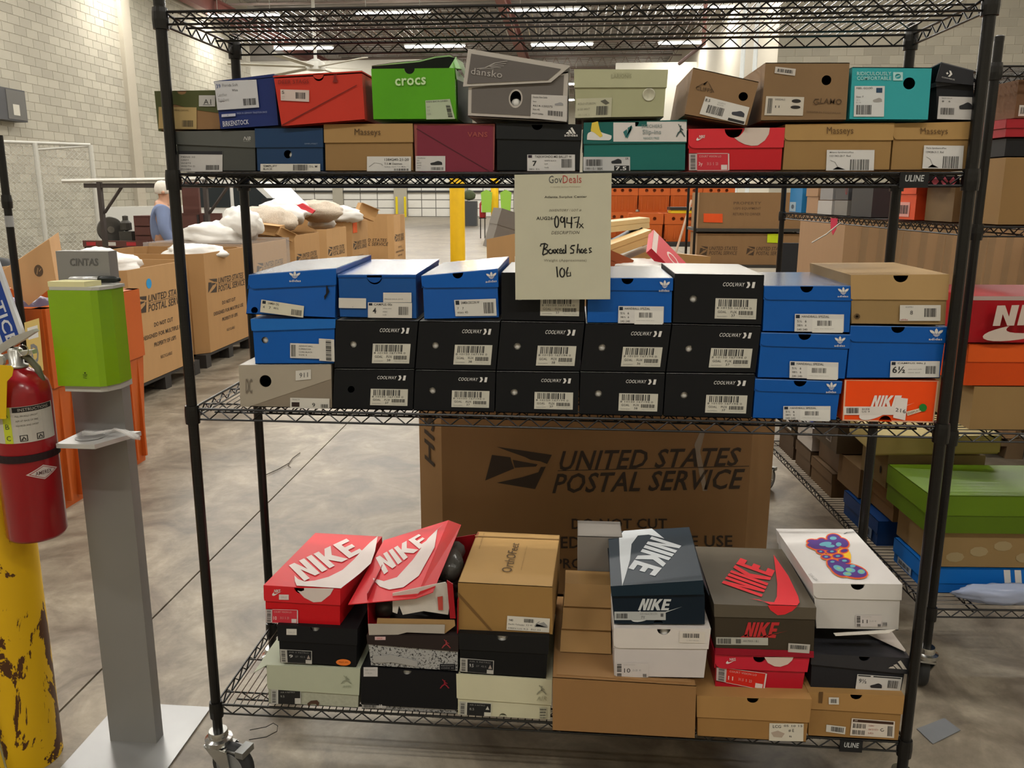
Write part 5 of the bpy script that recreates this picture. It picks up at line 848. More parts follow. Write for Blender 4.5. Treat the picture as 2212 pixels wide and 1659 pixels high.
# brown box with red print
b = Box('dark brown shoe box with bright red block lettering and big tick, right half', None, [(.4144,.4651),(.6541,.4677),(.6487,.5949),(.4053,.5934)], 0, .33, '#4c4438', lid=(.27, .25, '#514a3d', .003, 0), mat=matte('#3c3428'), lidmat=matte('#585043'))
redp = '#dc2a33'
art(b.o, [(.4417,.1067,.5941),(.5194,.2605,.5946),(.5956,.1897,.5951),(.5278,.0389,.5946)], NIKE, redp, 'lid_lettering', off=.001)
sp = [(.6153,.2882,.5952),(.6234,.1595,.5953),(.6194,.0482,.5952),(.6146,.0172,.5952),(.6047,.0003,.5951),(.5404,0.,.5947),(.5189,.024,.5946),(.4949,.0281,.5944),(.5282,.0153,.5946),(.5522,.0125,.5948),(.5658,.0418,.5949),(.5836,.1122,.595)]
fl, tr = tess([[(p[0], p[1]) for p in sp]]); MB().add([Vector(p)+Vector((0, 0, .0014)) for p in sp], tr).build('lid_tick', ink(redp), b.o)
art(b.o, [(.5328,-.0035,.5963),(.6035,-.0035,.5971),(.6032,-.0035,.5712),(.5345,-.0035,.5703)], [[(0, 0), (1, 0), (.85, .5), (.6, .9), (.35, 1), (.1, .5)]], redp, 'front_curve', off=.0008)
art(b.o, [(.4897,-.0008,.5466),(.5654,-.0008,.5504),(.5583,-.0008,.5074),(.4819,-.0008,.5085)], NIKE, '#b82a2c', 'front_lettering'); art(b.o, [(.4687,-.0008,.523),(.587,-.0008,.5289),(.5891,-.0008,.4989),(.4705,-.0008,.4927)], [SWOOSH], '#a52a28', 'curved_tick')
lab(b.o, [(.4144,-.0013,.5028),(.5403,-.0013,.5074),(.5416,-.0013,.4872),(.4155,-.0013,.4825)], [('bar', .03, .15, .3, .85), ('bar', .38, .2, .48, .8), ('txt', 'AIR MAX 1 8.5', .52, .3, .82, .6, '#777777', 0)], '#aaa9a0', 'size_label'); lab(b.o, [(.5903,-.0013,.4954),(.6428,-.0013,.4944),(.6424,-.0013,.4704),(.5909,-.0013,.4715)], [('bar', .1, .15, .9, .6)], '#b5b0a9', 'barcode_sticker')
MB().slab([(.4137,-.002,.4727),(.6529,-.002,.4764),(.6542,-.002,.4588),(.4146,-.002,.4548)], (0, .0012, 0)).build('red_base_edge', gloss('#8f1226'), b.o, fix=True)
# white box with the heat print foot
b = Box('white shoe box with colourful heat-map footprint on its lid, top of right stack', None, [(.6707,.5077),(.8707,.5139),(.8649,.6417),(.6529,.6348)], .05, .33, '#cbc8c4', dx=-.03, lid=(.32, .34, '#d3d0cc', .0035, .014), notch=(.505, .0155), mat=matte('#c3c0bc'), lidmat=matte('#d2cfcb'))
G = lambda x, y: (1480+x/2.968, 1100+y/2.968)
fq = [(.7057,.3559,.637),(.9093,.3585,.6436),(.8012,.0475,.6401),(.6231,.0434,.6343)]
cu = lambda px, py: ((1480+px/2.968-1731)/159, (1100+py/2.968-1150)/110)
def blob(x, y, rx, ry, a=0, n=20): return [cu(*p) for p in rot(ell(x, y, rx, ry, n), x, y, a)]
foot = [(955, 195, 46, 32, 10), (1010, 225, 42, 30, 30), (875, 208, 26, 15, 0), (812, 215, 30, 13, 0), (812, 240, 30, 16, 0), (850, 238, 60, 34, 5), (920, 240, 80, 38, 0), (870, 285, 26, 12, 10), (940, 285, 34, 14, 0), (1020, 280, 24, 12, -10), (905, 320, 30, 13, 5), (980, 315, 34, 15, 0), (945, 350, 34, 15, 0), (1020, 345, 38, 18, 5), (1000, 385, 92, 34, 18), (1065, 405, 104, 38, 12), (990, 400, 60, 32, 25)]
orn, yel, pur, cyn, grn = '#d95a1c', '#e8b81e', '#4b2a7a', '#5f9fb0', '#7fae86'
def lay(sc, col, off, sel=foot):
    mb = MB(); nn = nrm(fq)
    for x, y, rx, ry, a in sel:
        l = blob(x, y, rx+sc, ry+sc*.8, a); fl, tr = tess([l]); off += .00001; mb.add([bil(fq, u, v)+nn*off for u, v in fl], tr)
    mb.build('footprint_print', ink(col), b.o)
lay(0, yel, .0008, [(1015, 320, 50, 60, 0), (975, 330, 60, 50, 20)]); lay(8, '#e07a1c', .0010); lay(3, '#c33a3a', .0013); lay(-3, pur, .0016)
lay(0, cyn, .0020, [(950, 195, 22, 12, 0), (900, 235, 40, 14, -8), (930, 250, 30, 10, 0), (985, 238, 18, 14, 0), (985, 392, 36, 16, 20), (1060, 402, 32, 14, 10), (1130, 412, 24, 14, 5), (1040, 425, 28, 12, 5), (1075, 378, 18, 9, 0), (905, 320, 12, 6, 0), (980, 316, 14, 6, 0), (945, 352, 14, 6, 0), (1022, 346, 16, 7, 0), (870, 286, 10, 5, 0), (942, 286, 12, 6, 0)])
lay(0, grn, .0024, [(1050, 402, 20, 9, 10), (1130, 412, 15, 9, 5), (1045, 425, 20, 7, 5), (985, 392, 14, 7, 10)])
art(b.o, [(.8279,.3705,.641),(.8554,.3643,.6419),(.8511,.3513,.6417),(.8198,.3445,.6407)], [ribbon([(0, 1), (.3, .6), (1, .3)], .12)], '#33373c', 'thin_tick', off=.001)
word(b.o, [(.6614,.0972,.6355),(.669,.0593,.6358),(.6608,.0541,.6355),(.6531,.0919,.6353)], 'DUNK LOW', '#8a8886', 0, off=.001)
plainlab([(.7626,.0485,.5513),(.8261,.0485,.5544),(.829,.0485,.5229),(.7654,.0485,.5197)], b, '11'); lab(b.o, [(.8289,.0485,.5368),(.8411,.0485,.5374),(.8422,.0485,.5261),(.8299,.0485,.5255)], [('bar', .1, .1, .9, .9)], '#c3c0bc', 'code_mark')
MB().slab([(.66, .02, .455), (.86, .03, .452), (.87, .2, .452), (.66, .2, .455)], (0, 0, .002)) if False else None
t = top('paper_sheet', MB().slab([(.7065,.03,.5096),(.8553,.03,.5272),(.8322,.012,.5264),(.7064,.012,.5125)], (0, 0, .0012)), matte('#c9c3b8'), 'crumpled white sheet between the white box and the scuffed black box', 'paper', fix=True)

# ---------------------------------------------------------------- the lot sign
sq = [(-.0922,-.0135,1.6244),(.1241,-.0135,1.6281),(.1286,-.0135,1.3463),(-.089,-.0135,1.3425)]
top('heart_card', MB().slab([(.7911,.0155,1.6216),(.8785,.0155,1.6216),(.8812,.0155,1.5969),(.7936,.0155,1.5969)], (0, .001, 0)), matte('#20161a'), 'dark card with pink diamond shapes behind the upper shelf edge, right of the name plate', 'card', fix=True)
for u_ in [[.8087,.015,1.6098],[.8281,.015,1.6098],[.8476,.015,1.6098],[.865,.015,1.6097]]: art(bpy.data.objects['heart_card'], [(u_[0]-.008, u_[1], u_[2]+.01), (u_[0]+.008, u_[1], u_[2]+.01), (u_[0]+.008, u_[1], u_[2]-.01), (u_[0]-.008, u_[1], u_[2]-.01)], [[(.5, 0), (1, .5), (.5, 1), (0, .5)]], '#c25a6c', 'diamond_print')
sg = top('lot_sign', MB().slab(sq, (0, .0006, 0)), matte('#bfbda8'), 'cream paper lot sign with handwriting hung from the upper shelf edge', 'sign', fix=True)
def sw_(q, s, c, bold=.004, shear=0): word(sg, q, s, c, bold, shear, off=.0006)
sw_([(-.0151,-.0135,1.6222),(.0142,-.0135,1.6225),(.0145,-.0135,1.6059),(-.0149,-.0135,1.6056)], 'Gov', '#4b4d4f', .0); sw_([(.0158,-.0135,1.6227),(.0574,-.0135,1.6233),(.0578,-.0135,1.6062),(.016,-.0135,1.6056)], 'Deals', '#a8443f', 0)
sw_([(-.0113,-.0135,1.5995),(.0558,-.0135,1.6003),(.0559,-.0135,1.5957),(-.0113,-.0135,1.5949)], 'A Liquidity Services Marketplace', '#a7a08c', 0); sw_([(-.0246,-.0135,1.5779),(.0707,-.0135,1.579),(.0708,-.0135,1.5728),(-.0245,-.0135,1.5716)], 'Atlanta Surplus Center', '#45443f', .02)
sw_([(-.0138,-.0135,1.5485),(.0589,-.0135,1.5495),(.059,-.0135,1.5438),(-.0137,-.0135,1.5428)], 'INVENTORY / LOT #', '#6e6b60', 0, .25); sw_([(-.0424,-.0135,1.532),(-.0011,-.0135,1.5326),(-.001,-.0135,1.525),(-.0423,-.0135,1.5243)], 'AUG26-', '#33322f', .02)
sw_([(-.008,-.0135,1.4998),(.0558,-.0135,1.5006),(.0559,-.0135,1.4936),(-.0079,-.0135,1.4928)], 'DESCRIPTION', '#5e5c53', .004, .25); sw_([(-.0241,-.0135,1.4368),(.0727,-.0135,1.4379),(.0729,-.0135,1.4302),(-.024,-.0135,1.4291)], 'Weight (Approximate)', '#7d7a6d', 0)
hq = [(-.1562,-.0135,1.6421),(.2843,-.0135,1.6413),(.3049,-.0135,1.1939),(-.1579,-.0135,1.1851)]
K = 1982.0
def hw(pts, w=14): return [(x/K, y/K) for x, y in ribbon(pts, w)]
def ring(cx, cy, rx, ry): return hw(ell(cx, cy, rx, ry, 18, -80, 285), 14)
art(sg, hq, [ring(712, 530, 19, 54), ring(768, 508, 18, 26), hw([(790, 482), (793, 520), (795, 588)]), hw([(818, 486), (812, 538), (870, 546)]), hw([(862, 480), (858, 592)]),
    hw([(880, 492), (936, 480), (915, 590)]), hw([(892, 536), (934, 530)], 8), hw([(936, 545), (982, 592)], 9), hw([(976, 546), (936, 592)], 9),
    hw([(548, 772), (556, 748), (595, 742), (622, 756), (612, 782), (580, 794)]), hw([(592, 745), (580, 800), (572, 852)]), hw([(584, 796), (622, 808), (618, 838), (572, 856)]),
    ring(652, 820, 20, 20), hw([(678, 800), (688, 840)]), hw([(692, 796), (728, 842)]), hw([(728, 792), (692, 842)]), hw([(736, 820), (764, 812), (756, 792), (738, 806), (742, 836), (772, 836)]),
    ring(786, 820, 13, 18), hw([(802, 752), (804, 840)]), hw([(896, 760), (862, 764), (850, 784), (884, 808), (880, 834), (846, 838)]), hw([(926, 745), (916, 838)]), hw([(918, 812), (936, 796), (946, 838)]),
    ring(968, 816, 14, 18), hw([(988, 820), (1012, 808), (1002, 790), (988, 808), (996, 836), (1018, 832)]), hw([(1060, 786), (1036, 790), (1044, 810), (1062, 822), (1034, 834)]),
    hw([(712, 970), (722, 1076)]), ring(768, 1030, 24, 44), hw([(826, 975), (810, 1030), (818, 1068), (852, 1062), (850, 1024), (818, 1034)])], '#1d1c1a', 'handwriting', off=.0006)

# ---------------------------------------------------------------- left foreground
steel = M('#8d8c8a', .42, 'brushed', metal=.35, var=.05, scale=8)
t = thing('sanitizer_stand', (-1.21, .15, 0), 'grey floor stand with lime green dispenser and drip tray left of the rack', 'dispenser stand')
MB().slab([(-1.365, .305, 0), (-1.065, .305, 0), (-1.065, -.2, 0), (-1.365, -.2, 0)], (0, 0, .006)).build('base_plate', M('#9fa09f', .35, 'steel', metal=.6, var=.08, scale=12), t, fix=True)
MB().box(-1.29, -1.148, .125, .165, .006, 1.437).build('column', steel, t)
word(t, [(-1.2526,.1245,1.4186),(-1.1761,.1245,1.4192),(-1.1781,.1245,1.4002),(-1.2547,.1245,1.3995)], 'CINTAS', '#5d5c5a', .015)
gy = M('#b7b6ae', .45, 'plastic', var=.03); lime = M('#7fa80c', .35, 'plastic', var=.04, coat=.3)
dx0, dx1, dz0, dz1 = [-1.2581,-1.1469,1.1029,1.347]
xr, ztop = dx1+.03, dz1
prof = [(dx0, .028), (dx1, .028), (dx1+.014, .036), (xr, .07), (xr, .125), (dx0+.015, .125), (dx0, .1)]
MB().slab([(x, y, dz0) for x, y in prof], (0, 0, dz1-dz0)).build('green_cover', lime, t, fix=True)
MB().slab([(x*1.0+.004, y+.002, dz1+.0004) for x, y in prof], (0, 0, .008)).build('top_cap', gy, t, fix=True)
MB().slab([(x+(.012 if x < dx1-.03 else -.004), y+.008, dz0-.016) for x, y in prof], (0, 0, .0155)).build('nozzle_base', gy, t, fix=True)
art(t, [(-1.188,.0275,1.1401),(-1.1757,.0275,1.1403),(-1.1778,.0275,1.1211),(-1.1901,.0275,1.1208)], [[(.3, 0), (.7, 0), (.6, .2), (.4, .2)], [(0, .3), (1, .3), (1, .36), (0, .36)], [(.1, .5), (.9, .5), (.9, .56), (.1, .56)], [(.1, .7), (.9, .8), (.9, .86), (.1, .76)]], '#2d3b10', 'small_mark')
tz = .9462; tx0, tx1 = [-1.2631,-1.16]
MB().slab([(tx0, 0, tz), (tx1, 0, tz), (tx1+.055, .125, tz), (tx0, .125, tz)], (0, 0, .012)).build('drip_tray', M('#c0bfbc', .35, 'steel', metal=.3), t, fix=True)
MB().lathe([(.03, 0), (.036, .0015), (.03, .003)], (tx0+.055, .06, tz+.012), 24).build('drain_ring', M('#a5a4a2', .4, 'steel', metal=.3), t, fix=True)
clear = M('#e3e2e0', .12, 'film', alpha=.35, var=.02)
mb = MB(); rr = [(0, 0, .01), (.03, .0, .014), (.06, .01, .02), (.09, .01, .024), (.12, 0, .026), (.15, -.012, .02), (.165, -.02, .016)]
for s_ in (0, .012, .02): mb.tube([(tx0+.04+x, .05+y+s_*math.sin(x*40), tz+.012+z*.9+s_*.4*math.cos(x*60)) for x, y, z in rr], .004, 6)
top('plastic_film', mb, clear, 'twisted strip of clear plastic lying over the drip tray', 'plastic', smooth=True)
pz = dz1+.0085
top('sticky_notes', MB().slab([(dx0+.001, .031, pz), (dx1-.016, .033, pz), (dx1+.003, .075, pz), (dx0+.018, .078, pz)], (0, 0, .013)), matte('#d8d3a2'), 'pad of pale yellow sticky notes on top of the green dispenser', 'notes', fix=True)
mk = thing('marker_pen', (dx0+.06, .095, pz), 'silver and black marker pen lying behind the sticky notes on a purple pad', 'marker')
zc = 1.3677
MB().box(dx0+.012, dx0+.085, .08, .112, pz, zc-.0085).build('purple_pad', matte('#4b3f8a'), mk)
MB().lathe([(.003, 0), (.0065, .006), (.0075, .02), (.0075, .082)], (dx0+.012, .1, zc), 14, (1, .0, 0)).build('pen_body', M('#c3c4c2', .25, 'metal', metal=.5), mk, smooth=True)
MB().lathe([(.0085, 0), (.0092, .01), (.0088, .04), (.006, .05), (.0045, .056)], (dx0+.094, .1, zc), 14, (1, 0, 0)).build('pen_cap', M('#151a17', .3, 'plastic'), mk, smooth=True)
top('sticky_note', MB().slab([(-1.33, -.02, .0063), (-1.262, -.005, .0063), (-1.225, -.055, .0063), (-1.30, -.075, .0063)], (0, 0, .0008)), matte('#c9b876'), 'yellow paper note lying on the base plate of the grey stand', 'note', fix=True)
# chipped yellow guard post with the fire extinguisher
bx, by = -1.487, .05
chip = M('#d3a90e', .5, 'chip')
g = MB().lathe([(.0835, 0), (.0835, .95), (.08, .985), (.06, 1.01), (.001, 1.02)], (bx, by, 0), 40)
gp = top('guard_post', g, chip, 'chipped yellow steel guard post at the left edge, rust showing through', 'bollard', fix=True, smooth=True)
auto_smooth(gp, 50)
ex = thing('fire_extinguisher', (-1.345, .0, .69), 'red fire extinguisher with yellow tag hung on the yellow guard post', 'fire extinguisher')
redx = M('#8e0d18', .28, 'enamel', var=.04, coat=.4)
ez0 = .7107; ezt = 1.1479
cx_, cy_ = -1.342, 0.0; R0 = .0705
bo = MB().lathe([(.045, -.004), (.066, 0), (R0, .008), (R0, ezt-ez0-.055), (R0*.93, ezt-ez0-.03), (R0*.7, ezt-ez0-.008), (R0*.4, ezt-ez0+.004), (.02, ezt-ez0+.012)], (cx_, cy_, ez0), 40).build('cylinder', redx, ex, smooth=True); auto_smooth(bo, 50)
MB().lathe([(.026, 0), (.026, .006), (.017, .01), (.017, .045), (.012, .05)], (cx_, cy_, ezt+.008), 20).build('valve', M('#a7a69f', .3, 'metal', metal=.7), ex, smooth=True)
hz = ezt+.05
mtl = M('#bdbdb6', .28, 'metal', metal=.6)
mb = MB().slab([(cx_-.05, -.006, hz+.006), (cx_+.0, -.006, hz+.036), (cx_+.058, -.006, hz+.056), (cx_+.064, -.006, hz+.05), (cx_+.02, -.006, hz+.024), (cx_-.04, -.006, hz-.008)], (0, .016, 0)); mb.build('squeeze_lever', mtl, ex, fix=True)
mb = MB().slab([(cx_-.05, -.008, hz-.014), (cx_+.0, -.008, hz-.002), (cx_+.05, -.008, hz+.004), (cx_+.052, -.008, hz-.006), (cx_-.0, -.008, hz-.016), (cx_-.045, -.008, hz-.03)], (0, .018, 0)); mb.build('carry_handle', mtl, ex, fix=True)
MB().tube([(cx_+.03+.014*math.cos(a), -.012, hz+.004+.014*math.sin(a)) for a in [k*.5236 for k in range(12)]], .0012, 5, closed=True).build('pull_pin_ring', chrome, ex)
MB().lathe([(.016, 0), (.018, .003), (.016, .009)], (cx_-.028, -.02, hz-.02), 16, (0, -1, 0)).build('pressure_gauge', mtl, ex, fix=True)
MB().tube([(cx_+.008, .0, hz-.004), (cx_+.03, .006, hz-.02), (cx_+.048, .008, hz-.045), (cx_+.056, .008, hz-.075), (cx_+.050, .01, hz-.1)], .0085, 10).build('hose', M('#5d5d4a', .5, 'rubber'), ex, smooth=True)
MB().lathe([(R0+.004, 0), (R0+.004, .018)], (cx_, cy_, .9266), 36).build('strap', M('#211014', .5, 'strap'), ex)
MB().box(cx_-.13, cx_-.06, .01, .05, ez0+.1, ez0+.34).build('wall_bracket', M('#26211f', .5, 'steel'), ex)
def wrapq(mb, a0, a1, z0, z1, n=10, off=.0006):      # patch on the cylinder, angles in degrees from -y towards +x
    r = R0+off; L = []
    for k in range(n+1):
        a = math.radians(a0+(a1-a0)*k/n); L.append((cx_+r*math.sin(a), cy_-r*math.cos(a)))
    for k in range(n): mb.quad([(*L[k], z0), (*L[k+1], z0), (*L[k+1], z1), (*L[k], z1)])
    return mb
def wraptext(s, a0, a1, z0, z1, h, bold=0, off=.0012, rows=None, polys=None, name='label_print'):
    r = R0+off; mb = MB()
    if s: v, f = glyphs(s, bold, 0); sets = [(v, f)]
    else: sets = [tess([p]) for p in polys]
    for v, f in sets:
        mb.add([(cx_+r*math.sin(math.radians(a0+(a1-a0)*x)), cy_-r*math.cos(math.radians(a0+(a1-a0)*x)), z1+(z0-z1)*y) for x, y in v], f)
    mb.build(name, ink(h), lbx)
lz1 = 1.0696; lz0 = .9774
lbx = wrapq(MB(), -36, 100, lz0, lz1, 18).build('instruction_label', matte('#b9b5ac'), ex)
wrapq(MB(), -2, 14, lz0, lz1, 4, .0009).build('class_strip', ink('#b9c332'), ex)
for k, ch in enumerate('ABC'): wraptext(ch, 2, 10, lz0+(lz1-lz0)*(.72-.32*k), lz0+(lz1-lz0)*(.86-.32*k), '#55602c', .01, .0015)
wrapq(MB(), 18, 96, lz1-.014, lz1-.001, 14, .0011).build('label_header', ink('#1d1a19'), ex); wraptext('INSTRUCTIONS', 28, 86, lz1-.0115, lz1-.004, '#a8a49b', .01, .0016)
for k, s_ in enumerate(('PULL PIN HOLD UPRIGHT', 'AIM AT BASE OF FIRE', 'SQUEEZE AND SWEEP')): wraptext(s_, 22, 62, lz1-.026-.012*k, lz1-.0215-.012*k, '#57534c')
for a in (34, 64): wraptext(None, a-8, a+6, lz0+.004, lz0+.02, '#2a2725', polys=[rect(0, 0, 1, .12), rect(0, .88, 1, 1), rect(0, 0, .12, 1), rect(.88, 0, 1, 1), ribbon([(.25, .8), (.5, .3), (.75, .75)], .2)])
dzm = .894
def diamond(a0, a1, h, col, off):
    mb = MB(); r = R0+off; n_ = 16; P_ = []
    for k in range(n_+1):
        a = math.radians(a0+(a1-a0)*k/n_); d = h*(1-abs(k/n_-.5)*2); P_.append((cx_+r*math.sin(a), cy_-r*math.cos(a), d))
    for k in range(n_): mb.quad([(P_[k][0], P_[k][1], dzm-P_[k][2]), (P_[k+1][0], P_[k+1][1], dzm-P_[k+1][2]), (P_[k+1][0], P_[k+1][1], dzm+P_[k+1][2]), (P_[k][0], P_[k][1], dzm+P_[k][2])])
    mb.build('diamond_print', ink(col), lbx)
diamond(28, 94, .019, '#c5bab6', .0008); diamond(33, 89, .0165, '#8f1a24', .0011); diamond(36, 86, .015, '#c5bab6', .0014); wraptext('AMEREX', 45, 77, dzm-.005, dzm+.005, '#4a2a2c', .01, .0019)
MB().slab([(-1.3617,-.085,1.1818),(-1.2939,-.085,1.1785),(-1.2891,-.085,1.1707),(-1.2948,-.085,1.1535),(-1.3096,-.085,1.1395),(-1.3244,-.085,1.0456),(-1.3808,-.085,1.0442)], (0, .001, 0)).build('inspection_tag', matte('#d0ae1c'), ex, fix=True)
# cable down the post
top('thin_cord', MB().tube([(bx-.02, by-.088, .3), (bx-.015, by-.09, .12), (bx+.0, by-.095, .03), (bx+.05, by-.1, .006), (bx+.12, by-.12, .004)], .0028, 6), M('#8d8663', .6, 'cord'), 'thin pale cord running down the yellow guard post to the floor', 'cord', smooth=True)
# slim black post of the next rack, notice board, tote
t = thing('rack_post', (-2.5259,1.7,.7562), 'slim black rack post with a clamp at the far left edge', 'rack')
p0, p1 = [(-2.5374,1.7,1.8243),(-2.5501,1.7,1.1114)]
px_ = -1.9576
MB().cyl((p1[0], 1.7, 0), (p1[0], 1.7, 1.84), .017, 14).build('pole', blackm, t)
MB().lathe([(.022, 0), (.0235, .03), (.021, .06)], (p1[0], 1.7, 1.5167), 14).build('collar', blackm, t)
MB().lathe([(.0185, 0), (.0185, .05)], (p1[0], 1.7, 1.4329), 14).build('clear_tape', M('#8f9090', .3, 'tape'), t)
nq = [(-2.8012,1.66,1.232),(-2.6072,1.66,1.2869),(-2.5154,1.66,.9117),(-2.7012,1.66,.8331)]
nb = top('notice_board', MB().slab(nq, (0, .02, 0)), matte('#c8ccd0'), 'leaning white board with a blue notice band at the left edge', 'sign', fix=True)
bq = [(-2.7078,1.66,1.2478),(-2.6203,1.66,1.2741),(-2.5352,1.66,.9004),(-2.6215,1.66,.8746)]
art(nb, bq, [rect(0, 0, 1, 1)], '#1d3f8f', 'blue_band')
word(nb, [(-2.6379,1.66,1.2441),(-2.5528,1.66,.9067),(-2.6035,1.66,.8882),(-2.688,1.66,1.2266)], 'NOTICE', '#c8ccd4', .02, off=.0016)
# orange bulk tote at left
org_ = M('#b9581f', .45, 'plastic', var=.08, scale=6)
def tote(name_loc, rz, L, Wd, H, label, group=None, holes=3, cat='bin', z=0, ribs=9):
    r = thing('orange_bin', name_loc, label, cat, group); ORG[r] = Vector((0, 0, 0)); r.rotation_euler = (0, 0, rz)
    l, w = L/2, Wd/2; e = .03
    mb = MB(); th = .012
    b4 = [(-l+e, -w+e, .0), (l-e, -w+e, .0), (l-e, w-e, .0), (-l+e, w-e, .0)]; t4 = [(-l, -w, H*.62), (l, -w, H*.62), (l, w, H*.62), (-l, w, H*.62)]
    mb.add(b4+t4, [(3, 2, 1, 0), (0, 1, 5, 4), (1, 2, 6, 5), (2, 3, 7, 6), (3, 0, 4, 7)])
    mb.add([(x*.96, y*.96, z_+(.02 if z_ < .01 else 0)) for x, y, z_ in b4+t4], [(0, 1, 2, 3), (4, 5, 1, 0), (5, 6, 2, 1), (6, 7, 3, 2), (7, 4, 0, 3)])
    for s_ in (-1, 1):
        for k in range(ribs):
            x = -l+.06+(L-.12)*k/(ribs-1); mb.box(x-.008, x+.008, min(s_*w, s_*(w-.03)), max(s_*w, s_*(w-.03)), .04, H*.62)
        for k in range(max(3, ribs-3)):
            y = -w+.06+(Wd-.12)*k/(max(3, ribs-3)-1); mb.box(min(s_*l, s_*(l-.03)), max(s_*l, s_*(l-.03)), y-.008, y+.008, .04, H*.62)
    mb.build('bin_body', org_, r)
    # rim with pierced hand holes on every side
    for ax_, (hl, hw_) in enumerate(((l, w), (w, l))):
        for s_ in (-1, 1):
            f = hl*2; hh = H*.38
            outer = [(0, 0), (1, 0), (1, 1), (0, 1)]; hs = []
            n_ = holes if ax_ == 0 else max(2, holes-1)
            for k in range(n_):
                cxx = (k+1)/(n_+1); hs.append([(cxx+hh*.17/f*math.cos(a), .5+.17*math.sin(a)) for a in [2*math.pi*q/12 for q in range(12)]])
            fl, tr = tess([outer]+hs); mb = MB()
            def PT(u, v, d):
                a, bb_, zz = -hl+f*u, s_*(hw_+.012-d), H*.62+hh*v
                return (a, bb_, zz) if ax_ == 0 else (bb_, a, zz)
            mb.add([PT(u, v, 0) for u, v in fl], tr); mb.add([PT(u, v, .012) for u, v in fl], tr)
            for lp in [outer]+hs:
                k = len(lp); mb.add([PT(u, v, 0) for u, v in lp]+[PT(u, v, .012) for u, v in lp], [(i, (i+1) % k, (i+1) % k+k, i+k) for i in range(k)])
            mb.add([PT(0, 0, .07), PT(1, 0, .07), PT(1, 1, .07), PT(0, 1, .07), PT(0, 1, 0), PT(1, 1, 0), PT(0, 0, 0), PT(1, 0, 0)], [(0, 1, 2, 3), (3, 2, 5, 4), (0, 1, 7, 6)])
            mb.build('rim_panel', org_, r)
    return r
tx = (-2.5,2.6346,1.0457)
bt_ = tote((-2.93, 2.22, .0), math.pi/2, .86, .86, 1.04, 'open orange bulk bin full of odd items behind the grey stand', holes=2)
lab(bt_, [(.40, -.4425, .96), (.20, -.4425, .96), (.20, -.4425, .58), (.40, -.4425, .58)], [('txt', '2', .3, .4, .7, .9, '#555555', .02)], '#c9b06a', 'yellow_sticker') if False else None
q_ = [(-2.49,1.6266,.9985),(-2.49,1.7334,1.0041),(-2.49,1.7221,.7521),(-2.49,1.6223,.7604)]
lab(bt_, [(2.22-p[1], -.4445, p[2]) for p in q_] if False else [(p[1]-2.22, -(p[0]+2.93) if False else -.4445, p[2]) for p in q_], [('txt', 'D', .25, .45, .75, .85, '#777777', .02), ('rect', '#d0d0cc', .15, .12, .85, .35)], '#c9b06a', 'yellow_sticker')
# tilted tan box and soft goods in the bin
t = thing('shoe_box', (-2.7243,2.,1.0251), 'pale tan box with a round grey logo, tilted on the orange bin', 'box')
A_, B_, C_, D_ = [(-2.7924,1.9,1.1941),(-2.5019,1.9,1.3676),(-2.4896,1.9,1.1515),(-2.6479,1.9,1.0395)]
MB().slab([A_, B_, C_, D_], (-.12, .26, .02)).build('box_body', card('#c59b6c'), t, fix=True)
art(t, [(-2.599,1.9,1.2367),(-2.5547,1.9,1.2461),(-2.5476,1.9,1.1873),(-2.5965,1.9,1.18)], [ell(.5, .5, .5, .5)], '#5d4b38', 'round_logo'); art(t, [(-2.5905,1.9,1.2277),(-2.5609,1.9,1.2348),(-2.5561,1.9,1.1963),(-2.5881,1.9,1.1892)], [ribbon([(.1, .9), (.5, .1), (.6, .6), (1, .3)], .12)], '#b08d63', 'logo_lines', off=.0016)
mb = MB()
for k in range(9): mb.lathe([(.001, 0), (.09, .02), (.1, .06), (.05, .1), (.001, .11)], (-3.19+.065*k, 1.98+.08*(k % 5), .93+.01*(k % 3)), 10, (.3*math.sin(k), .3*math.cos(k*2), 1))
top('plastic_bags', mb, M('#8d83a0', .3, 'plastic', bump=1, scale=18), 'crumpled lilac plastic bags heaped in the orange bin', 'bag', smooth=True)
t = thing('black_shelf', (-2.7364,2.,.9295), 'dark folding shelf edge across the orange bin', 'shelf') if False else None
top('twig', MB().tube([(-1.7141,2.3558,.006),(-1.6605,2.5033,.006),(-1.6333,2.623,.006),(-1.6436,2.7093,.006),(-1.6346,2.8189,.006)], .0025, 5).tube([(-1.6312,2.6173,.008),(-1.6219,2.5672,.008),(-1.5942,2.5363,.008)], .002, 5), M('#3c3226', .8, 'wood'), 'small dark twig lying across the floor joint', 'debris')
top('grey_card', MB().slab([(1.1019,.3927,.001),(1.2081,.4529,.001),(1.2314,.3975,.001),(1.1208,.3247,.001)], (0, 0, .002)), matte('#66686a'), 'flat grey card lying on the floor at lower right', 'card', fix=True)

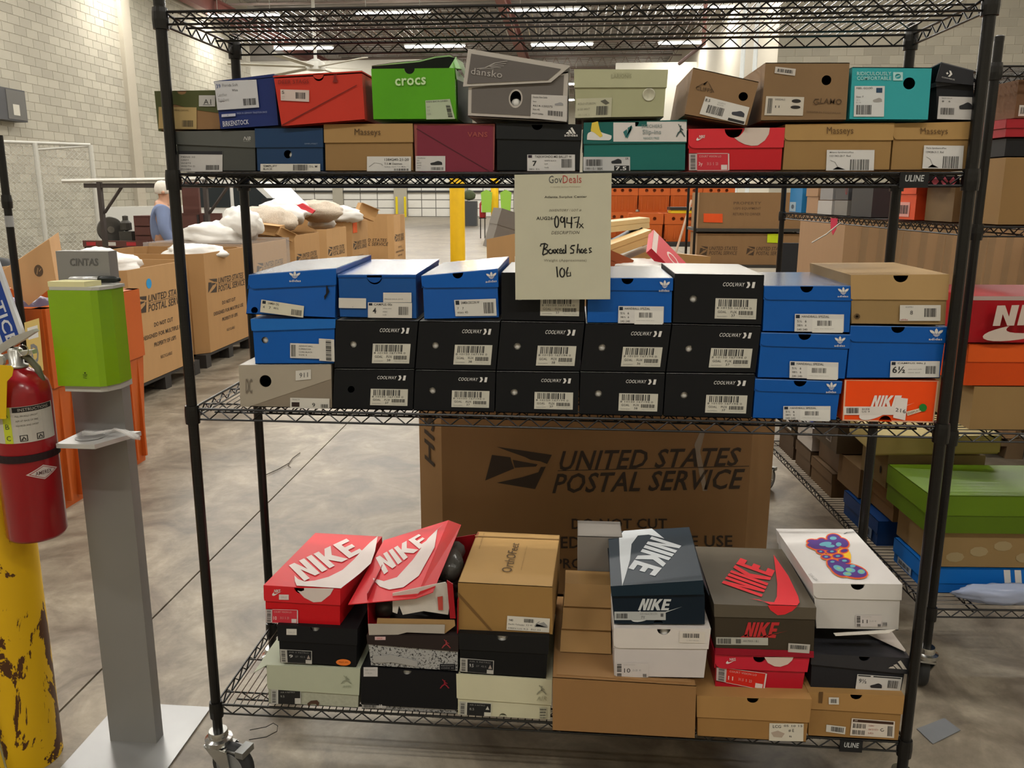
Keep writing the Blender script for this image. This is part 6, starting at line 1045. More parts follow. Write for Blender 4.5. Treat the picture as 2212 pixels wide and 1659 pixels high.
# ---------------------------------------------------------------- postal bulk cartons
kc = card('#b08a5c'); kc2 = card('#a57f52'); inkb = '#3a3027'
wood = M('#6e5a41', .8, 'wood', var=.2, scale=10)
def pallet(x0, x1, y0, y1, label, group, m_=None, long_y=False):
    r = thing('pallet', ((x0+x1)/2, (y0+y1)/2, 0), label, 'pallet', group); m_ = m_ or wood
    for k in range(5):
        a = x0+(x1-x0-.1)*k/4; MB().box(a, a+.1, y0, y1, .105, .125).build('deck_board', m_, r)
    for k in range(3):
        b_ = y0+(y1-y0-.1)*k/2; MB().box(x0, x1, b_, b_+.1, .08, .105).build('stringer_board', m_, r)
        for j in range(3):
            a = x0+(x1-x0-.1)*j/2; MB().box(a, a+.1, b_, b_+.1, 0, .08).build('block', m_, r)
    return r
def gaylord(x0, x1, y0, y1, z0, z1, label, group=None, mat=None, ch=.12, logo=(), bulge=.0):
    """open topped octagonal carton"""
    r = thing('bulk_carton', ((x0+x1)/2, (y0+y1)/2, z0), label, 'carton', group); mat = mat or kc; th = .012
    P = [(x0+ch, y0), (x1-ch, y0), (x1, y0+ch), (x1, y1-ch), (x1-ch, y1), (x0+ch, y1), (x0, y1-ch), (x0, y0+ch)]
    cx, cy = (x0+x1)/2, (y0+y1)/2
    I = [(cx+(x-cx)*(1-2*th/(x1-x0)), cy+(y-cy)*(1-2*th/(y1-y0))) for x, y in P]
    names = ('front_panel', 'corner_panel', 'side_panel', 'corner_panel', 'back_panel', 'corner_panel', 'side_panel', 'corner_panel')
    for k in range(8):
        a, b_ = P[k], P[(k+1) % 8]; c, d = I[(k+1) % 8], I[k]
        MB().hexa([(*a, z0), (*b_, z0), (*c, z0), (*d, z0)], [(*a, z1), (*b_, z1), (*c, z1), (*d, z1)]).build(names[k], mat, r)
    MB().add([(*p, z0+.006) for p in P], [tuple(range(8))]).build('bottom', mat, r)
    return r
def usps(r, O, ux, uz, w, small_=True, col=inkb, one=False):
    """postal logo and handling text on a panel: O top left, ux unit across, w overall width"""
    O = Vector(O); ux = Vector(ux).normalized(); uz = Vector((0, 0, -1))
    def Q_(a, b_, c, d): return [O+ux*(w*a)+uz*(w*b_), O+ux*(w*c)+uz*(w*b_), O+ux*(w*c)+uz*(w*d), O+ux*(w*a)+uz*(w*d)]
    art(r, Q_(0, 0, .24, .16), EAGLE, col, 'eagle_print')
    word(r, Q_(.27, .01, .96, .075), 'UNITED STATES', col, .015, .25); word(r, Q_(.25, .095, .99, .165), 'POSTAL SERVICE', col, .015, .25)
    art(r, Q_(.26, .083, .98, .087), [rect(0, 0, 1, 1)], col, 'print_rule')
    if small_:
        word(r, Q_(.33, .275, .69, .315), 'DO NOT CUT', col, .015); word(r, Q_(.1, .37, .9, .41), 'DESIGNED FOR MULTIPLE USE', col, .015); word(r, Q_(.3, .46, .72, .5), 'PROPERTY OF USPS', col, .015)
        word(r, Q_(.4, .6, .62, .63), 'RECYCLABLE', col, .005)
# the one right behind the rack
gx0, gx1 = [-.5211,.7751]
pallet(gx0, gx1, .92, 1.98, 'wooden pallet under the big postal carton behind the rack', None)
r = gaylord(gx0, gx1, .9, 2.0, .13, 1.02, 'big brown postal bulk carton standing right behind the rack', mat=card('#8c6b45'), ch=.1)
FQ = lambda *a: None
fy = .899
art(r, [(-.257,.899,.6965),(-.0191,.899,.6825),(-.054,.899,.5362),(-.2626,.899,.5506)], EAGLE, inkb, 'eagle_print')
word(r, [(.0106,.899,.685),(.6403,.899,.7166),(.6364,.899,.6485),(.0034,.899,.6101)], 'UNITED STATES', inkb, .015, .2); word(r, [(-.013,.899,.5991),(.6577,.899,.6389),(.6527,.899,.5632),(-.0187,.899,.5233)], 'POSTAL SERVICE', inkb, .015, .2)
art(r, [(.0001,.899,.6118),(.6698,.899,.6496),(.67,.899,.647),(.0001,.899,.6092)], [rect(0, 0, 1, 1)], inkb, 'print_rule')
word(r, [(.053,.899,.4297),(.3944,.899,.4422),(.396,.899,.4032),(.0538,.899,.3885)], 'DO NOT CUT', inkb, .015); word(r, [(-.2001,.899,.348),(.6275,.899,.3872),(.6301,.899,.3428),(-.2001,.899,.3005)], 'DESIGNED FOR MULTIPLE USE', inkb, .015); word(r, [(-.0035,.899,.2718),(.4652,.899,.2912),(.4671,.899,.2515),(-.003,.899,.2315)], 'PROPERTY OF USPS', inkb, .015)
cv = MB(); v, f = glyphs('HIS', .015, .2)
a = Vector((gx0+.003, .9+.1-.003, 0)); b_ = Vector((gx0+.1, .9, 0))
q = [tuple(a+(b_-a)*.25+Vector((0, 0, .60))), tuple(a+(b_-a)*.25+Vector((0, 0, .80))), tuple(a+(b_-a)*.7+Vector((0, 0, .80))), tuple(a+(b_-a)*.7+Vector((0, 0, .60)))]
word(r, q, 'HIS', inkb, .01, .2, off=-.003) if False else word(r, [Vector(p)+Vector((-.003, -.003, 0)) for p in q], 'HIS', inkb, .01, .2, off=0)
MB().slab([(.4774,.899,.7222),(.5,.899,.782),(.5132,.899,.7739),(.4979,.899,.6973),(.5137,.899,.6379),(.531,.899,.5522),(.5148,.899,.5516),(.4944,.899,.6374)], (0, -.0008, 0)).build('clear_tape', M('#c3b9a8', .2, 'film', alpha=.35), r, fix=True)
# open flaps rising beside it and casters on the far side
# row of postal cartons on the left
GY = [(-4.45, -3.3, 3.85, 5.0, 'nearest postal carton on the left with a blue dot on its side'), (-4.5, -3.33, 5.2, 6.3, 'second postal carton from the front of the left row, behind the blue-dot one'), (-4.55, -3.38, 6.5, 7.7, 'third postal carton of the left row, wrapped in clear film'),
      (-4.6, -3.42, 7.9, 9.1, 'fourth postal carton of the left row'), (-4.65, -3.44, 9.3, 10.5, 'fifth postal carton of the left row'), (-4.7, -3.46, 10.7, 11.9, 'sixth postal carton of the left row, with orange tag'), (-4.4, -3.3, 13.0, 14.2, 'farthest postal carton of the left row, beyond a gap')]
for i, (x0, x1, y0, y1, lb) in enumerate(GY):
    pallet(x0, x1, y0, y1, 'wooden pallet under the '+lb.split(',')[0].split(' with')[0], 'pallets under the left row of cartons', m_=M('#2e2b28', .7, 'plastic'))
    r = gaylord(x0, x1, y0, y1, .13, (1.02, 1.05, 1.06, 1.08, 1.1, 1.16, 1.2)[i], lb, 'postal bulk cartons in the left row', mat=(kc, kc2)[i % 2], ch=.1)
    usps(r, (x1+.001, y0+.14, .13+(.68 if i < 2 else .72)), (0, 1, 0), None, .86)
    usps(r, (x0+.16, y0-.001, .13+.66), (1, 0, 0), None, .86, small_=i < 3)
    if i == 0: art(r, [(x1+.001, y0+.36, .93), (x1+.001, y0+.44, .93), (x1+.001, y0+.44, .85), (x1+.001, y0+.36, .85)], [ell(.5, .5, .5, .5)], '#2a8fc9', 'blue_dot')
    if i == 2:
        MB().box(x0-.003, x1+.004, y0-.004, y1, .7, 1.075).build('stretch_film', M('#c8c4c0', .15, 'film', alpha=.3, bump=.6), r)
    if i == 5:
        MB().box(x1+.002, x1+.006, y0+.15, y0+.4, .98, 1.28).build('orange_tag', M('#e0561b', .5, 'card'), r)
# soft bags and wraps heaped on the cartons
def bag(c, s, rz, mat, label, seed, flat=.55):
    mb = MB(); n, k = 30, 20; base = len(mb.v)
    def f(i, j):
        th = math.pi*i/k; ph = 2*math.pi*j/n; d = Vector((math.sin(th)*math.cos(ph), math.sin(th)*math.sin(ph), math.cos(th)))
        w = .96+.2*noise.noise(d*1.7+Vector((seed, 0, 0)))+.12*noise.noise(d*4+Vector((0, seed, 0)))+.07*noise.noise(d*9+Vector((seed, seed, 0)))
        p = Vector((d.x*s[0]*w, d.y*s[1]*w, d.z*s[2]*w)); p.rotate(Matrix.Rotation(rz, 3, 'Z')); return tuple(p+Vector(c))
    mb.add([f(i, j) for i in range(k+1) for j in range(n)], [(i*n+j, i*n+(j+1) % n, (i+1)*n+(j+1) % n, (i+1)*n+j) for i in range(k) for j in range(n)])
    o = top('plastic_bag', mb, mat, label, 'bag', None, smooth=True); return o
wb_ = M('#d5d2cc', .35, 'plastic', bump=.8, scale=12, var=.05); wb2 = M('#b9ab99', .6, 'fleece', bump=1, scale=60, var=.35)
bag((-3.85, 4.45, 1.0), (.36, .36, .15), .3, wb_, 'white plastic bag bulging out of the nearest postal carton', 1)
bag((-3.6, 5.7, 1.02), (.3, .3, .10), .3, wb_, 'small white bag low in the second postal carton', 2)
bag((-4.05, 7.1, 1.12), (.42, .35, .16), .2, wb_, 'white bag on the third postal carton, left end of the heap', 3)
bag((-3.75, 7.2, 1.24), (.22, .3, .2), .9, wb_, 'upright white bag leaning on the heap by the rear rack post', 4)
bag((-3.95, 8.45, 1.24), (.5, .3, .2), -.5, wb2, 'brown and white fleece roll in the middle of the heap', 5)
bag((-4.1, 9.6, 1.36), (.4, .35, .16), .2, wb_, 'white bag at the top of the heap', 6)
bag((-3.75, 9.95, 1.34), (.45, .3, .16), -.3, wb2, 'speckled fleece bundle behind the fleece roll', 7)
bag((-3.85, 8.9, 1.3), (.3, .3, .15), -.3, wb_, 'white bag between the two fleece bundles', 8)
bag((-3.7, 10.9, 1.26), (.42, .3, .16), -.4, wb_, 'white quilted bag at the right end of the heap', 9)
bag((-3.75, 10.2, 1.17), (.2, .2, .14), -.4, wb_, 'small white bag hanging over the carton edge', 10)
t = top('red_cloth', MB().slab([(-3.85, 9.3, 1.42), (-3.6, 9.3, 1.32), (-3.58, 9.35, 1.36), (-3.75, 9.35, 1.46)], (0, .06, 0)), M('#b3232b', .6, 'cloth'), 'small red cloth tucked between the white bags', 'cloth', fix=True)
for (c, s, a, lb) in (((-3.75, 8.0, 1.16), (.36, .3, .13), .15, 'kraft carton lying under the fleece roll'), ((-3.35, 11.3, 1.3), (.3, .25, .2), .5, 'small open carton perched at the right end of the heap'), ((-3.5, 7.9, 1.1), (.2, .2, .1), .6, 'small kraft carton in the third postal carton')):
    mb = MB(); R3 = Matrix.Rotation(a, 3, 'Z') @ Matrix.Rotation(a*.8, 3, 'Y')
    mb.box(-s[0]/2, s[0]/2, -s[1]/2, s[1]/2, -s[2]/2, s[2]/2, lambda x, y, z: tuple(R3 @ Vector((x, y, z))+Vector(c)))
    r = thing('carton', (c[0], c[1], c[2]-s[2]/2), lb, 'carton'); mb.build('box_body', card('#b78f5e'), r)
    MB().box(-s[0]/2, s[0]/2, -s[1]/2-.1, -s[1]/2, s[2]/2-.004, s[2]/2, lambda x, y, z: tuple(R3 @ Vector((x, y, z))+Vector(c))).build('flap', card('#c29c6a'), r)
# yellow columns / guard posts in the middle distance
yl = M('#d9ae12', .5, 'chip2', var=.1, scale=8)
for (x, y, rr, h, lb) in ((-2.21, 13.8, .145, 3.0, 'tall yellow guard column seen left of the lot sign'), (-2.9, 28.2, .14, 3.0, 'far yellow column with a fire extinguisher beside it')):
    o = top('yellow_column', MB().lathe([(rr, 0), (rr, h), (rr*.9, h+.05), (.001, h+.07)], (x, y, 0), 24), yl, lb, 'column', fix=True); auto_smooth(o, 50)
r = thing('fire_extinguisher', (-3.3, 28, 1.0), 'small far red fire extinguisher on a black stand by the yellow column', 'fire extinguisher')
MB().lathe([(.11, 0), (.12, .05), (.12, .5), (.06, .6), (.03, .66)], (-3.32, 28, .75), 16).build('cylinder', redx, r, smooth=True); MB().box(-3.36, -3.26, 27.86, 27.885, .95, 1.2).build('white_label', ink('#c8c8c4'), r)
MB().cyl((-3.4, 28, 0), (-3.4, 28, .75), .02, 6).cyl((-3.24, 28, 0), (-3.24, 28, .75), .02, 6).box(-3.45, -3.19, 27.9, 28.1, .72, .75).build('stand', blackm, r)
r = thing('coat_rack', (-2.65, 27.6, 0), 'lime green safety vests hanging by the far yellow column', 'vest')
MB().cyl((-2.5, 27.8, 0), (-2.5, 27.8, 1.75), .02, 8).build('pole', blackm, r)
for x in (-3.15, -2.45): MB().slab([(x-.16, 27.7, .95), (x+.16, 27.7, .95), (x+.2, 27.7, 1.65), (x, 27.7, 1.75), (x-.2, 27.7, 1.65)], (0, .12, 0)).build('vest', M('#7ea83a', .7, 'cloth', bump=.4), r, fix=True)
r = thing('dark_cabinet', (-5.3, 40, 0), 'dark grey cabinet with a plant in front of the far dock doors', 'cabinet')
MB().box(-5.8, -5.0, 40, 40.6, 0, 1.25).build('cabinet_body', M('#4a4c4f', .5, 'steel'), r); MB().lathe([(.001, 0), (.3, .1), (.35, .3), (.2, .5), (.001, .55)], (-5.4, 40.3, 1.27), 9).build('plant', M('#5a6448', .8, 'leaf', bump=1), r, smooth=True)
# ---------------------------------------------------------------- white pickup truck
r = thing('pickup_truck', (-7.4, 16, 0), 'white pickup truck parked behind the heap of bags', 'truck')
wp = M('#c9c9c4', .25, 'paint', var=.02, coat=.5); gl = M('#23292c', .1, 'glass', var=.02)
x1 = -4.85
side = [(x1, .55), (x1+.02, .95), (x1-.1, 1.12), (x1-1.2, 1.25), (x1-1.35, 1.27), (x1-1.95, 1.86), (x1-3.1, 1.9), (x1-3.5, 1.82), (x1-3.62, 1.33), (x1-5.6, 1.3), (x1-5.65, .6), (x1-4.9, .5), (x1-.4, .48)]
MB().slab([(x, 15.4, z) for x, z in side], (0, 1.8, 0)).build('body', wp, r, fix=True)
MB().slab([(x1-1.5, 15.39, 1.3), (x1-2.02, 15.39, 1.78), (x1-2.45, 15.39, 1.8), (x1-2.45, 15.39, 1.3)], (0, -.004, 0)).build('window', gl, r, fix=True)
MB().slab([(x1-2.53, 15.39, 1.3), (x1-2.53, 15.39, 1.8), (x1-3.1, 15.39, 1.8), (x1-3.42, 15.39, 1.74), (x1-3.5, 15.39, 1.3)], (0, -.004, 0)).build('window', gl, r, fix=True)
MB().slab([(x1-1.42, 15.45, 1.30), (x1-1.42, 17.15, 1.30), (x1-1.96, 17.1, 1.83), (x1-1.96, 15.5, 1.83)], (.012, 0, .012)).build('windscreen', gl, r, fix=True)
MB().box(x1-1.75, x1-1.5, 15.15, 15.3, 1.28, 1.5).box(x1-1.66, x1-1.6, 15.3, 15.41, 1.33, 1.37).build('side_mirror', M('#1c1d1f', .4, 'plastic'), r)
MB().box(x1-2.45, x1-2.22, 15.375, 15.4, 1.12, 1.16).build('door_handle', M('#1c1d1f', .4, 'plastic'), r); MB().box(x1-2.5, x1-2.49, 15.385, 15.4, .6, 1.3).build('door_seam', M('#4a4a48', .5, 'seam'), r)
MB().lathe([(.001, 0), (.09, 0), (.09, .02)], (x1-.25, 15.385, 1.02), 14, (0, 1, 0)).build('side_lamp', M('#1c1d1f', .4, 'plastic'), r)
MB().box(x1-5.6, x1-.3, 15.37, 15.4, .52, .66).build('sill', M('#26282a', .4, 'plastic'), r)
for x in (x1-.95, x1-4.6):
    for y in (15.45, 17.0):
        MB().lathe([(.2, -.1), (.36, -.1), (.4, -.06), (.4, .06), (.36, .1), (.2, .1)], (x, y, .4), 24, (0, 1, 0)).build('wheel', rubber, r, smooth=True)
# ---------------------------------------------------------------- maroon trailer, its load and the pipe frame
mar = M('#55332c', .6, 'steel', var=.15, scale=6); drk = M('#2a2322', .6, 'steel')
r = thing('flatbed_trailer', (-6.5, 9.5, 0), 'dark maroon trailer with upright side panels behind the man', 'trailer')
yb = 9.3
MB().box(*[-6.976,-4.925], yb, yb+1.8, .78, .86).build('bed', drk, r)
MB().box(*[-6.976,-6.018], yb-.03, yb, .84, .93).build('side_rail', mar, r)
for k in range(3):
    xa = -6.92+k*.3; MB().box(xa, xa+.14, yb-.034, yb-.031, .86, .91).build('reflector', ink(('#a33', '#a83a3a')[0] if False else ('#a02a2e', '#b9b4ac', '#a02a2e')[k]), r)
xa, xb = [-5.508,-5.264]
MB().box(xa, xb, yb+.1, yb+.15, .86, 1.75).build('end_panel', mar, r)
xc = -4.914
MB().box(xa, xc, yb, yb+.05, .86, 1.32).build('side_panel', mar, r)
for x in (xa+.25, xb+.1): MB().box(x, x+.03, yb-.02, yb, .86, 1.3).build('stake', drk, r)
xd, xe = [-6.227,-5.986]
MB().box(xd, xe, yb+.05, yb+.9, .86, 1.28).build('tool_chest', mar, r)
for k in range(3): MB().box(xd+.01, xe-.01, yb+.03, yb+.055, .88+.13*k, .99+.13*k).build('drawer', mar, r)
for x in (-8.4, -6.0):
    MB().lathe([(.15, -.1), (.32, -.1), (.34, 0), (.32, .1), (.15, .1)], (x, yb+.1, .34), 20, (0, 1, 0)).build('wheel', rubber, r, smooth=True)
dx = (-6.7369,9.6,.9646)
r = thing('saw_blade', (dx[0], 9.6, .93), 'round dark metal disc standing upright on the trailer', 'disc')
MB().lathe([(.001, 0), (.18, 0), (.19, .01), (.18, .02), (.001, .02)], (dx[0], 9.6, 1.07), 28, (1, -.9, 0)).build('disc', M('#5b5852', .35, 'steel', metal=.5), r); MB().lathe([(.001, -.01), (.05, -.008), (.05, .03)], (dx[0], 9.6, 1.07), 12, (1, -.9, 0)).build('hub', M('#77736a', .35, 'steel', metal=.5), r)
mx_ = (-6.4941,9.6,.9793)
top('engine_part', MB().box(mx_[0]-.06, mx_[0]+.13, 9.5, 9.75, .87, 1.05).lathe([(.001, 0), (.08, .02), (.08, .12), (.04, .16), (.04, .22), (.001, .23)], (mx_[0], 9.6, 1.05), 9), M('#3d3a33', .6, 'steel', bump=.6), 'small dark engine part next to the metal disc', 'machine part')
r = thing('pipe_frame', (-7.5, 8.8, 0), 'rusty steel frame carrying a long light pipe in front of the left wall', 'frame')
pa, pb = [(-6.875,8.8,1.754),(-4.8169,8.8,1.7833)]
MB().cyl(pa, pb, .028, 10).build('pipe', M('#c9c7bf', .3, 'steel', metal=.4), r); 
for u in [-6.362,-4.885]:
    MB().box(u-.025, u+.025, 8.78, 8.84, 0, pa[2]+.02).build('post', M('#3e3733', .6, 'steel', var=.2), r)
    MB().tube([(u+.03, 8.82, pa[2]-.42), (u+.32, 8.82, pa[2]-.06)], .02, 6).build('brace', M('#3e3733', .6, 'steel', var=.2), r)
MB().box(pa[0]+.3, pb[0], 8.79, 8.85, pa[2]-.09, pa[2]-.03).build('cross_bar', M('#3e3733', .6, 'steel', var=.2), r)
# chain link gate near the left wall
r = thing('chain_link_gate', (-10.5, 12.5, 0), 'pale chain link gate panel standing in front of the left wall', 'gate')
galv = M('#bdbcb4', .4, 'galvanised', metal=.3)
ga, gb, gc_ = [(-10.351,12.,2.5982),(-9.0987,13.2,2.49),(-9.758,12.5,2.4278)]
gtop = gb[2]
g0 = Vector((ga[0], 12, 0)); g1 = Vector((gb[0], 13.2, 0)); gm = Vector((gc_[0], 12.55, 0))
for p in (g0, gm, g1): MB().cyl((p.x, p.y, 0), (p.x, p.y, gtop), .045, 10).build('gate_post', galv, r)
MB().cyl((g0.x, g0.y, gtop), (g1.x, g1.y, gtop), .03, 8).cyl((gm.x, gm.y, gtop-.12), (g1.x, g1.y, gtop-.02), .02, 8).build('top_rail', galv, r); MB().cyl((g0.x, g0.y, .15), (g1.x, g1.y, .15), .03, 8).build('bottom_rail', galv, r)
mb = MB(); D = g1-g0; L = D.length; u = D/L; H = gtop-.15; s_ = .09; k = -H
while k < L:
    for sg_ in (0, 1):
        a0 = max(k, 0); a1 = min(k+H, L)
        if a1 > a0:
            z0, z1 = (a0-k, a1-k) if sg_ == 0 else (H-(a0-k), H-(a1-k))
            mb.tube([tuple(g0+u*a0+Vector((0, 0, .15+z0))), tuple(g0+u*a1+Vector((0, 0, .15+z1)))], .0035, 3, caps=False)
    k += s_
mb.build('mesh', galv, r, kind='stuff')
# control box on the left wall
cbx = (-12.45,15.8494,3.5194)
r = thing('control_box', (-12.4, cbx[1], cbx[2]-.4), 'dark grey electrical box with a small white notice high on the left wall', 'electrical box')
y0_, y1_ = [14.851,15.993]; zb0, zb1 = [3.148,3.823]
MB().box(-12.488, -12.2, y0_, y1_, zb0, zb1).build('enclosure', M('#3d3d3f', .5, 'steel'), r)
MB().box(-12.2, -12.19, y0_+.45*(y1_-y0_), y1_-.03, zb0+.03, zb1-.03).build('door', M('#55534f', .5, 'steel'), r)
MB().box(-12.19, -12.186, y0_+.6*(y1_-y0_), y0_+.78*(y1_-y0_), zb0+.12, zb0+.35).build('white_notice', ink('#b0aca0'), r)
# ceiling fan
fx, fy_, fz = (-8.0626,24.,5.4313)
r = thing('ceiling_fan', (fx, fy_, fz-.1), 'huge pale ceiling fan under the roof behind the upper boxes', 'ceiling fan')
MB().cyl((fx, fy_, fz), (fx, fy_, ZC-.7), .05, 10).lathe([(.08, -.1), (.28, -.08), (.28, .15), (.1, .25)], (fx, fy_, fz), 20).build('motor', M('#c8c7c0', .4, 'steel'), r)
fm = M('#b5b2a6', .5, 'blade')
for k in range(6):
    a = k*math.pi/3+.35; u = Vector((math.cos(a), math.sin(a), 0)); w_ = Vector((-u.y, u.x, .12))
    MB().slab([tuple(Vector((fx, fy_, fz))+u*.3-w_*.1), tuple(Vector((fx, fy_, fz))+u*2.6-w_*.1), tuple(Vector((fx, fy_, fz))+u*2.6+w_*.1), tuple(Vector((fx, fy_, fz))+u*.3+w_*.1)], (0, 0, .02)).build('blade', fm, r, fix=True)
# ---------------------------------------------------------------- the man
def skin_body(name, chain, radii, edges, mat, parent, sub=2, loc=None):
    me = bpy.data.meshes.new(name); me.from_pydata([tuple(Vector(p)) for p in chain], edges, [])
    ob = bpy.data.objects.new(name, me); COL.objects.link(ob)
    md = ob.modifiers.new('s', 'SKIN'); md.use_smooth_shade = True
    for v, rr in zip(me.skin_vertices[0].data, radii): v.radius = rr if isinstance(rr, tuple) else (rr, rr)
    me.skin_vertices[0].data[0].use_root = True
    sd = ob.modifiers.new('d', 'SUBSURF'); sd.levels = sub; sd.render_levels = sub
    dg = bpy.context.evaluated_depsgraph_get(); nm = bpy.data.meshes.new_from_object(ob.evaluated_get(dg))
    bpy.data.objects.remove(ob); bpy.data.meshes.remove(me)
    nm.name = name; nm.materials.clear(); nm.materials.append(mat); nm.shade_smooth()
    o = bpy.data.objects.new(name, nm); COL.objects.link(o)
    if parent is not None: o.parent = parent
    return o
skin = M('#b58a70', .5, 'skin')
pz_ = (-5.0779,8.,1.6733)
man = thing('person', (pz_[0], 8.0, 0), 'white-haired man in a blue long-sleeved shirt standing by the trailer, facing away', 'person'); ORG[man] = Vector((0, 0, 0)); man.rotation_euler = (0, 0, math.radians(115))
man.scale = (1, 1, 1)
# body faces -y locally
V = [(0, 0, .95), (0, .02, 1.15), (0, .03, 1.35), (0, .0, 1.46), (0, -.03, 1.51), (0, -.03, 1.6), (0, -.025, 1.68),
     (.18, .0, 1.40), (.23, .0, 1.14), (.22, -.12, .92), (.22, -.16, .86), (-.18, .0, 1.40), (-.23, .0, 1.14), (-.22, -.12, .92), (-.22, -.16, .86),
     (.10, 0, .88), (.11, -.01, .48), (.11, .01, .1), (.11, -.12, .05), (-.10, 0, .88), (-.11, -.01, .48), (-.11, .01, .1), (-.11, -.12, .05)]
RD = [(.16, .13), (.17, .14), (.18, .14), (.12, .1), .065, (.075, .09), (.07, .085), .06, .045, .032, .03, .06, .045, .032, .03, .09, .06, .045, .04, .09, .06, .045, .04]
E_ = [(0, 1), (1, 2), (2, 3), (3, 4), (4, 5), (5, 6), (2, 7), (7, 8), (8, 9), (9, 10), (2, 11), (11, 12), (12, 13), (13, 14), (0, 15), (15, 16), (16, 17), (17, 18), (0, 19), (19, 20), (20, 21), (21, 22)]
skin_body('body', V, RD, E_, skin, man)
sh_i = [0, 1, 2, 3, 7, 8, 9, 11, 12, 13]; mp_ = {a: i for i, a in enumerate(sh_i)}
skin_body('shirt', [V[i] for i in sh_i], [(tuple(x+.03 for x in RD[i]) if isinstance(RD[i], tuple) else RD[i]+.028) for i in sh_i], [(mp_[a], mp_[b]) for a, b in E_ if a in mp_ and b in mp_], M('#7482a3', .8, 'cloth', bump=.6, scale=9, var=.12), man)
tr_i = [0, 15, 16, 17, 19, 20, 21]; mp_ = {a: i for i, a in enumerate(tr_i)}
skin_body('trousers', [V[i] for i in tr_i], [(tuple(x+.012 for x in RD[i]) if isinstance(RD[i], tuple) else RD[i]+.025) for i in tr_i], [(mp_[a], mp_[b]) for a, b in E_ if a in mp_ and b in mp_], M('#2c2f38', .8, 'cloth'), man)
mb = MB().lathe([(.001, .105), (.05, .095), (.082, .06), (.094, .01), (.092, -.03), (.085, -.06)], (0, -.012, 1.645), 20); mb.build('hair', M('#d8d2c6', .9, 'hair', bump=1, scale=40), man, smooth=True, local=True)
for s_ in (-1, 1):
    MB().lathe([(.001, 0), (.02, .002), (.022, .01), (.001, .014)], (s_*.085, -.02, 1.60), 10, (s_, 0, 0)).build('ear', skin, man, smooth=True, local=True)
    MB().lathe([(.001, -.004), (.009, 0), (.001, .004)], (s_*.03, -.128, 1.63), 8, (0, -1, 0)).build('eye', ink('#2b2b2b'), man, local=True)
    MB().box(s_*.11-.045, s_*.11+.045, -.2, .06, 0, .08).build('shoe', M('#1d1d1f', .5, 'leather'), man, local=True)
MB().slab([(-.012, -.12, 1.585), (.012, -.12, 1.585), (.006, -.12, 1.625), (-.006, -.12, 1.625)], (0, -.022, -.004)).build('nose', skin, man, local=True)
MB().box(-.025, .025, -.128, -.12, 1.553, 1.559).build('mouth', ink('#8e5a4e'), man, local=True)

# ---------------------------------------------------------------- right: second wire rack
RX, RY = 1.20, .60
rk2 = wire_rack((1.43, 1.52, 0), math.radians(90+4), 1.83, .5, (.32, .885, 1.49, 1.94), 'second black wire rack at the right, turned end-on to the first', None, 2.02, sp=.0254, run=(.12, .3), casters=(0, 1, 2, 3)) if False else None
# local x runs from the near end to the far end, local y away from the aisle (to +X)
def rack2():
    ang = math.radians(90+3.5)
    # near aisle post of the rack stands at (RX, RY)
    Wd = 1.8; D = .56
    ux = Vector((math.cos(ang), math.sin(ang), 0)); uy = Vector((math.sin(ang), -math.cos(ang), 0))
    c = Vector((RX, RY, 0))+ux*(Wd/2)
    return c, ang, Wd, D, ux, uy
c2, ang2, W2, D2, ux2, uy2 = rack2()
H2 = (.288, .872, 1.49, 1.93)
rk2 = wire_rack(tuple(c2), ang2, W2, -D2, H2, 'second black wire rack at the right, its narrow end towards the camera', None, 2.0, sp=.0254, run=(-.15, -.38))
for o in rk2.children_recursive: pass
def L2(a, b_, z): p = Vector((RX, RY, 0))+ux2*a+uy2*b_; return (p.x, p.y, z)      # a: along the rack from the near end, b: inwards from the aisle side
def rbox(a0, a1, b0, b1, z0, h, col, label, lid=.35, lidcol=None, group=None, cat='shoe box', name='shoe_box', skew=0, mat=None, ov=.004, notch=True, rz=0, tilt=0):
    """a lidded box on the second rack; its short end faces the aisle"""
    p = Vector(L2((a0+a1)/2, (b0+b1)/2, z0)); r = thing(name, tuple(p), label, cat, group)
    ca, cb = (a0+a1)/2, (b0+b1)/2
    def T(a, b_, z):
        da, db = a-ca, b_-cb; c_, s_ = math.cos(rz), math.sin(rz)
        return L2(ca+da*c_-db*s_, cb+da*s_+db*c_, z+tilt*(b_-b0))
    m_ = mat or card(col) if col[1:3] > '70' and False else (mat or gloss(col)); lm = gloss(lidcol) if lidcol else m_
    MB().box(a0, a1, b0, b1, z0+.001, z0+h-(.003 if lid else 0), T).build('box_body', m_, r)
    if lid:
        e = ov; MB().box(a0-e, a1+e, b0-e, b0-e+.002, z0+h*(1-lid), z0+h, T).box(a0-e, a1+e, b1+e-.002, b1+e, z0+h*(1-lid), z0+h, T).box(a0-e, a0-e+.002, b0-e, b1+e, z0+h*(1-lid), z0+h, T).box(a1+e-.002, a1+e, b0-e, b1+e, z0+h*(1-lid), z0+h, T).box(a0-e, a1+e, b0-e, b1+e, z0+h-.002, z0+h, T).build('lid', lm, r)
    r['_'] = 0; del r['_']
    r_T[r] = T
    return r
r_T = {}
def endq(r, a0, a1, b, z0, z1): T = r_T[r]; return [T(a1, b, z1), T(a0, b, z1), T(a0, b, z0), T(a1, b, z0)]
def nearq(r, b0, b1, a, z0, z1): T = r_T[r]; return [T(a, b0, z1), T(a, b1, z1), T(a, b1, z0), T(a, b0, z0)]
